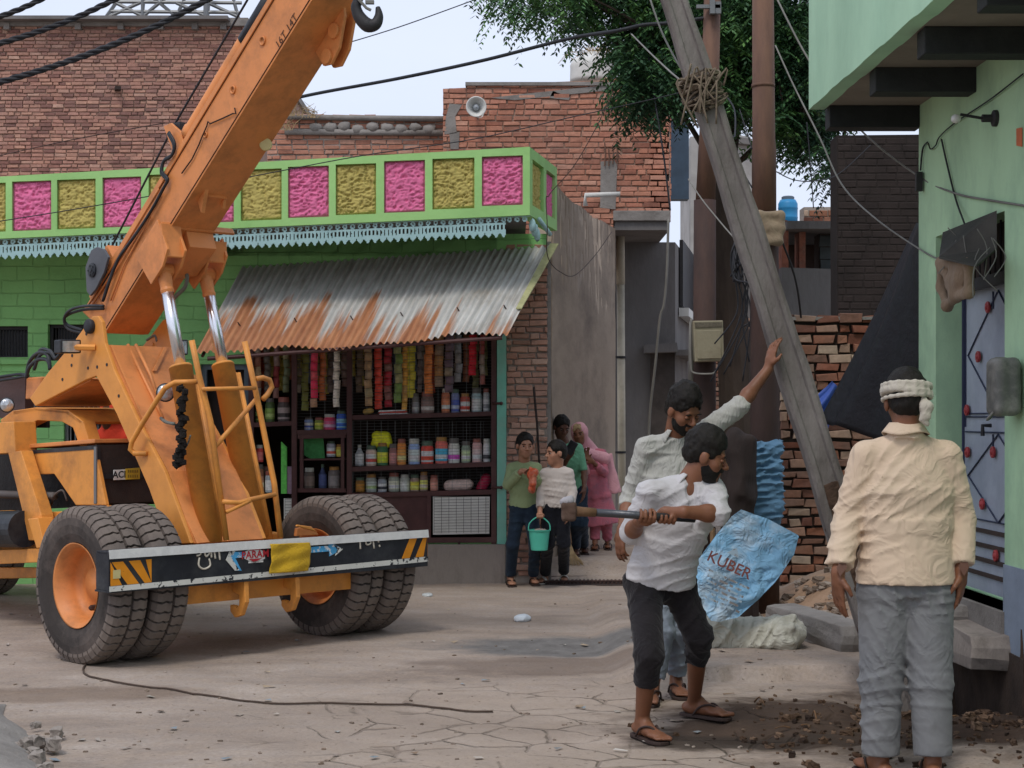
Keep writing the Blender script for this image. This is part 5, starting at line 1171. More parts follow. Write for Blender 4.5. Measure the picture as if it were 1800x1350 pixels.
mb = MB(); slab_px(mb, [(1222, 576), (1270, 574), (1269, 566), (1221, 567)], db-.008, .006); build('label_strip', mb, mat('labelstrip', '#5f584a', .7, var=.3, vs=60), t)
mb = MB(); slab_px(mb, [(1226, 631), (1268, 630), (1267, 580), (1224, 581)], db-.012, .012); build('lid', mb, MATS['cream_box'], t, bevel=.004)
mb = MB(); mb.tube(spline([P(1215, 560, D2_-.2), P(1214, 600, D2_-.2), P(1215, 640, D2_-.2), P(1219, 655, D2_-.2), P(1250, 657, D2_-.25), P(1258, 652, D2_-.2)], 5), .008, 6); mb.tube([P(1216, 566, D2_-.15), P(1214, 670, D2_-.15)], .022, 8); build('strap_wire', mb, M['wire_grey'], t, smooth=True)
t = empty('wooden_post', P(1300, 735+F*H/12.0, 12.0), 'dark weathered timber post with a knobbed top behind the man with the hammer', 'post')
S = SDF(.016, .06); S.cap(P(1303, 1092, 12), P(1298, 860, 12), .12, .1); S.cap(P(1298, 860, 12), P(1297, 780, 12), .1, .085); S.cap(P(1312, 830, 11.95), P(1318, 775, 11.95), .06, .045); S.cap(P(1285, 790, 12), P(1290, 762, 12), .07, .05); S.disp = folds(.05, 9, 9, 2.4, seed=6)
build('trunk', S.mesh(), M['wood_dark'], t, smooth=True)

# ---------------------------------------------------------------- mint green house at the right
wd = V((.0345, -1, 0)).normalized(); wn = V((-1, -.0345, 0)).normalized(); wO = V((2.595, 10.525, 0))
def RW(px, py, off=0):
    """photo pixel -> (distance from the corner, height) on the street wall (moved off metres along its normal)"""
    a = (px-CX)/F; k = 2.595+.0345*10.525-off*1.0; Y = k/(a+.0345); return (10.525-Y)*1.0006, H-(py-HY)/F*Y
def WP(px, py, off=0): s_, z_ = RW(px, py, off); return wO+wd*s_+V((0, 0, z_))+wn*off
hs = empty('mint_house', (2.6, 8, 0), 'mint green house with a projecting balcony and a blue steel door at the right', 'house')
sl_, zd = RW(1645, 500); sr_, _ = RW(1766, 500); zbot = RW(1766, 1075)[1]; ztop = RW(1752, 376)[1]
mb = MB(); rect_holes(mb, wO, wd, wn, 0, .0, 7, 6.2, [(sl_, zbot, sr_, ztop)], .32); mb.prism([wO+wn*-.32, wO+wn*-.32+V((4, .14, 0)), wO+wn*-.32+V((4, .14, 6.2)), wO+wn*-.32+V((0, 0, 6.2))], (.002, -.1, 0))
build('wall', mb, M['green_mint'], hs)
mb = MB(); pw = RW(1790, 998)[1]; mb.prism([wO+wd*(sr_+.01)+wn*.012, wO+wd*7+wn*.012, wO+wd*7+wn*.012+V((0, 0, pw)), wO+wd*(sr_+.01)+wn*.012+V((0, 0, pw))], wn*-.01)
mb.prism([wO+wd*.0+wn*.012, wO+wd*(sl_-.01)+wn*.012, wO+wd*(sl_-.01)+wn*.012+V((0, 0, pw)), wO+wn*.012+V((0, 0, pw))], wn*-.01)
build('painted_dado', mb, mat('dado', '#8793a3', .8, var=.1, vs=2, bp=.4, bs=16, dirt='#5d646c', dirt_amt=.5), hs)
mb = MB(); mb.prism([wO+wd*a+wn*.02+V((0, 0, z)) for a, z in ((sl_-.5, -.6), (sr_+.35, -.6), (sr_+.35, .30), (sl_-.5, .36))], wn*-.015); build('footing_shade_sheet', mb, mat('mud_shade', '#3a2f28', .95, var=.4, vs=6, bp=.8, bs=20), hs)  # mud-coloured sheet, dark to stand in for the shaded hollow under the step
# door
OD = -.16
dO = wO+wn*OD
dl, dr_, db_, dt_ = sl_+.005, sr_-.002, zbot+.02, RW(1756, 482)[1]
fD = lambda s_, z_, o=0: dO+wd*s_+V((0, 0, z_))+wn*o
door_m = mat('door_blue', '#a0a8b4', .5, var=.1, vs=4, bp=.15, bs=30, dirt='#56617c', dirt_amt=.5)
mb = MB(); mb.prism([fD(dl, db_), fD(dr_, db_), fD(dr_, dt_), fD(dl, dt_)], wn*-.04); door = build('door', mb, door_m, hs)
mb = MB()
def bar_d(s0, z0, s1, z1, w=.010, o=.006): a, b_ = fD(s0, z0, o), fD(s1, z1, o); mb.tube([a, b_], w/2, 5)
W_ = dr_-dl; Hh = dt_-db_; mid = db_+Hh*.52
bar_d(dl+.05, db_+.02, dl+.05, dt_, .02); bar_d(dl+.09, mid+.03, dl+.09, dt_); bar_d(dr_-.03, db_, dr_-.03, dt_, .02)
bar_d(dl+.09, mid, dr_-.05, mid); bar_d(dl+.09, mid+.09, dr_-.05, mid+.09); cxd = dl+W_*.55
for z0, z1 in ((db_+.42, mid-.01), (mid+.11, dt_-.05)):
    zm = (z0+z1)/2
    bar_d(cxd, z1, dl+.14, zm); bar_d(dl+.14, zm, cxd, z0); bar_d(cxd, z1, dr_-.08, zm); bar_d(dr_-.08, zm, cxd, z0); bar_d(cxd-.09, z1-.1, cxd-.09, z1); bar_d(dl+.09, z0, dr_-.05, z0)
build('bars', mb, mat('door_lines', '#252c48', .5), door)
mb = MB()
for i in range(4): z = db_+.09+i*.085; mb.prism([fD(dl+.16, z, .012), fD(dr_-.06, z, .012), fD(dr_-.06, z+.025, .012), fD(dl+.16, z+.025, .012)], wn*-.01)
build('vent_slot', mb, M['dark_void'], door)
for (x, y) in ((1725, 627), (1705, 721), (1706, 795), (1751, 795), (1732, 886), (1756, 977), (1742, 540)):
    mb = MB(); s_, z_ = RW(x, y, OD); s_ = min(max(s_, dl+.05), dr_-.04); c0 = fD(s_, z_, .012)
    mb.lathe([(0, .034), (.012, .034), (.016, .026), (.012, .018), (.02, .012), (.024, 0)], c0, wn, 14); build('rosette', mb, mat('rosette', '#9c3a3c', .5, var=.2), door)
mb = MB(); c0 = fD(*RW(1752, 748, OD), .03); mb.tube([c0, c0+wn*.05, c0+wn*.05+V((0, 0, -.06))], .012, 8); build('handle', mb, M['black_iron'], door)
mb = MB(); mb.prism([fD(sl_, dt_, .01), fD(sr_, dt_, .01), fD(sr_, ztop, .01), fD(sl_, ztop, .01)], wn*-.02); tr = build('transom', mb, M['dark_void'], hs); mb = MB(); mb.prism([WP(1640, 0, .0)*0+wO+wd*a+wn*.03+V((0, 0, z)) for a, z in ((sl_-.06, .25), (sr_+.03, .25), (sr_+.03, zbot+.0), (sl_-.06, zbot+.0))], wn*-.2); build('door_sill', mb, M['cement'], hs)
mb = MB()
for i in range(14): s_ = sl_+.04+i*(sr_-sl_-.06)/13; mb.tube([fD(s_, dt_, .05), fD(s_, ztop, .05)], .006, 5)
mb.prism([fD(sl_, dt_-.03, .06), fD(sr_, dt_-.03, .06), fD(sr_, dt_+.04, .06), fD(sl_, dt_+.04, .06)], wn*-.02)
build('transom_bars', mb, M['black_iron'], tr)
# tin flap over the door, bag hung under it
t = empty('door_flap', WP(1700, 430, .1), 'dark crooked sheet metal flap above the blue door', 'flap')
mb = MB(); A1 = [WP(1752, 374, .03), WP(1657, 412, .05), WP(1650, 455, .24), WP(1716, 470, .22), WP(1752, 440, .04)]; mb.prism(A1, (0, 0, .012)); build('sheet', mb, mat('flap_tin', '#2d2c28', .7, var=.4, vs=6, dirt='#5a564c', dirt_amt=.5), t)
rnd = random.Random(3)
for i in range(10): mb = MB(); a = WP(rnd.uniform(1660, 1745), rnd.uniform(400, 440), .16); mb.tube(spline([a, a+V((rnd.uniform(-.1, .1), 0, -.1)), a+V((rnd.uniform(-.14, .14), -.05, rnd.uniform(-.3, -.15)))], 4), .003, 5); build('loose_wire', mb, M['wire_grey'], t, smooth=True)
S = SDF(.010, .03); a = WP(1672, 470, .16); q_ = [WP(x, y, .17) for x, y in ((1656, 462), (1703, 464), (1702, 515), (1680, 522), (1664, 538), (1656, 505), (1656, 462), (1672, 500), (1690, 490), (1678, 515))]; [S.cap(q_[i], q_[i+1], .028) for i in range(9)]; S.ell(WP(1679, 494, .17), (.04, .10, .10)); S.ell(WP(1690, 480, .17), (.035, .08, .08)); S.disp = folds(.016, 18, 14, 3, seed=9)
tag(build('cloth_bag', S.mesh(), cloth('bag_cloth', '#8b7762', .2, bs=9, dirt='#5c4a3c', da=.5), None, base=a, smooth=True), 'dirty beige cloth bag hanging over the blue door', 'bag')
# electricity meter, bulb, junction, sticker
t = empty('electric_meter', WP(1762, 725, .1), 'grey oval electricity meter box on the mint wall beside the blue door', 'meter')
mb = MB(); S = SDF(.009, .03); s0, z0 = RW(1758, 680, .1); c0 = WP(1762, 680, .09)
S.k = .05; [S.cap(c0+V((0, 0, -.115))+wn*a+wd*b, c0+V((0, 0, .115))+wn*a+wd*b, .035) for a in (-.04, .03) for b in (-.06, 0, .06)]; S.disp = folds(.004, 14, 14, 14)
build('meter_case', S.mesh(), mat('meter_grey', '#62625e', .45, var=.2, vs=8, dirt='#a09c92', dirt_amt=.5, ds=8), t, smooth=True)
mb = MB(); mb.tube(spline([c0+V((-.05, -.05, -.12)), c0+V((-.08, .0, -.17)), c0+V((-.04, .08, -.16)), c0+V((0, .12, -.1)), c0+V((-.02, .16, -.02))], 5), .007, 6); build('meter_wire', mb, M['wire_grey'], t, smooth=True)
t = empty('wall_bulb', WP(1750, 210, .0), 'white bulb on a bracket under the balcony', 'lamp')
mb = MB(); c0 = WP(1752, 208, .0); mb.lathe([(0, .045), (.02, .045), (.03, .02)], c0, wn, 14); mb.tube([c0+wn*.02, c0+wn*.08], .022, 10); mb.tube([c0+wn*.08, c0+wn*.2+V((0, 0, .02))], .008, 6); build('bracket', mb, M['black_iron'], t)
mb = MB(); mb.ball(c0+wn*.225+V((0, 0, -.004)), (.028, .028, .025), 12); build('bulb', mb, M['white_pl'], t, smooth=True)
mb = MB(); mb.b2(WP(1618, 322, .02)-V((.03, .02, .05)), WP(1618, 322, .02)+V((.01, .02, .07))); tag(build('junction_block', mb, M['black_iron'], None, base=WP(1618, 322)), 'small black cable block on the corner of the mint house', 'cable block')
mb = MB(); mb.prism([WP(1787, 256, .004), WP(1797, 258, .004), WP(1797, 224, .004), WP(1787, 226, .004)], wn*.002); tag(build('sticker', mb, mat('orange_st', '#c46a42', .7), None, base=WP(1790, 256)), 'small orange paper stuck on the mint wall under the balcony', 'sticker')
# balcony
zB = lz(190, 10.6); bO = V((lx(1425, 10.6), 10.6, 0)); bw = ((wO-bO).dot(V((1, 0, 0))))+.02
mb = MB(); T_ = lambda s_, z_, o=0: bO+wd*s_+V((0, 0, z_))-wn*o
mb.prism([T_(0, zB), T_(7, zB), T_(7, zB+.1), T_(0, zB+.1)], -wn*(bw+.1)); build('balcony_slab', mb, mat('soffit', '#857a72', .93, var=.14, vs=2, bp=.4, bs=16, dirt='#5c544e', dirt_amt=.5), hs)
mb = MB(); rnd = random.Random(6); n_ = 70; prev = 0
pts = [T_(0, 0, -.012)]; lo_ = []
for i in range(n_+1): lo_.append(T_(5*i/n_, zB-.010+.022*max(0, float(noise3([i*.45], [2.], [5.])[0])-.45), -.012))
mb.prism(lo_+[T_(5, 6.2, -.012), T_(0, 6.2, -.012)], -wn*.1); mb.prism([T_(.0, zB+.102, .1), T_(.0, zB+.102, bw-.03), T_(.0, 6.2, bw-.03), T_(.0, 6.2, .1)], wd*.1)
build('balcony_parapet', mb, mat('green_mint2', '#aed4b4', .78, var=.06, vs=1.1, bp=.4, bs=16, dirt='#6f9c82', dirt_amt=.35, bdist=.008, stretch=(1, 1, .5)), hs)
for (y, x0_, x1_) in ((10.5, 1448, 1622), (9.36, 1520, 1700), (8.38, 1592, 1784), (7.4, 1682, 1880), (6.4, 1800, 2000)):
    mb = MB(); X0 = T_((10.6-y), 0, .1).x; X1 = (wO+wd*(10.525-y)).x+.01; mb.b2((X0, y, zB-.14), (X1, y+.16, zB-.001)); build('bracket_beam', mb, mat('beam_black', '#232526', .75, var=.3, vs=6, bp=.3, dirt='#3d403e', dirt_amt=.5), hs, bevel=.006)
# doorstep over the pit
t = empty('doorstep', (2.45, 9.0, .2), 'thick cracked concrete doorstep slab below the blue door, over the open drain', 'step')
def rough_block(name, lo, hi, m, parent=None, amp=.012, vox=.02, seed=1, base=None, R=None):
    S = SDF(vox, .01); c = (V(lo)+V(hi))/2; h = (V(hi)-V(lo))/2
    S.flat(c-V((0, 0, h.z)), c+V((0, 0, h.z)), h.x*1.414, h.x*1.414, (1, 0, 0), h.y/h.x)
    return None
def stone(mb, c, size, rz=0, jit=.06, rnd=random):
    """irregular block: a box subdivided once with jittered corners"""
    bm = bmesh.new(); bmesh.ops.create_cube(bm, size=1); bmesh.ops.subdivide_edges(bm, edges=bm.edges, cuts=2, use_grid_fill=True); R = Matrix.Rotation(rz, 3, 'Z'); vs = []
    for v in bm.verts:
        q = V(v.co); L_ = q.length; q = q*(1-.10*max(0, L_-.6)/.26) ; q = V((q.x*size[0], q.y*size[1], q.z*size[2]))+V([rnd.uniform(-jit, jit)*min(size) for _ in range(3)]); vs.append(V(c)+R@q)
    mb._add(vs, [tuple(v.index for v in f.verts) for f in bm.faces], rnd.random()); bm.free()
mb = MB(); rs = random.Random(4); stone(mb, (2.6, 9.3, .30), (.36, 1.1, .20), .02, .04, rs); build('slab', mb, M['plaster_base'], t, bevel=.006)
mb = MB(); stone(mb, (2.62, 9.62, .43), (.28, .4, .09), 0, .05, rs); build('upper_step', mb, M['cement'], t)
mb = MB(); stone(mb, (2.72, 8.55, .16), (.14, .2, .62), 0, .06, rs); tag(build('mud_post', mb, MATS['earth'], None, base=(2.72, 8.55, 0)), 'dark earth caked pipe stump beside the doorstep', 'stump')
mb = MB(); g = G(1462, 1150); stone(mb, (2.02, 10.95, .16), (.22, 1.3, .20), math.radians(14), .05, rs); tag(build('kerb_stone', mb, M['cement'], None, base=(2.0, 10.9, 0), bevel=.008), 'long grey kerb stone lying tilted left of the man in yellow', 'kerb stone')
mb = MB(); a, b_ = P(1392, 1104, 11.6), P(1470, 1096, 11.7); mb.tube([a, lerp(a, b_, .3)+V((0, 0, .01)), lerp(a, b_, .7), b_], [.045, .05, .045, .04], 10); tag(build('log', mb, M['wood_dark'], None, base=a, smooth=True), 'short dark log lying by the end of the white sack', 'log')
mb = MB(); stone(mb, P(1409, 1140, 10.9), (.07, .12, .05), .3, .1, rs); tag(build('brick_piece', mb, mat('brickbit', '#6d4234', .9, var=.2), None, base=P(1409, 1145, 10.9)), 'broken red brick on the ground at the end of the white sack', 'brick')
# ---------------------------------------------------------------- neem tree over the lane
def leaf_mat(name, stops): 
    m = tint_mat(name, stops, rough=.55, bp=0); b = m.node_tree.nodes['Principled BSDF']
    b.inputs['Specular IOR Level'].default_value = .3; b.inputs['Transmission Weight'].default_value = 0
    return m
leaf = leaf_mat('leaf', ['#20382a', '#2c4a33', '#38583a', '#4a7046', '#65904c', '#284230'])
tree = empty('neem_tree', (2.15, 17.0, 0), 'large dark green neem tree drooping over the poles beside the mint house', 'tree')
rnd = random.Random(12)
mb = MB(); tp = spline([(2.35, 17, -.1), (2.3, 17, 2), (2.15, 16.9, 4), (2.3, 16.8, 5.4), (2.2, 16.6, 7)], 5); mb.tube(tp, [.2-.1*i/len(tp) for i in range(len(tp))], 12)
crown = []
def cl(px, py, d, n, r): crown.append((P(px, py, d), n, r))
for (x, y, n, r) in ((885, -8, 12, .22), (912, 2, 16, .22), (945, 0, 16, .2), (975, -25, 20, .3), (1005, -20, 22, .25), (1035, -15, 22, .25), (1030, 40, 12, .12), (1000, 28, 8, .1), (1060, -5, 20, .2), (1010, 52, 5, .08),
    (1095, 5, 30, .25), (1130, 30, 40, .3), (1165, 10, 40, .3), (1110, 65, 30, .2), (1095, 95, 18, .15), (1150, 85, 44, .28), (1125, 130, 44, .25), (1170, 130, 40, .25), (1150, 170, 30, .18), (1120, 160, 20, .15), (1200, 60, 40, .3), (1205, 120, 40, .25), (1190, 165, 18, .15), (1215, 15, 40, .35), (1240, 150, 26, .2), (1245, 80, 40, .3),
    (1285, 10, 60, .4), (1300, 60, 60, .35), (1290, 110, 55, .3), (1300, 155, 40, .22), (1280, 180, 18, .15), (1318, 185, 18, .12), (1380, 10, 70, .4), (1400, 60, 70, .4), (1385, 110, 60, .35), (1410, 130, 60, .3), (1395, 170, 45, .25), (1380, 205, 28, .16), (1410, 215, 30, .18), (1430, 190, 40, .2), (1375, 240, 9, .1), (1400, 245, 8, .08), (1345, 60, 40, .3), (1345, 140, 30, .2), (1440, 230, 22, .12), (1450, 260, 12, .08), (1462, 290, 8, .06), (1466, 320, 6, .05),
    (1440, 60, 50, .4), (1445, 130, 40, .3), (1000, -80, 40, .4), (1100, -80, 60, .5), (1200, -80, 60, .6), (1300, -90, 70, .7), (1400, -90, 70, .7), (1250, -200, 60, 1.), (1400, -200, 60, 1.), (1100, -180, 50, .8)):
    cl(x, y, 16.6+rnd.uniform(-.8, .8), n, r)
for c0, n, r in crown:      # a limb towards every clump
    if n < 14 and c0.z < 5: a = min(crown, key=lambda q: (q[0]-c0).length if q[1] > 18 else 99)[0]
    else: a = V(tp[10+rnd.randrange(len(tp)-12)])
    m_ = (a+c0)/2+V((rnd.uniform(-.2, .2), rnd.uniform(-.2, .2), .25)); mb.tube(spline([a, m_, c0], 4), [.035, .03, .028, .024, .02, .018, .014, .01, .008], 5)
build('trunk', mb, mat('bark', '#3d332b', .9, var=.3, vs=9, bp=.8, bs=30, stretch=(1, 1, .3)), tree)
lv, lf, lt = [], [], []
sv_, sf_ = MB(), None
def leaflet(p, d, n, L, w, t):
    o = len(lv); s = d.cross(n).normalized(); lv.extend([p, p+d*L*.45+s*w, p+d*L, p+d*L*.45-s*w]); lf.append((o, o+1, o+2, o+3)); lt.append(t)
for c0, n, r in crown:
    base_t = rnd.uniform(.15, .75)
    for i in range(int(n*(3.4 if n > 30 else 2.1))):
        off = V((rnd.gauss(0, 1), rnd.gauss(0, 1.3), rnd.gauss(0, .85)))*r*.62; p = c0+off; az = rnd.uniform(0, 6.28)
        d = V((math.cos(az), math.sin(az), rnd.uniform(-.9, .25))).normalized(); L = rnd.uniform(.2, .34); tt_ = min(1, max(0, base_t+rnd.uniform(-.3, .3)))
        k = 9
        for j in range(k):
            t_ = (j+.6)/k; q = p+d*L*t_+V((0, 0, -.55*L*t_*t_)); dd = (d+V((0, 0, -1.1*t_))).normalized(); s = dd.cross(V((0, 0, 1)))
            s = s.normalized() if s.length > .05 else V((1, 0, 0))
            for sg in (-1, 1):
                e = (dd*.5+s*sg*.85+V((rnd.uniform(-.2, .2), rnd.uniform(-.2, .2), rnd.uniform(-.55, -.05)))).normalized(); nn = e.cross(V((rnd.uniform(-.6, .6), rnd.uniform(-.6, .6), 1))).cross(e).normalized()
                leaflet(q, e, nn, rnd.uniform(.055, .085), rnd.uniform(.010, .015), min(1, max(0, tt_+rnd.uniform(-.12, .12))))
mbl = MB(); mbl.v = [tuple(v) for v in lv]; mbl.f = lf; mbl.t = lt; mbl.mi = [0]*len(lf)
build('crown', mbl, leaf, tree)

# ---------------------------------------------------------------- cables overhead
def dw(px): return 2.9586/((px-CX)/F+.0345)-.05
def cable(pts, r, label, m=None, n=6, twist=0, name='cable', group=None):
    r *= 1 if twist or r > .012 else .72; pts = spline([P(*p) for p in pts], 8); mb = MB()
    if twist:
        for s_ in range(3):
            q = []; L = 0; up = V((0, 0, 1))
            dense = []
            for i in range(len(pts)-1):
                for k in range(6): dense.append(pts[i].lerp(pts[i+1], k/6))
            for i, p in enumerate(dense):
                if i: L += (p-dense[i-1]).length
                d = (dense[min(i+1, len(dense)-1)]-dense[max(i-1, 0)]).normalized(); u = d.cross(up).normalized(); w_ = d.cross(u); a = L*twist+s_*2.094
                q.append(p+(u*math.cos(a)+w_*math.sin(a))*r*.95)
            mb.tube(q, r, 6)
    else: mb.tube(pts, r, n)
    return tag(build(name, mb, m or M['wire'], None, base=pts[0], smooth=True), label, 'cable', group)
cable([(-20, 36, 8), (40, 14, 8), (110, -20, 8)], .0075, 'short twisted black cable crossing the top left corner', twist=38)
cable([(-20, 82, 8), (60, 58, 8), (140, 28, 8), (240, -20, 8)], .008, 'middle one of three twisted black cables at the top left', twist=38)
cable([(-20, 150, 8), (70, 124, 8), (180, 86, 8), (290, 38, 8), (400, -20, 8)], .0086, 'longest and lowest twisted black cable at the top left', twist=38)
cable([(575, 86, 18), (700, 48, 18), (850, -6, 18)], .008, 'thin cable high in the sky right of the boom')
cable([(400, 206, 16), (530, 170, 16), (700, 138, 15.5), (850, 106, 15), (1000, 68, 14.5), (1085, 54, 14), (1130, 44, 14), (1180, 40, 14), (1252, 30, 14)], .016, 'thick black cable crossing the sky to the tree')
cable([(-20, 278, 20), (130, 245, 20), (290, 216, 20)], .008, 'thin reddish wire across the tall brick house', M['rust_dark'])
cable([(-20, 392, 13.8), (130, 368, 13.8), (300, 338, 13.8), (480, 303, 13.8), (640, 273, 13.9), (830, 245, 14), (1000, 207, 14), (1140, 176, 14), (1215, 158, 14)], .006, 'thin wire sagging across the pink and ochre parapet')
cable([(1078, 160, 15), (1050, 220, 14.9), (1010, 290, 14.8), (972, 334, 14.7), (964, 345, 14.6), (960, 350, 14.6), (962, 400, 14.5), (961, 440, 14.6), (968, 462, 15), (985, 478, 15.3), (1010, 484, 16), (1045, 450, 17.5), (1075, 408, 18.5)], .006, 'thin dark wire looping from the tree down past the parapet corner', M['rust_dark'])
cable([(1362, -10, 11.5), (1410, 85, 11.2), (1465, 172, 11), (1530, 245, 10.7), (1618, 312, 10.45), (1680, 340, dw(1680)), (1740, 352, dw(1740)), (1830, 366, dw(1830))], .009, 'grey cable from the rusty pole to the mint house corner and along its wall', M['wire_grey'])
cable([(1363, 80, 12.2), (1395, 150, 12), (1440, 240, 11.6), (1480, 325, 11.3), (1540, 385, 10.9), (1620, 440, dw(1620)), (1660, 458, dw(1660)-.2), (1690, 452, dw(1690)-.2)], .008, 'grey cable running from the rusty pole down to the flap over the blue door', M['wire_grey'])
cable([(1365, 302, 12.3), (1395, 316, 12.8), (1432, 318, 13.3), (1475, 305, 14), (1530, 255, 14.3)], .006, 'thin wire hanging between the rusty pole and the dark wall', M['wire'])
cable([(1418, 215, 15), (1422, 260, 15), (1426, 310, 15), (1430, 366, 15)], .007, 'thin wire dropping straight down beside the blue tank', M['wire'])
cable([(1375, 425, 12.4), (1392, 470, 12.6), (1402, 510, 12.8), (1408, 558, 13.1)], .012, 'black wire dropping from the rusty pole to the stacked bricks')
cable([(1268, 160, 13.8), (1290, 190, 13), (1292, 235, 12.6), (1288, 246, 12.5), (1300, 290, 12.4), (1322, 330, 12.3)], .009, 'black looping wire between the two rusty poles')
cable([(1300, 192, 12.5), (1312, 230, 12.4), (1322, 262, 12.3)], .006, 'short wire slanting to the rusty pole below the tree')
cable([(1210, 315, 13.6), (1235, 352, 13.2), (1270, 395, 12.9), (1300, 430, 12.6), (1330, 470, 12.4)], .008, 'wire slanting behind the leaning pole', M['wire_grey'])
cable([(1110, 60, 13), (1150, 100, 11.5), (1195, 140, 10), (1222, 152, 9.4)], .008, 'old cable coming down from the tree to the knot on the leaning pole', M['wire_grey'])
cable([(1140, -10, 10), (1165, 60, 9.8), (1200, 125, 9.5), (1222, 150, 9.35)], .008, 'old cable running down along the leaning pole to its knot', M['wire_grey'])
cable([(1175, 385, 21), (1172, 480, 21), (1167, 535, 21), (1160, 560, 21), (1152, 640, 21), (1143, 720, 21), (1140, 780, 21)], .017, 'long grey wire hanging down the ground floor of the red brick house', M['wire_grey'])
cable([(1140, 100, 16), (1152, 180, 15.6), (1163, 250, 15.5), (1170, 300, 15.5), (1178, 370, 15.5)], .012, 'dark vine-like wire hanging at the corner of the red brick house')
cable([(1335, 395, 12.2), (1300, 420, 12.2), (1285, 452, 12.3), (1292, 490, 12.3), (1318, 500, 12.2), (1330, 540, 12.2)], .009, 'tangled black wire left of the leaning pole')
t = empty('wire_bundle', P(1300, 430, 12.6), 'hanging bundle of black wires behind the leaning pole', 'wires'); mb = MB(); rnd = random.Random(21)
for i in range(16):
    a = P(1312+rnd.uniform(-8, 14), 395+rnd.uniform(-8, 10), 12.6); b_ = P(1292+rnd.uniform(-12, 16), 470+rnd.uniform(-25, 30), 12.5); mb.tube(spline([a, lerp(a, b_, .5)+V((rnd.uniform(-.07, .02), 0, 0)), b_], 5), rnd.choice((.007, .01)), 5)
for i in range(9):
    a = P(1300+rnd.uniform(-14, 20), 480, 12.6); mb.tube(spline([a, a+V((rnd.uniform(-.12, .12), .0, -.3)), a+V((rnd.uniform(-.2, .15), 0, rnd.uniform(-.9, -.4)))], 5), .006, 5)
build('strands', mb, M['wire'], t, smooth=True)
cable([(1630, 250, dw(1630)), (1622, 262, dw(1622)), (1618, 300, dw(1618))], .008, 'short black wire above the cable block of the mint house')
cable([(1798, 130, dw(1798)), (1740, 175, dw(1740)), (1680, 215, dw(1680)), (1652, 240, dw(1652)), (1645, 255, dw(1645)), (1636, 262, dw(1636)), (1632, 252, dw(1632))], .006, 'thin wire running down the mint wall under the balcony')
cable([(1655, 245, dw(1655)), (1665, 290, dw(1665)), (1680, 350, dw(1680)), (1696, 395, dw(1696)-.1), (1704, 420, dw(1704)-.15)], .008, 'black wire hanging down the mint wall to the door flap')
# cable lying on the road
mb = MB(); pts = [G(152, 1166), G(146, 1180), G(156, 1192), G(200, 1200), G(280, 1213), G(350, 1224), G(420, 1233), G(490, 1240), G(600, 1240), G(700, 1241), G(780, 1247), G(830, 1251), (G(866, 1250))]
pts = spline(pts, 6); pts = [V((p.x, p.y, gz(p.x, p.y)+.008)) for p in pts]; mb.tube(pts, .006, 6)
tag(build('ground_cable', mb, mat('cable_brown', '#4a3c32', .8), None, base=pts[0], smooth=True), 'thin brown cable lying on the road from the crane wheel', 'cable')

# ---------------------------------------------------------------- sacks and litter
def sheet_bag(name, outline, d, th, m, seed, label, amp=.02, lean=0, parent=None):
    """crumpled flat sack: outline in photo pixels, a pillow about th thick, wrinkled"""
    pts = [P(x, y, d) for x, y in outline]; c = sum(pts, V())/len(pts); n = len(pts); S = []
    rings = 26; K = 160; per = []
    for i in range(K):
        t_ = i/K*n; a = pts[int(t_)]; b_ = pts[(int(t_)+1) % n]; per.append(a.lerp(b_, t_-int(t_)))
    mb = MB(); front, back = [], []
    for side, arr in ((-1, front), (1, back)):
        for r in range(rings+1):
            q = r/rings; row = []
            for i in range(K):
                p = c.lerp(per[i], q); e = 1-q**5
                w_ = float(fbm(np.array([p.x*7+seed]), np.array([p.z*7]), np.array([side*3.]), 3)[0]); w2 = 1-abs(2*float(noise3([p.x*11+seed], [p.z*13], [side])[0])-1)
                off = side*th*e*.8+(w_-.5)*amp*2.2+(w2-.5)*amp*.9*e; row.append(p+V((0, off+lean*(p.z-c.z), 0)))
            arr.append(row)
    for arr, fl in ((front, 0), (back, 1)):
        o = len(mb.v); mb.v += [tuple(p) for row in arr for p in row]
        for r in range(rings):
            for i in range(K):
                a, b_, c2, d2 = o+r*K+i, o+r*K+(i+1) % K, o+(r+1)*K+(i+1) % K, o+(r+1)*K+i; mb.f.append((a, d2, c2, b_) if fl == 0 else (a, b_, c2, d2)); mb.t.append(.5); mb.mi.append(0)
    return build(name, mb, m, parent, smooth=True)
M['sack_blue'] = cloth('sack_blue', '#82b2d2', .15, dirt='#c0cace', da=.9, ds=4.5, bs=9, bp=1, rough=.55)
sk = empty('blue_sack', G(1255, 1092)+V((0, -.3, 0)), 'pale blue plastic sack with red lettering standing propped up beside the white sack', 'sack')
DS = 10.45
sheet_bag('sack_body', [(1304, 896), (1352, 913), (1406, 942), (1396, 975), (1380, 998), (1362, 1022), (1330, 1054), (1296, 1084), (1262, 1091), (1248, 1089), (1228, 1062), (1214, 1030), (1226, 985), (1262, 938), (1288, 908)], DS, .03, M['sack_blue'], 2, '', .034, .12, sk)
xa = V((.9, 0, -.42)).normalized(); ya = V((.42, 0, .9)).normalized()
tx = text_faces('KUBER', .098, P(1282, 994, DS-.075), xa, ya, .0, bold=.012)
build('lettering', tx, mat('ink_red', '#7c4a44', .8, var=.2, chips='#9fb6c4', chip_at=.64), sk)
mb = MB()
ctr = P(1290, 974, DS-.08); mb.v = []; mb.prism([ctr-xa*.045-ya*.01, ctr+xa*.04-ya*.01, ctr+ya*.045], (0, -.001, 0)); build('printed_emblem', mb, mat('ink_grey', '#8a8684', .8, var=.3, chips='#9fb6c4', chip_at=.5), sk); mb = MB()
rnd = random.Random(5)
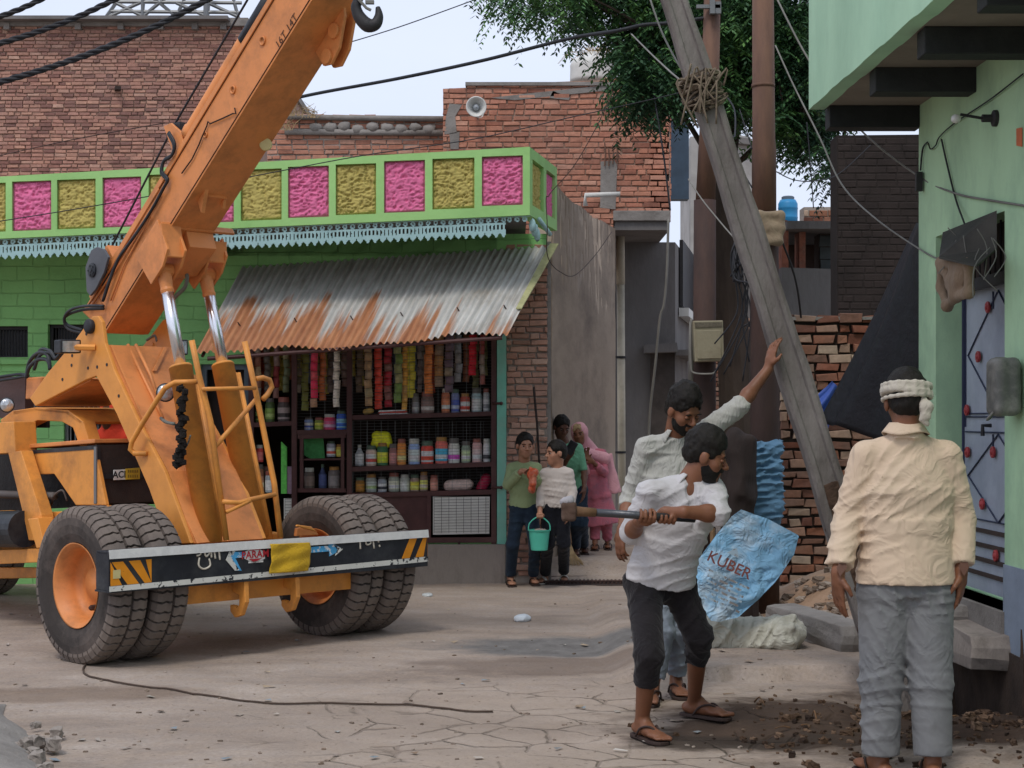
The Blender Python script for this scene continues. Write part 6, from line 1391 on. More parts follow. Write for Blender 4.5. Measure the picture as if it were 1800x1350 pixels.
for r_ in range(6):
    o = P(1268+r_*-2, 1014+r_*9, DS-.07)
    x = -.09
    while x < .15: L_ = rnd.uniform(.02, .07); q = o+xa*x; mb.prism([q, q+xa*L_, q+xa*L_+ya*.014, q+ya*.014], (0, -.001, 0)); x += L_+.015
build('printed_text', mb, mat('ink_grey', '#8a8684', .8, var=.3, chips='#9fb6c4', chip_at=.5), sk)
mb = MB(); mb.tube([P(1252, 928, 11.35), P(1256, 1040, 11.3)], .018, 8); 
tag(build('timber', mb, mat('bare_wood', '#7d6246', .8, var=.3, vs=9), None, base=P(1246, 1060, 11.3)), 'bare wooden stick standing behind the blue sack', 'stick')
M['sack_white'] = cloth('sack_white', '#bdbbac', .08, dirt='#8d8878', da=.5, ds=4, bs=7, bp=1, rough=.6)
S = SDF(.012, .05); g0 = P(1215, 1128, 10.75); g1 = P(1392, 1128, 10.6); g0.z = .15; g1.z = .15
S.flat(g0, g1, .16, .16, (0, 1, 0), .72); S.ell(lerp(g0, g1, .2)+V((0, 0, .02)), (.22, .18, .12)); S.flat(g1, g1+V((.06, 0, -.01)), .14, .10, (0, 1, 0), .8)
S.disp = lambda x, y, z: folds(.05, 5, 6, 6, seed=3)(x, y, z)+creases(.016, 6, .13, 1.5)(x, y, z)
tag(build('white_sack', S.mesh(), M['sack_white'], None, base=g0, smooth=True), 'crumpled off white sack lying on the raised slab below the blue sack', 'sack')
rnd = random.Random(31)
def litter(px, py, w_, h_, c_, label):
    g = G(px, py); S = SDF(.008, .02); z = gz(g.x, g.y)
    for i in range(4): S.ell((g.x+rnd.uniform(-w_, w_)*.6, g.y+rnd.uniform(-.03, .03), z+h_*.45), (w_*.6, .05, h_*.6))
    S.disp = folds(.01, 25, 25, 25, seed=px); tag(build('plastic_bag', S.mesh(), mat('litter_'+c_, c_, .5, var=.1, bp=.2), None, base=(g.x, g.y, z), smooth=True), label, 'plastic bag')
litter(925, 1090, .08, .045, '#c5ccd2', 'crumpled white plastic bag lying in the middle of the lane')
litter(752, 1049, .05, .012, '#bfc4c4', 'flat white scrap of plastic by the shop plinth')
mb = MB(); rr = random.Random(77)
for i in range(240):
    px, py = rr.uniform(0, 1400), rr.uniform(1045, 1345); g = G(px, py); z = gz(g.x, g.y); s_ = rr.uniform(.006, .016)
    stone(mb, (g.x, g.y, z+s_*.2), (s_*rr.uniform(1, 2), s_, s_*.6), rr.uniform(0, 3), .15, rr)
for i in range(90):
    x, y = rr.uniform(1.75, 2.6), rr.uniform(11.3, 12.9); s_ = rr.uniform(.02, .07); stone(mb, (x, y, gz(x, y)+s_*.15), (s_*rr.uniform(1, 1.7), s_, s_*.7), rr.uniform(0, 3), .18, rr)
tag(build('gravel', mb, tint_mat('gravel_t', ['#5f5348', '#8c7d70', '#a69a8e', '#6f5c4c'], bp=.3)), kind='stuff')
mb = MB()
for i in range(60):
    px, py = rr.uniform(0, 1450), rr.uniform(1045, 1345); g = G(px, py); z = gz(g.x, g.y)+.004; a = rr.uniform(0, 3.14); w_, h_ = rr.uniform(.01, .04), rr.uniform(.005, .02); R = Matrix.Rotation(a, 3, 'Z')
    mb._add([V((g.x, g.y, z+rr.uniform(0, .008)))+R@V(q) for q in ((-w_, -h_, 0), (w_, -h_, .004), (w_, h_, 0), (-w_, h_, .006))], [(0, 1, 2, 3)], rr.random())
tag(build('litter_scraps', mb, tint_mat('scraps', ['#8a7a6a', '#c9c4bc', '#6a5444', '#b8a890', '#7a8c98', '#a08c78'], bp=0)), kind='stuff')
mb = MB()
for i in range(700):
    x = rr.gauss(2.05, .5); y = rr.gauss(8.1, .5)
    if x > 2.35 and 8.5 < y < 9.5: continue
    z = gz(x, y); s_ = abs(rr.gauss(.0, .016))+.005; s_ = min(s_, .055); stone(mb, (x, y, z+s_*.15), (s_*rr.uniform(.9, 1.6), s_*rr.uniform(.6, 1.1), s_*.8), rr.uniform(0, 3), .22, rr)
tag(build('rubble', mb, tint_mat('rubble_t', ['#2c221c', '#43342a', '#5c4837', '#362a22', '#7a6452', '#4b3526'], bp=.8, bs=40), bevel=0), kind='stuff')
mb = MB()
for i in range(11):
    x = rr.gauss(1.7, .35); y = rr.gauss(8.2, .3); z = gz(x, y); a = rr.uniform(0, 6.28); L_ = rr.uniform(.05, .16)
    mb.tube(spline([(x, y, z+.01), (x+math.cos(a)*L_*.5, y+math.sin(a)*L_*.5, z+rr.uniform(.01, .06)), (x+math.cos(a)*L_, y+math.sin(a)*L_, z+.01)], 3), [.005, .005, .004, .004, .003, .003, .002], 5)
tag(build('roots', mb, M['wood'], smooth=True), kind='stuff')
# bottom left: broken piece of cement platform
t = empty('broken_platform', (-2.75, 7.6, 0), 'broken cement slab edge with loose rubble in the bottom left corner', 'slab')
def plat(u, v):
    x = -4.4+u*2.05; y = 6.6+v*2.35; e = min(1, max(0, (1-u)*3.2)) ; r_ = 1-.32*v-.25*max(0, u-.5); xx = -4.4+u*(2.62-1.1*v+.14*float(noise3([v*6], [1], [2])[0]))
    z = .115*(1-max(0, (u-.86)/.14)**1.6)*(1 if v < .93 else max(0, (1-v)/.07))+.014*float(fbm(np.array([xx*5]), np.array([y*5]), np.array([1.]), 3)[0])-.01
    return (xx+.03*float(noise3([y*9], [xx*3], [4])[0]), y, z)
mb = MB(); mb.grid(plat, 60, 60); build('slab', mb, M['cement'], t, smooth=True)
for i in range(16):
    g = G(rr.uniform(35, 100), rr.uniform(1275, 1360)); s_ = rr.uniform(.025, .07); mb = MB(); stone(mb, (g.x, g.y, s_*.4+.02*rr.random()), (s_*1.3, s_, s_*.9), rr.uniform(0, 3), .14, rr)
    if i < 5: tag(build('stone', mb, M['plaster_base'], None, base=(g.x, g.y, 0), bevel=.004), 'loose stone at the broken slab edge, bottom left', 'stone', 'loose stones at the broken slab')
    else: build('rubble_piece', mb, M['plaster_base'], t, bevel=.003)
# ---------------------------------------------------------------- the mobile crane
OR = '#c97a33'
def opaint(name, c, **k): return mat(name, c, .5, var=.08, vs=2.2, bp=.12, bs=25, dirt='#8a5a34', dirt_amt=.75, ds=3.2, spec=.4, chips='#5a3a28', chip_at=.745, **k)
M['orange'] = opaint('crane_orange', '#dc9342'); M['orange_red'] = opaint('boom_orange', '#d6884c')
M['orange_chip'] = mat('crane_orange_worn', '#dc9342', .5, var=.08, vs=2.2, bp=.12, bs=25, dirt='#9a5f2c', dirt_amt=.45, ds=2.4, spec=.4, chips='#3a2a20', chip_at=.70)
M['rubber'] = mat('rubber', '#3f3a37', .85, var=.2, vs=4, bp=.35, bs=35, dirt='#736760', dirt_amt=.8, ds=2.5, spec=.2); M['tread'] = mat('tread', '#6a615b', .9, var=.15, vs=6, bp=.35, bs=35, dirt='#8a7d72', dirt_amt=.7, ds=2, spec=.15)
M['chrome'] = mat('chrome', '#e4e4e6', .24, metal=1, var=.03, bp=0); M['black_paint'] = mat('black_paint', '#1f2228', .5, var=.3, vs=5, bp=.2, bs=30, dirt='#4f5152', dirt_amt=.5, ds=4)
M['panel_dark'] = mat('panel_dark', '#2f2623', .7, var=.15, vs=4, bp=.3, bs=90, dirt='#5c4a40', dirt_amt=.4)
M['glass_lamp'] = mat('lamp_glass', '#c3c8cc', .12, metal=.6, var=.3, vs=20, bp=.4, bs=30)
cA = V((-1.907, 11.285, 0)); cu = V((.7071, .7071, 0)); cv = V((.7071, -.7071, 0)); up = V((0, 0, 1))
def C(u, v, z): return cA+cu*u+cv*v+up*z
def CU(px, py, u):
    a = (px-CX)/F; t = (u/.7071+cA.x+cA.y)/(a+1); return V((a*t, t, H-(py-HY)/F*t))
def CV(px, py, v):
    a = (px-CX)/F; t = (v/.7071+cA.x-cA.y)/(a-1); return V((a*t, t, H-(py-HY)/F*t))
crane = empty('mobile_crane', cA, 'orange mobile crane with a raised boom and a black and white front bumper', 'crane')
def plateU(name, pts, u, w_, m=None, parent=None, bevel=.006): mb = MB(); mb.prism([CU(x, y, u) for x, y in pts], cu*w_); return build(name, mb, m or M['orange'], parent or crane, bevel=bevel)
def tubeU(name, pts, u, r, m=None, parent=None):
    us = u if isinstance(u, (list, tuple)) else [u]*len(pts); mb = MB(); mb.tube([CU(x, y, q) for (x, y), q in zip(pts, us)], r, 10); return build(name, mb, m or M['orange'], parent or crane, smooth=True)
# wheels
RT = .503
def wheel(u, v, out=-1, flat=0):
    """one tyre with rim; out -1: dished side faces the left"""
    w_ = empty('wheel', C(u, v, 0), None, None); del_ = w_; w_.parent = crane; w_.location = C(u, v, 0)-cA
    c0 = C(u, v, RT-.012); ax = cu
    mb = MB(); prof = [(-.085, .262), (-.105, .275), (-.128, .33), (-.135, .385), (-.13, .43), (-.118, .468), (-.1, .474), (-.05, .476), (0, .478), (.05, .476), (.1, .474), (.118, .468), (.13, .43), (.135, .385), (.128, .33), (.105, .275), (.085, .262)]
    mb.lathe(prof, c0, ax, 72, closed=True)
    nL = 46; uu = ax.orthogonal().normalized(); ww = ax.cross(uu)
    def pt(x, th, r): return c0+ax*x+(uu*math.cos(th)+ww*math.sin(th))*r
    for s_ in (-1, 1):
        for i in range(nL):
            t0 = 2*math.pi*(i+(.5 if s_ > 0 else 0))/nL; wd_ = 2*math.pi/nL*.78
            xs = [.010, .030, .055, .085, .112, .130]; sh = [0, .010, -.008, .012, .004, .0]; rs = [.5, .502, .503, .501, .488, .452]; rb = [.47, .47, .47, .468, .455, .425]
            vs = []
            for x, q, ro, ri in zip(xs, sh, rs, rb): vs += [pt(s_*x, t0+q, ri), pt(s_*x, t0+q, ro), pt(s_*x, t0+q+wd_, ro), pt(s_*x, t0+q+wd_, ri)]
            fs = []
            for k in range(5):
                a = k*4; fs += [(a, a+4, a+5, a+1), (a+1, a+5, a+6, a+2), (a+2, a+6, a+7, a+3)]
            fs += [(0, 1, 2, 3), (23, 22, 21, 20)]
            if s_ < 0: fs = [f[::-1] for f in fs]
            mb.cur = 1; mb._add(vs, fs)
    build('tyre', mb, [M['rubber'], M['tread']], w_)
    mb = MB(); o = out
    mb.lathe([(o*.075, .245), (o*.105, .262), (o*.112, .272), (o*.1, .268), (o*.09, .243), (o*-.01, .228), (o*-.055, .215), (o*-.06, .17), (o*-.05, .11), (o*-.02, .1), (o*-.015, 0)], c0, ax, 48, closed=True)
    mb.lathe([(-o*.112, .27), (-o*.09, .245), (-o*.0, .232)], c0, ax, 48, closed=True)
    rim = build('rim', mb, M['orange_red'], w_, smooth=True)
    if u > -1: return w_
    mb = MB()
    for i in range(1):
        a = 2.2; mb.lathe([(0, .02), (o*.05, .018), (o*.06, .01)], c0+ax*(-o*.052)+(uu*math.cos(a)+ww*math.sin(a))*.15, ax*1, 6)
    build('valve', mb, M['rust_dark'], rim)
    return w_
for u in (-1.10, -.80, .82, 1.12): wheel(u, 0, -1 if u != .82 else -1)
wheel(.40, -4.25)
mb = MB(); mb.tube([C(-.75, 0, .5), C(.75, 0, .5)], .09, 12); mb.box(C(0, 0, .48), (1.2, .22, .2), rz=math.radians(45)); build('front_axle', mb, M['orange_red'], crane)
mb = MB(); mb.tube([C(-.3, -4.25, .5), C(.5, -4.25, .5)], .08, 12); build('rear_axle', mb, M['orange_red'], crane)
# front bumper
VB = .57
bp_ = lambda x, y: CV(x, y, VB)
def bump_poly(mb, pts, o=.003, th=.002): mb.prism([bp_(x, y)+cv*o for x, y in pts], cv*-th)
L0, L1 = (191, 752)
bt = lambda x: 970-(970-927)*(x-191)/(752-191); bb = lambda x: 1043-(1043-988)*(x-191)/(752-191)
uL, uR = (bp_(191, 1000)-cA).dot(cu), (bp_(752, 960)-cA).dot(cu); zT = bp_(191, 970).z; zB_ = bp_(191, 1043).z
mb = MB(); th = .012
def cbox(mb, u0, u1, v0, v1, z0, z1): mb.hexa([C(u0, v0, z0), C(u0, v1, z0), C(u1, v1, z0), C(u1, v0, z0), C(u0, v0, z1), C(u0, v1, z1), C(u1, v1, z1), C(u1, v0, z1)])
cbox(mb, uL, uR, VB-.02, VB, zB_, zT); cbox(mb, uL, uR, VB-.16, VB-.021, zB_, zB_+.012); cbox(mb, uL, uR, VB-.14, VB-.021, zT-.012, zT)
for u in (uL+.003, uR-.015, -.6, .5): cbox(mb, u, u+.012, VB-.15, VB-.022, zB_+.013, zT-.013)
bumper = build('bumper', mb, M['black_paint'], crane, bevel=.002)
# white upper strip plate, leaning back
mb = MB(); q = [C(uL, VB+.012, zT-.045), C(uR, VB+.012, zT-.045), C(uR, VB+.004, zT+.02), C(uL, VB+.004, zT+.02)]; mb.prism([C(uL, VB+.014, zT-.044), C(uR, VB+.014, zT-.044), C(uR, VB+.005, zT+.01), C(uL, VB+.005, zT+.01)], cv*-.004)
build('white_strip', mb, mat('dirty_white', '#d2d2ce', .5, var=.08, vs=5, bp=.2, dirt='#84868a', dirt_amt=.55, ds=5, chips='#3c4148', chip_at=.74), bumper)
def z_(x, f): return bt(x)+(bb(x)-bt(x))*f
M['white_paint'] = mat('white_paint', '#d0d0c8', .55, var=.06, bp=.1, chips='#26282e', chip_at=.56, vs=8); M['hazard'] = mat('hazard_orange', '#d88a1c', .5, var=.1, vs=8, bp=.1, chips='#2e2a26', chip_at=.72)
mb = MB(); bump_poly(mb, [(192, z_(192, .97)), (752, z_(752, .985)), (752, z_(752, .84)), (192, z_(192, .84))][::1]); build('white_edge', mb, M['white_paint'], bumper)
mb = MB()
for a in (-14, 16, 46, 76):
    q = [(194+a-14, .26), (194+a+6, .26), (194+a+34, .83), (194+a+14, .83)]
    q = [(min(266, max(194, x)), f) for x, f in q]
    if q[1][0] - q[0][0] > 1 or q[2][0]-q[3][0] > 1: bump_poly(mb, [(x, z_(x, f)) for x, f in q][::-1])
build('hazard_stripes', mb, M['hazard'], bumper); mb = MB()
for a in (0, 24, 48):
    q = [(722+a-0, .18), (722+a+13, .18), (722+a-2, .83), (722+a-16, .83)]; q = [(min(751, max(705, x)), f) for x, f in q]; bump_poly(mb, [(x, z_(x, f)) for x, f in q][::-1])
build('hazard_stripes', mb, M['hazard'], bumper)
mb = MB(); bump_poly(mb, [(198, z_(198, .45)), (211, z_(211, .45)), (211, z_(211, .66)), (198, z_(198, .66))][::-1], .006); build('reflector', mb, mat('cream', '#c8bc84', .5), bumper)
# maker's plate, yellow cloth, arrows, hand-painted script
def px_oct(cx_, cy_, rx, ry): return [(cx_-rx, cy_-ry*.45), (cx_-rx, cy_+ry*.45), (cx_-rx*.2, cy_+ry), (cx_+rx*.2, cy_+ry), (cx_+rx, cy_+ry*.45), (cx_+rx, cy_-ry*.45), (cx_+rx*.2, cy_-ry), (cx_-rx*.2, cy_-ry)]
mb = MB(); bump_poly(mb, px_oct(447, 976, 18, 13), .005); bump_poly(mb, [(436, 987), (436, 990), (462, 988), (462, 985)], .005); pl = build('maker_plate', mb, mat('white_clean', '#d8d8d4', .5), bumper)
mb = MB(); bump_poly(mb, [(436, 968), (458, 966), (451, 963), (444, 963.5)], .008); bump_poly(mb, [(436, 983), (444, 987), (451, 986), (459, 981)], .008); build('red_triangle', mb, mat('sign_red', '#b22a34', .5), pl)
xa = (bp_(460, 973)-bp_(434, 975.5)).normalized(); build('lettering', text_faces('PARAM', .068, bp_(447.5, 974.8)+cv*.008, xa, up, .001, bold=.02), MATS['sign_red'], pl)
def cl_(u, v): x = 470+u*70; y0 = 956-u*3; y1 = 1008-u*5; q = bp_(x+(2*math.sin(v*4)), y0+(y1-y0)*v); return q+cv*(.026+.005*math.sin(u*9+v*3)+.004*math.sin(v*13+u*5))
mb = MB(); mb.grid(cl_, 24, 20); o = build('yellow_cloth', mb, cloth('yellow_cloth', '#c9a22a', .1, dirt='#8f7428', da=.5, bs=18), bumper, smooth=True); s_ = o.modifiers.new('s', 'SOLIDIFY'); s_.thickness = .004
M['arrow_blue'] = mat('arrow_blue', '#4a9ccc', .5, var=.25, vs=9, bp=.1, chips='#d0d4d6', chip_at=.56)
mb = MB(); bump_poly(mb, [(540, 962), (541, 972), (578, 969), (578, 978), (602, 965), (576, 951), (577, 959)], .005); build('arrow_mark', mb, M['arrow_blue'], bumper); mb = MB(); bump_poly(mb, [(430, 970), (430, 979), (413, 981), (424, 1003), (414, 1003), (398, 982), (404, 970)][::1], .005); build('arrow_mark', mb, M['arrow_blue'], bumper)
mb = MB(); bump_poly(mb, [(585, 957), (602, 965), (588, 977), (592, 966)], .0065); build('arrow_edge', mb, M['white_paint'], bumper); mb = MB(); bump_poly(mb, [(404, 966), (413, 969), (404, 978), (420, 1002), (412, 1003), (396, 984)], .0065); build('arrow_edge', mb, M['white_paint'], bumper)
mb = MB()   # hand-painted script, letters hanging from a head line
def stroke(pts, r=.0065): mb.tube([bp_(x, y)+cv*.003 for x, y in spline([(x, y, 0) for x, y in pts], 4) and [(p.x, p.y) for p in spline([(x, y, 0) for x, y in pts], 4)]], r, 5)
for k_, pts in enumerate(([(342, 968), (350, 966), (352, 974), (345, 977)], [(350, 980), (349, 994), (358, 1000), (369, 994), (367, 982)], [(358, 966), (362, 978), (370, 970), (371, 980)], [(376, 968), (378, 982)], [(384, 966), (386, 984)], [(372, 968), (392, 964)], [(632, 950), (633, 965)], [(628, 951), (668, 947)], [(642, 950), (644, 957), (651, 955), (650, 948)], [(655, 948), (657, 964)], [(664, 949), (665, 953)], [(666, 958), (667, 961)])):
    if k_ == 6: build('painted_script', mb, mat('script_white', '#cfc8b8', .6, bp=.2), bumper, smooth=True); mb = MB()
    stroke(pts)
build('painted_script', mb, mat('script_white', '#cfc8b8', .6, bp=.2), bumper, smooth=True)
# tow hooks, skid plate under the bumper
for (x, y) in ((404, 1030), (494, 1024)):
    u0 = (CV(x, y, .4)-cA).dot(cu); mb = MB()
    mb.prism([C(u0, .42, .50), C(u0, .56, .50), C(u0, .57, .36), C(u0, .52, .27), C(u0, .45, .25), C(u0, .40, .29), C(u0, .40, .33), C(u0, .44, .33), C(u0, .47, .31), C(u0, .50, .34), C(u0, .50, .40), C(u0, .42, .42)], cu*.035); build('tow_hook', mb, M['orange'], crane, bevel=.006)
mb = MB(); cbox(mb, -.72, .72, .28, .42, .36, .53); cbox(mb, -.5, .5, .1, .28, .4, .6); build('front_crossbeam', mb, M['orange'], crane, bevel=.008)
mb = MB(); mb.prism([CV(518, 925, .38), CV(556, 935, .38), CV(542, 925, .38), CV(520, 922, .38)], cv*.02); build('bracket', mb, M['orange'], crane, bevel=.005)
mb = MB(); mb.prism([CV(516, 942, .3), CV(556, 940, .3), CV(543, 925, .3), (CV(518, 928, .3))], cv*.03); build('lug_plate', mb, M['orange_red'], crane, bevel=.003)
# chassis
mb = MB(); cbox(mb, -.55, .35, -4.6, -.1, .56, .76); cbox(mb, -.68, .5, -.9, -.1, .62, .74); cbox(mb, -.5, .3, -.1, .3, .45, .66); build('chassis', mb, M['orange'], crane, bevel=.01)
# mast (A-frame): left cheek, front face, right cheek
UL = -.52
cheek = [(52, 700), (84, 655), (130, 600), (162, 556), (172, 555), (179, 566), (184, 603), (200, 650), (244, 744), (289, 829), (335, 955), (297, 958), (262, 860), (205, 728), (169, 661), (150, 668), (62, 714)]
mast = plateU('mast_cheek', cheek, UL, .03, M['orange_chip'])
pc = [CU(x, y, UL) for x, y in cheek]; UR = .06
mb = MB(); mb.prism([p+cu*(UR-UL) for p in pc], cu*.03); build('mast_cheek', mb, M['orange_chip'], crane, bevel=.006)
f0, f1, f2, f3, f4 = (CU(x, y, UL) for x, y in ((184, 606), (200, 650), (244, 744), (289, 829), (335, 955)))
mb = MB(); W0 = UR-UL
for a, b_ in ((f0, f1), (f1, f2), (f2, f3), (f3, f4)): mb._add([a+cu*.03, a+cu*W0, b_+cu*W0, b_+cu*.03], [(0, 3, 2, 1)])
mb._add([f0+cu*.03, f0+cu*W0, f0+cu*W0-cv*.3-up*.02, f0+cu*.03-cv*.3-up*.02], [(0, 1, 2, 3)])
ff = build('mast_front', mb, M['orange_red'], crane); s_ = ff.modifiers.new('s', 'SOLIDIFY'); s_.thickness = .012
mb = MB(); mb.prism([CU(153, 669, UL)+cu*.03, CU(62, 714, UL)+cu*.03, CU(62, 714, UL)+cu*(W0), CU(153, 669, UL)+cu*W0], up*.012); 
mb.prism([CU(169, 661, UL)+cu*.03, CU(205, 728, UL)+cu*.03, CU(205, 728, UL)+cu*W0, CU(169, 661, UL)+cu*W0], cv*.012); mb.prism([CU(205, 728, UL)+cu*.03, CU(262, 860, UL)+cu*.03, CU(262, 860, UL)+cu*W0, CU(205, 728, UL)+cu*W0], cv*.012); build('mast_web', mb, M['orange_red'], crane)
mb = MB()
for (x, y), r in (((161, 574), .052),): mb.lathe([(-.03, r*.8), (0, r), (.02, r), (.03, r*.8)], CU(x, y, UL)-cu*.01, -cu, 20)
build('pivot_pin', mb, M['black_iron'], crane, smooth=True)
for x, y in ((152, 587), (127, 625), (126, 642), (155, 647), (171, 645), (188, 641), (209, 696), (110, 667)): mb = MB(); mb.lathe([(0, .012), (.003, .012)], CU(x, y, UL)-cu*.0, -cu, 10); build('bolt_hole', mb, M['black_iron'], mast)
mb = MB()
for pts in ([(222, 606), (250, 665), (268, 702), (283, 735)], [(236, 606), (262, 660), (275, 700)]):
    q = [CU(x, y, UL+.2 if i else UL+.2) for i, (x, y) in enumerate(pts)]; mb.tube([p+cv*.02 for p in q], .012, 8)
build('hydraulic_pipe', mb, M['orange_red'], crane, smooth=True)
mb = MB(); mb.prism([f1+cu*.3+cv*.012, f1+cu*.33+cv*.012, f0+cu*.5+cv*.012, f0+cu*.47+cv*.012], cv*.012); mb.prism([lerp(f0, f4, .0)+cu*.035+cv*.01, lerp(f0, f4, .0)+cu*.05+cv*.01, f4+cu*.05+cv*.01, f4+cu*.035+cv*.01], cv*.01); build('weld_rib', mb, M['orange_red'], ff)
# swivel beneath the arm, curved arch and hood of the rear body
ub = -.52
arch = [(0, 738), (22, 722), (62, 716), (120, 722), (146, 741), (158, 782), (140, 786), (128, 752), (108, 741), (66, 739), (44, 750), (38, 790), (22, 790)]
plateU('arch_frame', arch, -.42, .10); plateU('arch_frame', arch, .10, .10)
mb = MB(); mb.lathe([(0, .05), (.09, .05), (.09, .07), (.2, .07)], CU(76, 752, -.2), (0, 0, 1), 12); build('king_pin', mb, M['black_iron'], crane)
plateU('arch_top', [(22, 722), (62, 716), (120, 721), (146, 741), (140, 746), (116, 728), (62, 723), (24, 730)], -.42, .62, M['orange'])
hood = plateU('hood', [(36, 792), (165, 784), (186, 888), (133, 888), (95, 833), (50, 835), (42, 800)], ub, .03)
mb = MB(); a, b_ = CU(34, 789, ub), CU(166, 779, ub); mb.prism([a, b_, b_+cu*.95, a+cu*.95], up*.03); build('hood_top', mb, M['orange_red'], crane, bevel=.006)
mb = MB(); a, b_ = CU(36, 799, ub-.004), CU(165, 790, ub-.004); mb.prism([a, b_, b_+up*.028, a+up*.028], cu*.006); build('hood_gap', mb, M['black_paint'], crane)
mb = MB(); a, b_ = CU(168, 886, ub), CU(168, 782, ub); a2 = V((b_.x, b_.y, a.z)); mb.prism([a2, a2+cu*.9, b_+cu*.9, b_], -cv*.02); rad = build('radiator_grille', mb, M['panel_dark'], crane)
mb = MB(); mb.prism([a2+cv*.004, a2+cu*.03+cv*.004, b_+cu*.03+cv*.004, b_+cv*.004], cv*.01); zz = CU(200, 836, ub).z; k = a2+up*(zz-a2.z)
mb.prism([k+cv*.004-up*.03, k+cu*.8+cv*.004-up*.03, k+cu*.8+cv*.004+up*.0, k+cv*.004+up*.0], cv*.008); build('grille_bars', mb, M['black_iron'], rad)
vG = (a2-cA).dot(cv)+.03
mb = MB(); mb.prism([CV(200, 844, vG), CV(222, 843, vG), CV(222, 825, vG), CV(200, 826, vG)], cv*-.006); np_ = build('name_plate', mb, MATS['white_clean'], crane)
xa = (CV(222, 834, vG)-CV(200, 835, vG)).normalized(); build('lettering', text_faces('ACE', .066, CV(210.5, 834.5, vG), xa, up, .008, bold=.03), M['black_paint'], np_)
mb = MB(); mb.prism([CV(221, 843, vG+.01), CV(246, 842, vG+.01), CV(246, 822, vG+.01), CV(221, 824, vG+.01)], cv*-.006); yp = build('number_plate', mb, mat('plate_yellow', '#b89a2c', .5, var=.15, vs=8, bp=.1), crane)
mb = MB(); rnd = random.Random(3)
for i in range(6): x = 225+i*3.2; mb.prism([CV(x, 831, vG+.012), CV(x+1.6, 831, vG+.012), CV(x+1.6, 826, vG+.012), CV(x, 826, vG+.012)], cv*.001); mb.prism([CV(x, 839.5, vG+.012), CV(x+1.4, 839.5, vG+.012), CV(x+1.4, 834.5, vG+.012), CV(x, 834.5, vG+.012)], cv*.001)
build('worn_characters', mb, mat('worn_ink', '#6e5f24', .6), yp)
mb = MB(); mb.prism([CU(167, 700+85, ub)-cv*.0, CU(167, 885, ub), CU(171, 885, ub), CU(171, 785, ub)], -cu*.01); build('grille_edge', mb, M['steel_grey'], crane)
# body side posts, engine bay, tank and rails
plateU('cab_post', [(-40, 745), (24, 741), (27, 796), (-40, 800)], ub-.12, .18); plateU('cab_post', [(14, 796), (36, 792), (72, 905), (78, 950), (50, 950), (43, 915)], ub-.12, .1)
mb = MB(); p0, p1 = CU(-60, 960, ub+.2), CU(160, 836, ub+.2); mb.prism([CU(-60, 900, ub+.15), CU(185, 890, ub+.15), CU(185, 790, ub+.15), CU(-60, 800, ub+.15)], cu*.5); build('engine', mb, mat('engine_black', '#1b1715', .7, var=.5, vs=8, bp=.8, bs=20, dirt='#4a3c34', dirt_amt=.4), crane)
mb = MB(); mb.tube([CU(-80, 866, ub+.02), CU(96, 872, ub+.02)], .03, 8); mb.tube(spline([CU(90, 888, ub+.05), CU(96, 870, ub+.0), CU(110, 862, ub+.02), CU(118, 880, ub+.05)], 4), .008, 6)
for i in range(3): mb.ball(CU(84+i*4, 873, ub-.0), .016, 8)
build('engine_hose', mb, mat('hose_grey', '#5c5450', .6), crane, smooth=True)
plateU('body_sill', [(-60, 905), (135, 898), (190, 888), (190, 912), (120, 918), (-60, 925)], ub, .03)
mb = MB(); mb.tube([CU(-60, 930, ub-.12), CU(44, 930, ub-.12)], .135, 20); build('fuel_tank', mb, M['black_paint'], crane, smooth=False)
plateU('side_rail', [(-60, 968), (80, 964), (80, 988), (-60, 994)], ub-.1, .08); plateU('side_rail', [(-60, 998), (72, 998), (72, 1016), (-60, 1018)], .2, .08)
plateU('tank_bracket', [(48, 912), (66, 910), (78, 962), (64, 964)], ub-.16, .12)
# cab edge at the far left with round lamp
mb = MB(); mb.prism([CU(-60, 735, -.1), CU(44, 735, -.1), CU(44, 662, -.1), (CU(-60, 662, -.1))], cu*.5); build('winch_housing', mb, mat('housing', '#4b3430', .6, var=.2), crane)
mb = MB(); mb.prism([CU(44, 702, -.15), CU(72, 700, -.15), CU(72, 662, -.15), CU(46, 664, -.15)], cu*.6); build('swivel_block', mb, M['orange_red'], crane, bevel=.01)
def round_lamp(x, y, u, r, back=.06):
    c0 = CU(x, y, u); ax = (cv*.8-cu*.35-up*.05).normalized(); mb = MB(); mb.lathe([(-back, r*.55), (-back*.3, r), (0, r*1.05), (.006, r)], c0, ax, 20); h_ = build('round_lamp', mb, M['black_paint'], crane, smooth=True)
    mb = MB(); mb.lathe([(.0, r*.92), (.006, r*.9), (.016, r*.5), (.02, 0)], c0, ax, 20); build('lens', mb, M['glass_lamp'], h_, smooth=True)
round_lamp(12, 712, -.56, .055, .12); round_lamp(291, 690, -.38, .062)
mb = MB(); c0 = CU(289, 688, -.36); mb.tube([c0, c0-cv*.08+up*.0], .02, 8); build('lamp_stem', mb, M['orange'], crane)
for (x0_, x1_, y0_, y1_, u) in ((106, 143, 597, 621, UL-.14), (300, 331, 597, 624, UR+.16)):
    v_ = (CU((x0_+x1_)/2, (y0_+y1_)/2, u)-cA).dot(cv); mb = MB(); q = [CV(x0_, y1_, v_), CV(x1_, y1_, v_), CV(x1_, y0_, v_), CV(x0_, y0_, v_)]; mb.prism(q, -cv*.09); hl = build('headlight', mb, M['black_paint'], crane, bevel=.008)
    mb = MB(); c0 = sum(q, V())/4; q2 = [c0+(p-c0)*.8+cv*.004 for p in q]; mb.prism(q2, -cv*.003); build('lens', mb, M['glass_lamp'], hl)
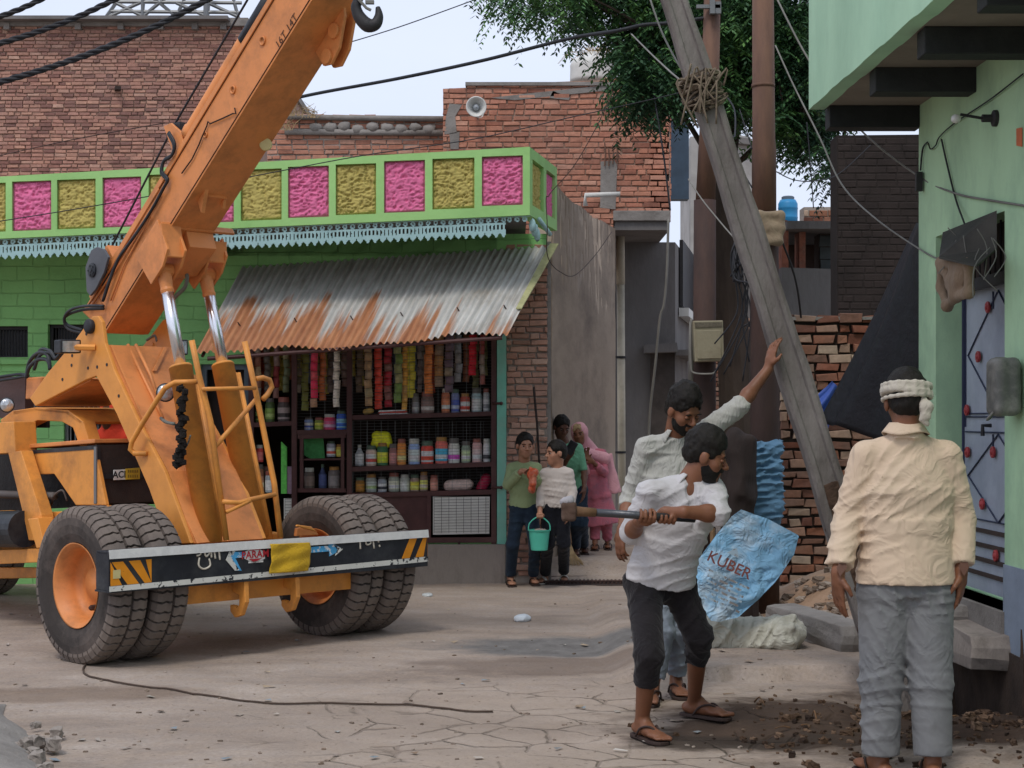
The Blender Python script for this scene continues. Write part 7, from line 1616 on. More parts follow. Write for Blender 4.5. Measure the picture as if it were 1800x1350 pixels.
mb = MB(); mb.tube([CU(125, 610, UL-.14)-cv*.05, CU(168, 611, UL)], .022, 6); build('lamp_arm', mb, M['orange'], crane); mb = MB(); mb.tube([CU(320, 610, UR+.16)-cv*.05, CU(268, 606, UR)], .022, 6); build('lamp_arm', mb, M['orange'], crane)
# boom: box section, its left face at u = BL
BL = -.30
sb0, sb1 = CU(187, 583, BL), CU(553, -6, BL)      # lower edge of the left face
sd_ = (sb1-sb0).normalized(); bn = cu.cross(sd_).normalized(); bn = bn if bn.z > 0 else -bn
bh_ = .335
def bwid():
    best = None
    for i in range(20, 60):
        w_ = i*.01
        for k in range(0, 400, 2):
            p = sb0+sd_*(k*.01)+cu*w_; x = CX+p.x/p.y*F; y = HY-(p.z-H)/p.y*F
            if abs(y-200) < 4: e = abs(x-(503)); best = (e, w_) if best is None or e < best[0] else best
    return best[1]
bw_ = bwid(); LB = (sb1-sb0).length+1.6
def Bm(s_, w_, h_): return sb0+sd_*s_+cu*w_+bn*h_
def bbox(mb, s0, s1, w0, w1, h0, h1): mb.hexa([Bm(s0, w0, h0), Bm(s1, w0, h0), Bm(s1, w1, h0), Bm(s0, w1, h0), Bm(s0, w0, h1), Bm(s1, w0, h1), Bm(s1, w1, h1), Bm(s0, w1, h1)])
print('boom width', bw_, 'len', LB)
mb = MB(); mb.prism([Bm(-.02, 0, .0), Bm(LB, 0, 0), Bm(LB, 0, bh_), Bm(-.16, 0, bh_)], cu*bw_); boom = build('boom', mb, M['orange_red'], crane, bevel=.008)
mb = MB(); bbox(mb, -.0, LB, -.014, bw_+.014, -.012, .004); bbox(mb, -.0, LB, -.012, .0, bh_-.03, bh_+.01); build('boom_flange', mb, M['orange_red'], boom, bevel=.002)
mb = MB(); mb.tube([Bm(.0, -.0155, .006), Bm(LB, -.0155, .006)], .004, 5); mb.tube([Bm(.0, -.001, bh_-.032), Bm(LB, -.001, bh_-.032)], .003, 5); build('seam', mb, mat('seam_brown', '#4a2f20', .9, var=.3), boom)  # thin dark brown lines laid along the boom's edges
def Bpx(x, y, w_=0):
    """photo pixel on the left face -> (s, h)"""
    p = CU(x, y, BL+w_)-sb0; return p.dot(sd_), p.dot(bn)
for x, y, r in ((462, 72, .03), (410, 158, .028), (362, 237, .02)):
    s_, h_ = Bpx(x, y); mb = MB(); mb.lathe([(0, r*.72), (.008, r*.72), (.01, r), (.0, r*1.04)], Bm(s_, -.001, h_), -cu, 18); build('plug_weld', mb, M['orange_red'], boom, smooth=True)
s_, h_ = Bpx(504, 55); xa = -( sd_*-1); build('lettering', text_faces('16T 14T', .075, Bm(s_, -.004, h_)-bn*.0, sd_, -(-bn), .0, bold=0), mat('ink_dark', '#3a2418', .8), boom)
# tie wires and cable loops on the face
mb = MB(); pts = [(415, 190), (417, 200), (412, 200), (395, 208), (372, 218), (368, 214), (366, 222), (358, 240), (352, 255), (340, 280), (322, 305)]; mb.tube([Bm(Bpx(x, y)[0], -.012, Bpx(x, y)[1]) for x, y in pts], .005, 5); build('tied_string', mb, M['wood_dark'], boom, smooth=True)
mb = MB()
for o in (0, .014): mb.tube(spline([Bm(Bpx(x, y)[0]+o, -.03, Bpx(x, y)[1]) for x, y in ((302, 236), (312, 256), (308, 275), (294, 285), (290, 305), (300, 318), (292, 335), (270, 375), (240, 420), (215, 455), (200, 490), (187, 530))], 5), .011, 7)
build('hose', mb, M['black_paint'], boom, smooth=True)
mb = MB()
for o in (.05, .085): mb.tube([Bm(-.05, -.016, bh_*.62+o), Bm(1.15, -.016, bh_*.62+o)], .007, 6)
mb.tube([Bm(.2, -.012, .12), Bm(.5, -.012, .2), Bm(.95, -.012, .22)], .006, 6)
build('pipe_run', mb, M['orange_red'], boom, smooth=True)
# extension cylinder on the upper side with a black band
mb = MB(); t0 = Bpx(322, 236)[0]; r_ = .056; c_h = bh_+.05; mb.lathe([(0, .03), (0, r_*1.1), (.05, r_*1.15), (.06, r_), (LB-t0, r_)], Bm(t0, .05, c_h), sd_, 18); tb = build('top_cylinder', mb, M['orange_red'], crane, smooth=True)
mb = MB(); s0, s1 = Bpx(425, 70)[0]-.02, Bpx(455, 15)[0]+.1; mb.lathe([(0, r_*1.04), (s1-s0, r_*1.04)], Bm(s0, .05, c_h), sd_, 18); build('black_band', mb, M['black_paint'], tb, smooth=True)
mb = MB(); q = [(287, 222), (300, 216), (318, 232), (322, 250), (305, 272)]; mb.prism([Bm(Bpx(x, y)[0], -.0, Bpx(x, y)[1]) for x, y in q], cu*.02); q2 = mb; mb.prism([Bm(Bpx(x, y)[0], .12, Bpx(x, y)[1]) for x, y in q], cu*.02); build('cylinder_bracket', mb, M['orange_red'], crane, bevel=.004)
mb = MB(); a = Bm(Bpx(302, 226)[0], .02, Bpx(302, 226)[1]); mb.box(a+cu*.06, (.1, .1, .09), rz=math.radians(45)); build('rope_guide', mb, M['black_paint'], crane)
# brackets on the underside
def under(x, y, w_):  # pixel on the underside plane (h = 0) -> s ; choose w
    best = min(((abs(CX+Bm(k*.01, w_, 0).x/Bm(k*.01, w_, 0).y*F-x)+abs(HY-(Bm(k*.01, w_, 0).z-H)/Bm(k*.01, w_, 0).y*F-y), k*.01) for k in range(0, 500)), key=lambda q: q[0]); return best[1]
s1_ = under(570, 70, bw_*.85); mb = MB()
for w_ in (bw_*.72, bw_*.96):
    pr = [(s1_-.1, 0), (s1_+.28, 0), (s1_+.24, -.06), (s1_+.08, -.17), (s1_-.04, -.19), (s1_-.1, -.14)]; mb.prism([Bm(a, w_, b_) for a, b_ in pr], cu*.022)
mb.lathe([(0, .05), (.022, .05)], Bm(s1_-.03, bw_*.66, -.13), cu, 16); mb.lathe([(0, .05), (.022, .05)], Bm(s1_+.12, bw_*.66, -.06), cu, 16); build('sheave_bracket', mb, M['orange_red'], boom, bevel=.004)
mb = MB(); c0 = Bm(under(456, 248, bw_*.92), bw_*.9, -.03); mb.lathe([(0, .042), (.02, .042), (.024, .034)], c0, (-.1, -1, .1), 20); build('reflector', mb, mat('cream', '#c8bc84', .5), boom)
s2_ = under(368, 352, bw_*.3); mb = MB(); mb.prism([Bm(s2_+.0, bw_*.2, 0), Bm(s2_+.13, bw_*.2, 0), Bm(s2_-.02, bw_*.2, -.1)], cu*.03); mb.prism([Bm(s2_+.06, bw_*.25, 0), Bm(s2_+.06, bw_*.8, 0), Bm(s2_+.06, bw_*.8, -.03), Bm(s2_+.06, bw_*.25, -.03)], sd_*.012); mb.prism([Bm(s2_, bw_*.75, 0), Bm(s2_+.08, bw_*.75, 0), Bm(s2_+.0, bw_*.75, -.06)], cu*.02); build('hose_lug', mb, M['orange_red'], boom)
# lift cylinders
heads = []
for (tp_, md, bt_, u) in (((289, 482), (327, 642), (372, 962), BL-.02), ((362, 490), (395, 642), (452, 950), BL+.43)):
    a, m_, b_ = CU(*tp_, u), CU(*md, u), CU(*bt_, u); ax = (b_-a).normalized(); m_ = a+ax*(m_-a).dot(ax); L_ = (b_-m_).length
    mb = MB(); mb.lathe([(0, .072), (.01, .08), (.02, .08), (.02, .079), (L_, .079)], m_-ax*.02, ax, 28); brl = build('cylinder_barrel', mb, M['orange'], crane, smooth=True)
    mb = MB(); mb.tube([a+ax*.02, m_], .042, 24); build('cylinder_rod', mb, M['chrome'], brl, smooth=True)
    mb = MB(); mb.lathe([(-.04, .035), (.0, .05), (.1, .043), (.12, .048), (.14, .042)], a, ax, 18); mb.lathe([(-.055, .05), (.055, .05)], a-ax*.03, cu, 18); build('rod_eye', mb, M['orange_red'], brl, smooth=False)
    mb = MB(); perp = ax.cross(cu).normalized(); q = m_+perp*-.03+cu*.05
    for o in (0.06, .09): mb.tube([m_+ax*.05+cu*o+cv*.035, b_+cu*o+cv*.035], .019, 8)
    build('feed_pipe', mb, M['orange'], brl, smooth=True); heads.append(a)
a = heads[0]
mb = MB(); 
for k, (x0_, x1_) in enumerate(((272, 299), (348, 371))):
    u = BL-.06 if k == 0 else BL+.38; h0 = heads[k]; s_, h_ = (h0-sb0).dot(sd_), (h0-sb0).dot(bn); w_ = (h0-sb0).dot(cu)
    for o in (-.08, .06): mb.prism([Bm(s_-.10, w_+o, .05), Bm(s_+.26, w_+o, .05), Bm(s_+.22, w_+o, h_+.02), Bm(s_+.1, w_+o, h_-.03), Bm(s_-.08, w_+o, h_-.03)], cu*.02)
    mb.prism([Bm(s_+.26, w_-.08, 0), Bm(s_+.26, w_+.08, 0), Bm(s_+.16, w_+.08, h_-.0), Bm(s_+.16, w_-.08, h_-.0)], sd_*.015)
build('cylinder_clevis', mb, M['orange_red'], boom, bevel=.004)
mb = MB(); h0 = heads[0]; s_ = (h0-sb0).dot(sd_); mb.prism([Bm(s_+.24, -.08, .03), Bm(s_+.24, bw_+.18, .03), Bm(s_+.24, bw_+.18, -.02), Bm(s_+.24, -.08, -.02)], sd_*.02); mb.prism([Bm(s_-.25, .12, -.0), Bm(s_+.24, .12, 0), Bm(s_+.2, .12, -.13), Bm(s_-.1, .12, -.11)], cu*.22); build('gusset_plate', mb, M['orange_red'], boom, bevel=.003)
mb = MB(); mb.tube(spline([CU(326, 478, BL+.25), CU(329, 488, BL+.25), CU(325, 505, BL+.25), CU(310, 520, BL+.25), CU(303, 530, BL+.3)], 5), .014, 8); mb.tube(spline([CU(258, 598, UR), CU(272, 590, UR), CU(276, 600, UR)], 4), .01, 6); build('hose', mb, mat('hose_grey2', '#6d7068', .5), crane, smooth=True)
# winch: guard plate and ribbed drum housing at the boom tail
vW = (CU(168, 480, BL-.08)-cA).dot(cv)
def BS(x, y, w_=0): s_, h_ = Bpx(x, y, w_); return Bm(s_, w_, h_)
mb = MB(); mb.prism([BS(x, y, -.06) for x, y in ((152, 512), (150, 470), (160, 440), (170, 434), (182, 438), (190, 452), (182, 480), (168, 508), (158, 520))], cu*.02); gp = build('winch_guard', mb, mat('guard_grey', '#53555a', .55, var=.15, vs=4, bp=.2), crane, bevel=.003)
mb = MB(); mb.lathe([(0, .052), (.012, .052), (.016, .04), (.018, .018), (.024, .016), (.024, 0)], BS(163, 475, -.06), -cu, 20)
for k in range(5): mb.lathe([(.01, .008), (.022, .008)], BS(163, 475, -.06)+(sd_*math.cos(k*1.257)+bn*math.sin(k*1.257))*.034, -cu, 6)
build('winch_motor', mb, M['black_paint'], gp, smooth=False)
mb = MB()
ln0, ln1 = (168, 528), (196, 450)
for k in range(5):
    t_ = k/4; x = 172+20*t_+3; y = 527-76*t_; s_, h_ = Bpx(x, y); mb.prism([Bm(s_, .0, h_-.06), Bm(s_, .0, h_+.1), Bm(s_, bw_, h_+.1), Bm(s_, bw_, h_-.06)], sd_*.014)
s_a, h_a = Bpx(172, 530); s_b, h_b = Bpx(193, 450); mb.prism([Bm(s_a, .004, h_a-.02), Bm(s_b, .004, h_b-.02), Bm(s_b, .004, h_b+.1), Bm(s_a, .004, h_a+.1)], cu*.012); build('ribbed_guard', mb, M['orange_red'], crane)
mb = MB(); mb.lathe([(0, .07), (.02, .1), (.03, .1), (.03, .06), (bw_-.05, .06), (bw_-.05, .1), (bw_-.02, .1)], BS(176, 478, -.02), cu, 24); build('winch_drum', mb, M['black_iron'], crane, smooth=False)
mb = MB(); ar = BS(190, 446, .1); br = CU(305, 222, BL+.08); cr = CU(470, -60, BL+.08); mb.tube([ar, br, cr], .008, 6); build('hoist_rope', mb, M['wire'], crane)
mb = MB(); mb.box(BS(193, 448, .08), (.14, .1, .035), rz=math.radians(45)); build('rope_roller', mb, M['steel_grey'], crane)
# hydraulic hoses at the rear
mb = MB()
for o in (0, .03):
    mb.tube(spline([CU(182, 538+o*150, BL-.06+o), CU(150, 538+o*200, BL-.08+o), CU(124, 545+o*200, BL-.08+o), CU(113, 560, BL-.06), CU(120, 578-o*200, BL-.03), CU(145, 585-o*150, BL)], 6), .0115, 8)
    mb.tube(spline([CU(46, 664, -.3+o), CU(52, 645-o*300, -.3+o), CU(68, 632-o*400, -.3), CU(84, 634-o*300, -.3), CU(88, 650, -.3)], 6), .015, 8); mb.tube(spline([CU(60, 650, -.3+o), CU(70, 625-o*300, -.3+o), CU(88, 620-o*100, -.3), CU(98, 630, -.3), CU(110, 615, -.3)], 6), .013, 8)
    mb.tube(spline([CU(-20, 672-o*200, -.2), CU(30, 664-o*200, -.2), CU(50, 660, -.2)], 5), .012, 8)
build('hydraulic_hose', mb, M['black_paint'], crane, smooth=True)
# guard ladder in front and grab rails
LU = BL+.26
def vt(name, pts, v, r=.017, m=None):
    vs_ = v if isinstance(v, (list, tuple)) else [v]*len(pts); mb = MB(); mb.tube([CV(x, y, q) for (x, y), q in zip(pts, vs_)], r, 10); return build(name, mb, m or M['orange'], crane, smooth=True)
vt('guard_rail', [(430, 600), (450, 690), (482, 850), (493, 945)], [.28, .30, .36, .42], .0195); vt('guard_rail', [(337, 598), (350, 660), (370, 740), (398, 950)], [.28, .30, .33, .42], .0195)
vt('guard_rung', [(356, 684), (449, 682)], .34, .014); vt('guard_rung', [(392, 882), (420, 884), (440, 878), (484, 869)], .43, .0165); vt('guard_rung', [(398, 900), (440, 880)], [.43, .44], .014)
vt('guard_brace', [(378, 785), (452, 700)], [.34, .2], .0165)
vt('grab_rail', spline([(0, 0, 0), (0, 0, 0)], 1) and [(450, 666), (462, 664), (474, 668), (478, 680), (470, 694), (462, 702)], .30, .0185)
tubeU('grab_rail', [(258, 797), (236, 797), (229, 790), (232, 776), (250, 745), (278, 700), (290, 682), (308, 672), (346, 671)], [UL-.01, UL-.05, UL-.07, UL-.07, UL-.06, UL-.05, UL-.03, UL, UL+.08], .018)
# rope garland of black tassels
mb = MB(); rnd = random.Random(14); c0 = CU(318, 675, UL+.02); z = 0
q = [CU(x, y, UL-.02) for x, y in ((320, 675), (322, 700), (319, 725), (318, 750), (320, 775), (318, 800), (314, 818))]
mb.tube(spline(q, 4), .007, 6)
for i, p in enumerate(spline(q, 5)):
    if i % 1 == 0 and i > 1: mb.ball(p+V((rnd.uniform(-.02, .02), rnd.uniform(-.015, .01), 0)), (rnd.uniform(.018, .034)*(1 if i < 12 else 1.3), .03, .026), 7, jit=.25)
tag(build('black_tassel', mb, mat('tassel', '#1a1512', .95, var=.4, vs=30, bp=1, bs=80), None, base=q[0]), 'string of black tassels hanging from the grab rail of the crane', 'tassel')
mb = MB(); mb.tube(spline([CU(283, 735, UL+.02), CU(292, 742, UL), CU(306, 745, UL-.02)], 4), .012, 6); mb.tube(spline([CU(318, 800, UL), CU(330, 780, UL+.03), CU(335, 765, UL+.03)], 4), .006, 5); build('hose_end', mb, MATS['hose_grey2'], crane, smooth=True)
# the hook, hanging from the boom head outside the picture
hk = empty('crane_hook', P(648, 20, 9.6), 'black iron crane hook hanging at the top of the picture', 'hook')
mb = MB(); dh = 9.6; pp = [(632, -60), (632, -10), (628, 4), (626, 14), (632, 30), (646, 44), (660, 42), (666, 28), (664, 12)]; rs_ = [.022, .024, .028, .031, .037, .042, .036, .026, .012]; sp_ = spline([P(x, y, dh) for x, y in pp], 5); rr_ = [np.interp(i/5, range(len(rs_)), rs_) for i in range(len(sp_))]; mb.tube(sp_, [float(x) for x in rr_], 12); build('hook', mb, M['black_iron'], hk, smooth=True)
mb = MB(); mb.tube([P(628, -4, dh-.03), P(644, 14, dh-.03), P(652, 18, dh-.03)], .009, 6); mb.box(P(650, 4, dh), (.05, .03, .02)); build('safety_latch', mb, M['wire_grey'], hk)
mb = MB(); mb.box(P(634, -70, dh), (.14, .12, .22)); build('hook_block', mb, M['black_iron'], hk, bevel=.02)
# ---------------------------------------------------------------- people
def person(label, J, s, hs, hf, hup=(0, 0, 1), vox=.009, skin_m='skin', shirt=None, trousers=None, hands=(), fw=(0, -1, 0), cover=(1.2, 1.2), leg_cover=1.9, W=(.17, .15, .165), hem=None, vneck=False, bag_=1.0, fold=.010, coll=True, hair=True, face=True, toes=False, arm_r=1.0, sleeve_r=1.0, hair_kw={}, beard=False, lids=False):
    g0 = J['AL'].lerp(J['AR'], .5); root = empty('person', (g0.x, g0.y, 0), label, 'person')
    SL, SR, nk, pv = J['SL'], J['SR'], J['neck'], J['pelvis']; side = (SR-SL).normalized(); mid = (SL+SR)/2; fw = V(fw)
    A = SDF(vox, .022)
    L, R = head_sdf(A, J['head'], hf, hup, hs, nk, k=.012)
    for sh, el, wr in ((SL, J['EL'], J['WL']), (SR, J['ER'], J['WR'])): A.chain([sh, el, lerp(el, wr, .3), wr], [.043*s*arm_r, .037*s*arm_r, .038*s*arm_r, .026*s*arm_r])
    A.cap(SL, SR, .045*s); A.cap(nk, lerp(SL, SR, .5)-V((0, 0, .05)), .043*s, .045*s)
    RT_ = Matrix((side, -fw, V((0, 0, 1)))).transposed()
    A.flat(lerp(mid, pv, .3), lerp(mid, pv, .95), (W[0]-.035)*s, (W[2]-.035)*s, side, .58); A.ell(lerp(mid, pv, .27), ((W[0]-.022)*s, (W[0]-.022)*s*.6, .17*s), RT_)
    for h_, k_, a_ in ((J['HL'], J['KL'], J['AL']), (J['HR'], J['KR'], J['AR'])): A.chain([h_, k_, lerp(k_, a_, .3), a_], [.07*s, .048*s, .05*s, .032*s])
    for a_, t_ in ((J['AL'], J['TL']), (J['AR'], J['TR'])): foot(A, a_, t_, s, toes=toes)
    for h_ in hands: h_(A)
    build('body', A.mesh(), M[skin_m], root, smooth=True)
    if shirt:
        m, col_ = shirt; B = SDF(vox, .025); hm = hem if hem is not None else lerp(mid, pv, 1.12); w = lerp(mid, hm, .55)
        B.cap(SL, SR, .054*s, None, .04); B.ell(lerp(mid, hm, .25), (W[0]*s, W[0]*s*.64, .19*s), RT_, .05); B.flat(lerp(mid, hm, .26), w, W[0]*s*.98, W[1]*s, side, .64, .05); B.flat(lerp(mid, hm, .5), hm, W[1]*s, (W[2]+.008)*s, side, .74, .05)
        for q in (SL, SR): B.cap(q+V((0, 0, .004)), nk-V((0, 0, .03)), .052*s, .05*s, .04)
        for sh, el, wr, c_ in ((SL, J['EL'], J['WL'], cover[0]), (SR, J['ER'], J['WR'], cover[1])): sleeve(B, sh, el, wr, c_, .06*s*sleeve_r, .05*s*sleeve_r, .012, .056*s*sleeve_r)
        hd = (V(J['head'])-nk).normalized()
        if coll: B.flat(nk-hd*.025*s, nk+hd*.022*s, .078*s, .066*s, k=.012)
        if vneck: B.cap(nk+fw*.085*s+hd*.02*s, nk+fw*.108*s-V((0, 0, vneck[1]))+side*vneck[0], .034*s, .013*s, .006, 's')
        if not coll and not vneck: B.ell(nk+hd*.03*s, (.075*s, .075*s, .03*s), None, .008, 's')
        B.disp = creases(fold*.75, len(label), .07 if s > .95 else .06, .8); so_ = build(m, B.mesh(), col_, root, smooth=True)
        if coll:
            amx = math.radians(140 if vneck else 172)
            def cf(u, v):
                a = (u*2-1)*amx; e = abs(u*2-1)**5; dr = side*math.sin(a)-fw*math.cos(a)*.95
                return nk+hd*(.03 if vneck else 0)+dr*((.063+.03*v+.004*e)*s)+hd*((.048-.044*v-.03*e*v-.012*e+.006*math.sin(a*3)*v)*s)
            mb = MB(); mb.grid(cf, 40, 5); q = build('collar', mb, col_, so_, smooth=True); q = q.modifiers.new('s', 'SOLIDIFY'); q.thickness = .006
    if trousers:
        B = SDF(vox, .03); r0, r1, r2 = (x*s*bag_ for x in (.092, .07, .062)); lc = leg_cover if isinstance(leg_cover, tuple) else (leg_cover, leg_cover)
        B.cap(J['HL'], J['HR'], .092*s, None, .03); B.flat(lerp(pv, mid, .12), lerp(mid, pv, 1.12), (W[2]-.022)*s, (W[2]-.01)*s, side, .66)
        for h_, k_, a_, c_ in ((J['HL'], J['KL'], J['AL'], lc[0]), (J['HR'], J['KR'], J['AR'], lc[1])):
            B.cap(h_, k_, r0, r1); B.flat(lerp(k_, a_, -.05), lerp(k_, a_, c_-1), r1, r2)
        B.disp = creases(fold*.75, len(label)+4, .08 if s > .95 else .07, 1.2); build('trousers', B.mesh(), trousers, root, smooth=True)
    if hair: hair_mesh(root, L, R, hs, vox=min(vox, .008), **hair_kw)
    if beard:
        B = SDF(.0055, .008); B.ell(L(0, .022, -.042), [.0605*hs, .0655*hs, .0735*hs], R); B.ell(L(0, .058, -.09), [.028*hs, .024*hs, .022*hs], R, .02)
        B.ell(L(0, .04, .04), [.09*hs, .11*hs, .062*hs], R, .008, 's'); B.ell(L(0, .1, -.055), [.02*hs, .03*hs, .011*hs], R, .004, 's'); B.ell(L(0, -.075, -.05), [.11*hs, .07*hs, .1*hs], R, .01, 's'); B.ell(L(0, -.03, -.17), [.1*hs, .1*hs, .07*hs], R, .01, 's'); B.cap(L(-.02, .09, -.04), L(.02, .09, -.04), .006*hs, None, .004)
        B.disp = lambda x, y, z: -.004*(fbm(x*70, y*70, z*70, 2)*2-1); build('beard', B.mesh(), M['hair'], root, smooth=True)
    if face: eyes(root, L, R, hs, M[skin_m] if lids else None)
    return root, L, R
M['white_shirt'] = cloth('white_shirt', '#bab8b9', .04, dirt='#93897f', da=.45, bs=8, bp=.5, ds=2.5); M['stripe_shirt'] = cloth('stripe_shirt', '#a8a7a0', .06, bs=9, bp=.6, stretch=(2.2, 1, .8))
M['yellow_shirt'] = cloth('yellow_shirt', '#cab49c', .05, dirt='#a39a86', da=.4, bs=7, bp=.6, ds=3); M['black_trouser'] = cloth('black_trouser', '#221f21', .2, bs=9, bp=.5); M['pale_jean'] = cloth('pale_jean', '#7d858f', .15, bs=9)
M['grey_trouser'] = cloth('grey_trouser', '#747576', .1, dirt='#4f5359', da=.5, bs=6, bp=.6, ds=2); M['navy'] = cloth('navy', '#1f2b3a', .2, dirt='#3f5260', da=.4); M['black_cloth'] = cloth('black_cloth', '#14151c', .2)
M['green_knit'] = cloth('green_knit', '#8d9c74', .08, bs=9, bp=.25); M['cream_knit'] = cloth('cream_knit', '#bab1aa', .05, bs=7, bp=.2); M['green_tee'] = cloth('green_tee', '#6ba383', .15, bs=10, dirt='#2c5546', da=.5)
M['pink_dress'] = cloth('pink_dress', '#bd6c7a', .12, dirt='#7c6a7c', da=.6, ds=14, bs=10); M['pink_veil'] = cloth('pink_veil', '#cf9ba3', .08, bs=9); M['red_scarf'] = cloth('red_scarf', '#c43c28', .12, bs=10); M['brown_cloth'] = cloth('brown_cloth', '#4c352b', .15)
M['sole'] = mat('sole', '#3a2c27', .7, var=.2); M['sole_white'] = mat('sole_white', '#bdb9b0', .6, var=.1)
def gd(px, py):
    z = 0
    for _ in range(12): d = (H-z)*F/(py-HY); z = z*.4+.6*gz((px-CX)/F*d, d)
    return V(((px-CX)/F*d, d, z))
# 1. the man swinging the sledgehammer
h0, h1 = P(1000, 898, 7.60), P(1221, 912, 7.74); hax = (h1-h0).normalized()
ga, gb = h0+hax*(P(1136, 906, 7.69)-h0).dot(hax), h0+hax*(P(1170, 908, 7.7)-h0).dot(hax)+hax*.008
aL, tL = gd(1128, 1300), gd(1172, 1313); aR, tR = gd(1220, 1262), gd(1290, 1269)
J = dict(head=P(1240, 804, 7.97), neck=P(1208, 853, 7.99), SL=P(1142, 866, 7.93), SR=P(1254, 864, 8.0), EL=P(1110, 936, 8.0), WL=P(1124, 917, 7.80), ER=P(1262, 903, 7.76), WR=P(1202, 900, 7.68), pelvis=P(1158, 1012, 8.12),
    HL=P(1132, 1030, 8.08), KL=P(1141, 1150, 7.80), AL=aL+V((0, 0, .085)), TL=tL+V((0, 0, .018)), HR=P(1190, 1028, 8.16), KR=P(1228, 1118, 8.12), AR=aR+V((0, 0, .085)), TR=tR+V((0, 0, .018)))
def hnd1(A): grip(A, ga, hax, (-.1, .75, -.66), J['WL'], 1.0, .019, -1); grip(A, gb, hax, (.1, .9, .35), J['WR'], 1.0, .019, -1)
r1, L, R = person('man in a white shirt and black rolled up trousers swinging a sledgehammer', J, 1.0, 1.07, (.93, -.12, -.26), vox=.0075, shirt=('shirt', M['white_shirt']), trousers=M['black_trouser'], hands=(hnd1,), cover=(1.02, 1.12), leg_cover=(1.42, 1.33), W=(.172, .158, .172), hem=P(1160, 1020, 8.1), vneck=(.03, .2), toes=True, arm_r=1.05, sleeve_r=1.05, fold=.013, bag_=.98, hair_kw=dict(amp=.008, long=-.01, up=.012), beard=True, lids=True)
sandal(r1, J['AL'], J['TL'], 1.0, M['sole']); sandal(r1, J['AR'], J['TR'], 1.0, M['sole'])
t = empty('sledgehammer', h0, 'long sledgehammer with a steel pipe handle gripped by the man in white', 'hammer')
mb = MB(); p0 = h0+hax*(P(1046, 900, 7.6)-h0).dot(hax); mb.tube([p0, h1], .0185, 14); build('handle', mb, mat('pipe_steel', '#4f5154', .35, metal=.7, var=.2, dirt='#2a2826', dirt_amt=.5), t, smooth=True)
mb = MB(); mb.tube([h0+hax*.02, h0+hax*.07, p0+hax*.01], [.025, .022, .021], 10); build('wooden_neck', mb, M['wood'], t, smooth=True)
S = SDF(.006, .012); vz = V((0, 0, 1)); [S.cap(h0-vz*.035+V((a, b, 0)), h0+vz*.028+V((a, b, 0)), .012) for a in (-.022, 0, .022) for b in (-.018, .018)]; S.disp = folds(.008, 25, 25, 25); build('hammer_head', S.mesh(), mat('hammer_iron', '#4d3b31', .8, var=.3, vs=12, bp=.5), t, smooth=True)
S = SDF(.006, .012); S.ell(h0+vz*.045+V((-.006, 0, 0)), (.03, .03, .016)); S.cap(h0+vz*.04+V((-.028, 0, 0)), h0+vz*.058+V((.01, 0, 0)), .013); S.disp = folds(.016, 26, 26, 26, seed=2); build('tied_rag', S.mesh(), cloth('rag', '#9a979a', .2), t, smooth=True)
# 2. the man steadying the pole
wR = P(1351, 648, 9.2); aL, tL = gd(1148, 1234), gd(1137, 1254); aR, tR = gd(1188, 1222), gd(1206, 1238)
J = dict(head=P(1201, 722, 9.0), neck=P(1186, 771, 9.08), SL=P(1136, 788, 9.05), SR=P(1232, 764, 9.12), EL=P(1108, 876, 9.12), WL=P(1093, 932, 8.95), ER=P(1300, 714, 9.12), WR=wR, pelvis=P(1168, 985, 9.15),
    HL=P(1148, 995, 9.12), KL=P(1163, 1110, 8.98), AL=aL+V((0, 0, .085)), TL=tL+V((0, 0, .018)), HR=P(1188, 995, 9.18), KR=P(1192, 1108, 9.08), AR=aR+V((0, 0, .085)), TR=tR+V((0, 0, .018)))
def hnd2(A): hand(A, wR+V((.0, 0, .01)), (.22, .03, 1), (.85, .5, -.1), .98, .35, -1, thumb=.3); hand(A, J['WL'], (-.12, -.12, -1), (.75, .5, 0), .98, .55, -1)
r2, L, R = person('bearded man in an open pale striped shirt reaching up to steady the leaning pole', J, 1.0, 1.08, (.5, -.72, -.5), (.12, -.3, 1), vox=.008, shirt=('shirt', M['stripe_shirt']), trousers=M['pale_jean'], hands=(hnd2,), cover=(1.3, 1.02), leg_cover=1.82, W=(.175, .15, .165), vneck=(.03, .22), toes=True, sleeve_r=1.02, fold=.014, hair_kw=dict(amp=.01, up=.014), beard=True, lids=True, bag_=1.0, arm_r=1.05)
sandal(r2, J['AL'], J['TL'], 1.0, M['sole']); sandal(r2, J['AR'], J['TR'], 1.0, M['sole'])
mb = MB(); mb.lathe([(-.006, .031), (.006, .031)], lerp(J['EL'], J['WL'], .92), J['WL']-J['EL'], 14); build('wrist_thread', mb, M['rust_dark'], r2)
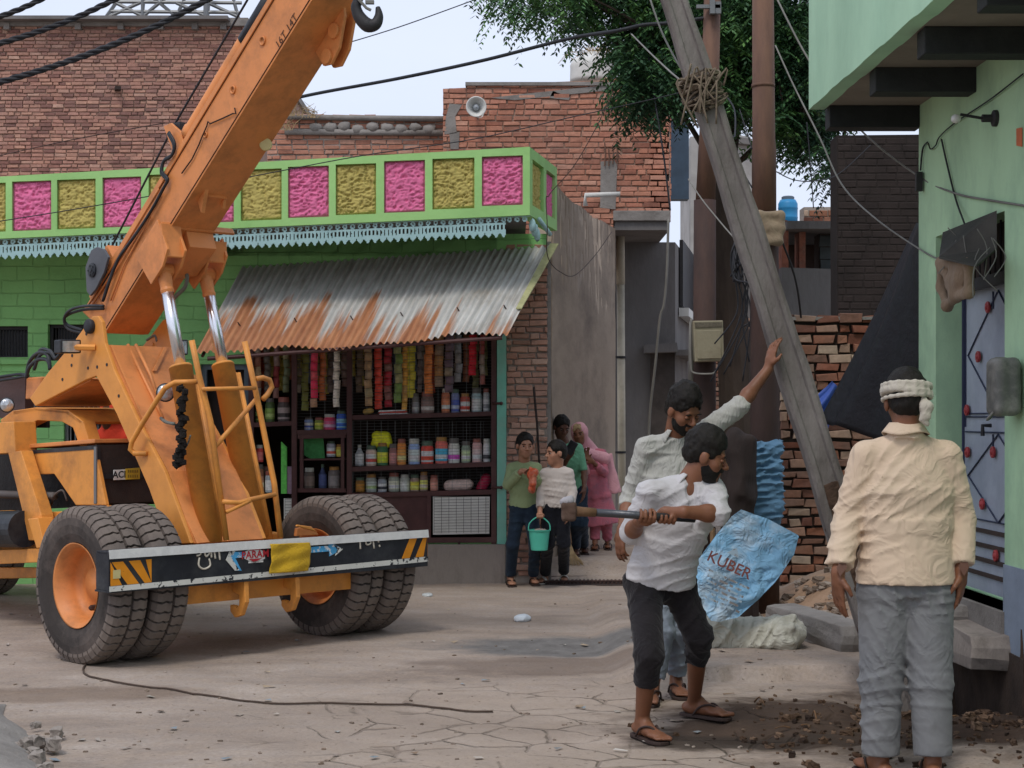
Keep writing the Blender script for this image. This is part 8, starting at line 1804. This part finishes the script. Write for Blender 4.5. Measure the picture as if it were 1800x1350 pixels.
# 3. the man in yellow, seen from behind
aL, tL = V((1548-900, 0, 0)), None
gL, gR = V(((1548-CX)/F*7.08, 7.08, 0)), V(((1640-CX)/F*7.0, 7.0, 0))
for g in (gL, gR): g.z = gz(g.x, g.y)
J = dict(head=P(1593, 708, 7.1), neck=P(1592, 764, 7.08), SL=P(1523, 803, 7.1), SR=P(1662, 803, 7.1), EL=P(1491, 912, 7.12), WL=P(1473, 1008, 7.02), ER=P(1688, 912, 7.14), WR=P(1689, 1006, 7.06), pelvis=P(1592, 1020, 7.1),
    HL=P(1556, 1038, 7.1), KL=P(1549, 1195, 7.08), AL=gL+V((0, 0, .085)), TL=gL+V((-.05, .2, .018)), HR=P(1628, 1038, 7.1), KR=P(1636, 1195, 7.04), AR=gR+V((0, 0, .085)), TR=gR+V((.03, .2, .018)))
def hnd3(A): hand(A, J['WL'], (.03, .12, -1), (.85, .35, 0), 1.05, .28, 1, thumb=.35); hand(A, J['WR'], (.0, .1, -1), (-.8, .45, 0), 1.05, .5, -1, thumb=.5)
r3, L, R = person('man in a cream yellow shirt and baggy grey trousers seen from behind', J, 1.04, 1.1, (.08, 1, -.12), vox=.0078, shirt=('shirt', M['yellow_shirt']), trousers=M['grey_trouser'], hands=(hnd3,), fw=(0, 1, 0), cover=(1.86, 1.86), leg_cover=1.93, W=(.19, .178, .2), hem=P(1592, 1024, 7.1), face=False, sleeve_r=1.14, fold=.011, bag_=1.24, hair_kw=dict(amp=.006, up=.005))
S = SDF(.006, .008)
for i in range(5):
    z = .066-.0125*i; tl_ = .006*math.sin(i*2.1)
    pts = [L(math.cos(a)*.092*(1+.01*(i % 2)), -.012+math.sin(a)*.108, z+tl_*math.cos(a)+.012*math.cos(a*1+2.5)*(.2 if i != 3 else 1)) for a in [k*math.pi/9 for k in range(19)]]; S.chain(pts, [.0078]*19)
S.ell(L(0, -.012, .038), (.094, .110, .028), R, .01); S.disp = folds(.003, 30, 30, 50)
hb = build('headband', S.mesh(), cloth('band_cloth', '#b9b2a4', .08, dirt='#8a8276', da=.4, bs=16), r3, smooth=True)
S = SDF(.006, .01); k0 = P(1628, 716, 6.98); S.ell(k0, (.03, .028, .028)); S.ell(k0-V((.004, 0, .035)), (.026, .024, .022)); S.cap(k0+V((-.02, .05, .06)), k0, .018); S.cap(k0-V((.02, 0, .05)), k0-V((-.004, 0, .07)), .011); S.disp = folds(.009, 28, 28, 28, seed=2); build('knot', S.mesh(), MATS['band_cloth'], hb, smooth=True)
for sh, wr in ((J['EL'], J['WL']), (J['ER'], J['WR'])):
    mb = MB(); c_ = lerp(sh, wr, .84); d_ = (wr-sh).normalized(); sd_c = V((1, 0, 0)); q = c_+V((0, -.052, 0)); mb._add([q-d_*.06, q+sd_c*.022+d_*.01, q+d_*.05, q-sd_c*.022+d_*.01], [(0, 3, 2, 1)]); build('cuff_slit', mb, M['skin_dark'], r3)
sandal(r3, J['AL'], J['TL'], 1.0, M['sole']); sandal(r3, J['AR'], J['TR'], 1.0, M['sole'])
# 5. boy in the green jumper
def kid(label, J, s, hs, hf, **k): return person(label, J, s, hs, hf, vox=.0105, skin_m='skin_kid', **k)
aL, tL, aR, tR = gd(897, 1029), gd(906, 1036), gd(937, 1028), gd(950, 1034)
J = dict(head=P(923, 784, 15.00), neck=P(921, 812, 15.05), SL=P(900, 824, 15.05), SR=P(943, 824, 15.05), EL=P(892, 853, 15.02), WL=P(917, 828, 14.86), ER=P(952, 854, 15.00), WR=P(938, 838, 14.85), pelvis=P(920, 882, 15.10), HL=P(911, 893, 15.10), KL=P(901, 958, 15.05), AL=aL+V((0, 0, .07)), TL=tL+V((0, 0, .015)), HR=P(931, 893, 15.10), KR=P(941, 958, 15.05), AR=aR+V((0, 0, .07)), TR=tR+V((0, 0, .015)))
pk = P(936, 842, 14.76)
def hk_(A): hand(A, J['WL'], (1, -.35, .05), (0, .3, -1), .85, .5, -1); hand(A, J['WR'], (-.5, -.5, .6), (0, -.6, -.8), .85, .6, 1)
r, L, R = kid('boy in a pale green jumper and jeans at the brick pier', J, .84, .98, (.22, -1, -.08), shirt=('jumper', M['green_knit']), trousers=M['navy'], hands=(hk_,), cover=(1.86, 1.86), coll=False, W=(.15, .145, .155), bag_=.98, sleeve_r=1.0, fold=.009)
sandal(r, J['AL'], J['TL'], .85, M['sole']); sandal(r, J['AR'], J['TR'], .85, M['sole'])
S = SDF(.009, .02); 
for i in range(9): S.ell(pk+V((random.uniform(-.045, .045), random.uniform(-.02, .02), random.uniform(-.1, .07))), (.03, .03, .035))
S.cap(pk+V((0, 0, .06)), pk+V((-.02, 0, .1)), .02, .012); S.disp = folds(.01, 30, 30, 30); tag(build('snack_bag', S.mesh(), mat('snack', '#a8482a', .35, var=.4, vs=22, dirt='#d0a890', dirt_amt=.6, ds=14), None, base=pk, smooth=True), 'orange red net bag of snacks held by the boy in green', 'bag')
# 6. boy in the cream top with the bucket
aL, tL, aR, tR = gd(958, 1025), gd(943, 1030), gd(991, 1022), gd(994, 1032)
J = dict(head=P(977, 797, 14.93), neck=P(979, 823, 14.95), SL=P(959, 833, 14.95), SR=P(999, 833, 14.95), EL=P(952, 866, 14.95), WL=P(949, 897, 14.87), ER=P(1006, 864, 14.93), WR=P(1002, 893, 14.85), pelvis=P(979, 886, 14.95), HL=P(967, 894, 14.95), KL=P(963, 955, 14.91), AL=aL+V((0, 0, .07)), TL=tL+V((0, 0, .015)), HR=P(989, 894, 14.95), KR=P(991, 955, 14.91), AR=aR+V((0, 0, .07)), TR=tR+V((0, 0, .015)))
hb_ = P(949, 908, 14.83)
def hk2(A): grip(A, hb_, (1, 0, 0), (0, .2, 1), J['WL'], .82, .012, 1); hand(A, J['WR'], (-.1, -.1, -1), (-.8, .3, 0), .85, .4, -1)
r, L, R = kid('boy in a cream top and black trousers looking left, holding the turquoise bucket', J, .82, .98, (-.9, -.45, -.02), shirt=('top', M['cream_knit']), trousers=M['black_cloth'], hands=(hk2,), cover=(1.85, 1.85), coll=False, W=(.148, .145, .155), fold=.009)
sandal(r, J['AL'], J['TL'], .85, M['sole_white'], band=True); sandal(r, J['AR'], J['TR'], .85, M['sole_white'], band=True)
bq = P(949, 929, 14.83); t = empty('bucket', P(948, 967, 14.83), 'small turquoise plastic bucket carried by the boy in cream', 'bucket'); b0 = P(948, 967, 14.83); hh = 36/F*14.88
mb = MB(); mb.lathe([(0, 0), (0, .073), (.01, .076), (hh-.01, .095), (hh-.01, .102), (hh, .103), (hh, .094), (hh-.02, .09), (.015, .07), (.015, 0)], b0, (0, 0, 1), 28); build('bucket_body', mb, mat('bucket_tq', '#4fb39c', .4, var=.06, bp=.05), t, smooth=False)
mb = MB(); c_ = b0+V((0, 0, hh-.01)); mb.tube(spline([c_+V((-.098, 0, 0)), c_+V((-.085, 0, .07)), c_+V((0, 0, hb_.z-c_.z)), c_+V((.085, 0, .07)), c_+V((.098, 0, 0))], 6), .006, 6); build('handle', mb, MATS['bucket_tq'], t, smooth=True)
mb = MB()
for i in range(6): mb.ball(c_+V((random.uniform(-.05, .05), random.uniform(-.05, .05), -.0)), (.03, .03, .02), 6, jit=.2)
build('contents', mb, M['plaster_base'], t)
# 7. taller boy with the phone
aL, tL, aR, tR = gd(1012, 977), gd(1012, 984), gd(1026, 973), gd(1034, 980)
J = dict(head=P(987, 751, 16.25), neck=P(991, 777, 16.30), SL=P(972, 789, 16.25), SR=P(1016, 789, 16.35), EL=P(984, 828, 16.15), WL=P(999, 804, 15.95), ER=P(1027, 830, 16.30), WR=P(1027, 858, 16.15), pelvis=P(1008, 852, 16.45), HL=P(1002, 862, 16.45), KL=P(1010, 918, 16.35), AL=aL+V((0, 0, .07)), TL=tL+V((0, 0, .015)), HR=P(1019, 862, 16.45), KR=P(1023, 918, 16.35), AR=aR+V((0, 0, .07)), TR=tR+V((0, 0, .015)))
r, L, R = person('taller dark haired boy in a green shirt looking down at a phone', J, .83, .97, (.35, -.85, -.42), vox=.0115, skin_m='skin_dark', shirt=('shirt', M['green_tee']), trousers=M['navy'], hands=(lambda A: (hand(A, J['WL'], (.5, -.4, .8), (0, -.6, .6), .9, .5, -1), hand(A, J['WR'], (-.1, -.1, -1), (-.8, .3, 0), .9, .4, -1)),), cover=(.9, .95), coll=False, W=(.15, .145, .155), bag_=1.05)
sandal(r, J['AL'], J['TL'], .9, M['sole']); sandal(r, J['AR'], J['TR'], .9, M['sole'])
c_ = P(1004, 787, 15.80); mb = MB(); mb.box(c_, (.085, .012, .15), R=Matrix.Rotation(.5, 3, 'Y') @ Matrix.Rotation(.5, 3, 'X')); tag(build('phone', mb, M['black_paint'], None, base=c_, bevel=.005), 'black mobile phone in the hand of the taller boy', 'phone')
# 8. woman in pink
aL, tL, aR, tR = gd(1046, 966), gd(1043, 974), gd(1068, 964), gd(1070, 972)
J = dict(head=P(1018, 764, 17.15), neck=P(1028, 788, 17.30), SL=P(1016, 803, 17.25), SR=P(1058, 798, 17.35), EL=P(1020, 832, 17.05), WL=P(1029, 806, 16.95), ER=P(1062, 832, 17.25), WR=P(1042, 812, 16.95), pelvis=P(1046, 866, 17.40), HL=P(1040, 874, 17.40), KL=P(1046, 920, 17.35), AL=aL+V((0, 0, .08)), TL=tL+V((0, 0, .015)), HR=P(1056, 874, 17.40), KR=P(1066, 920, 17.35), AR=aR+V((0, 0, .08)), TR=tR+V((0, 0, .015)))
r, L, R = person('elderly woman in a pink dress and pale pink veil leaning on the alley wall', J, .84, .93, (-.2, -.97, -.05), (-.15, 0, 1), vox=.0115, shirt=('blouse', M['pink_dress']), trousers=M['pink_dress'], hands=(lambda A: (hand(A, J['WL'], (.1, -.2, 1), (0, -1, 0), .85, .7, 1), hand(A, J['WR'], (-.7, -.2, .6), (0, .6, -.4), .85, .6, 1)),), cover=(1.75, 1.75), coll=False, W=(.15, .15, .16), hair_kw=dict(m=M['straw']))
S = SDF(.012, .03); top_ = lerp(J['SL'], J['SR'], .5)-V((0, 0, .15)); hm = P(1049, 922, 17.35); S.flat(top_, lerp(top_, hm, .5), .14, .18, (1, 0, 0), .7); S.flat(lerp(top_, hm, .48), hm, .18, .235, (1, 0, 0), .6); S.disp = folds(.025, 9, 9, 2.2, seed=5); build('dress', S.mesh(), M['pink_dress'], r, smooth=True)
S = SDF(.011, .03); S.ell(L(0, -.03, .03), [.094, .1, .1], R); S.ell(L(0, .075, -.03), [.062, .09, .082], R, .012, 's'); S.cap(L(0, -.06, -.05), P(1040, 798, 17.40), .075, .09); S.cap(P(1030, 796, 17.17), P(1062, 806, 17.30), .05, .07); S.flat(P(1062, 800, 17.40), P(1078, 868, 17.40), .08, .085, (1, 0, 0), .6); S.cap(P(1022, 800, 17.11), P(1032, 830, 17.11), .04, .03)
S.cap(L(0, .13, -.06), L(0, .04, -.02), .045, .05, .01, 's'); S.disp = folds(.016, 12, 12, 6, seed=1); build('veil', S.mesh(), M['pink_veil'], r, smooth=True)
sandal(r, J['AL'], J['TL'], .9, M['sole']); sandal(r, J['AR'], J['TR'], .9, M['sole'])
# 9. person in the red scarf behind the crane
g = P(204, 735, 14.3); bx = g.x; yy = 14.3
def Q(dx, z, dy=0): return V((bx+dx, yy+dy, z))
J = dict(head=P(193, 734, yy-.05), neck=P(196, 758, yy), SL=P(172, 770, yy), SR=P(226, 770, yy), EL=Q(-.2, 1.02), WL=Q(-.08, .95, -.2), ER=Q(.2, 1.02), WR=Q(.08, .95, -.2), pelvis=Q(0, .84), HL=Q(-.08, .8), KL=Q(-.08, .44), AL=Q(-.08, .08), TL=Q(-.08, .015, -.18), HR=Q(.08, .8), KR=Q(.08, .44), AR=Q(.08, .08), TR=Q(.08, .015, -.18))
r, L, R = person('person wrapped in a bright red scarf behind the crane hood', J, .9, 1.0, (-.5, -.8, -.3), vox=.013, skin_m='skin_dark', shirt=('blouse', M['red_scarf']), trousers=M['brown_cloth'], hands=(lambda A: (hand(A, J['WL'], (.2, -.6, -.4), (1, 0, 0), .85, .5, 1), hand(A, J['WR'], (-.2, -.6, -.4), (-1, 0, 0), .85, .5, -1)),), cover=(1.7, 1.7), coll=False)
S = SDF(.012, .03); S.ell(L(0, -.02, .02), [.1, .11, .115], R); S.ell(L(0, .09, -.02), [.06, .08, .07], R, .012, 's'); S.cap(L(0, -.04, -.06), J['neck']-V((0, 0, .06)), .09, .12); S.cap(J['SL']+V((.03, 0, -.02)), J['SR']+V((-.03, 0, -.02)), .09); S.disp = folds(.018, 10, 10, 8, seed=1); build('scarf', S.mesh(), M['red_scarf'], r, smooth=True)
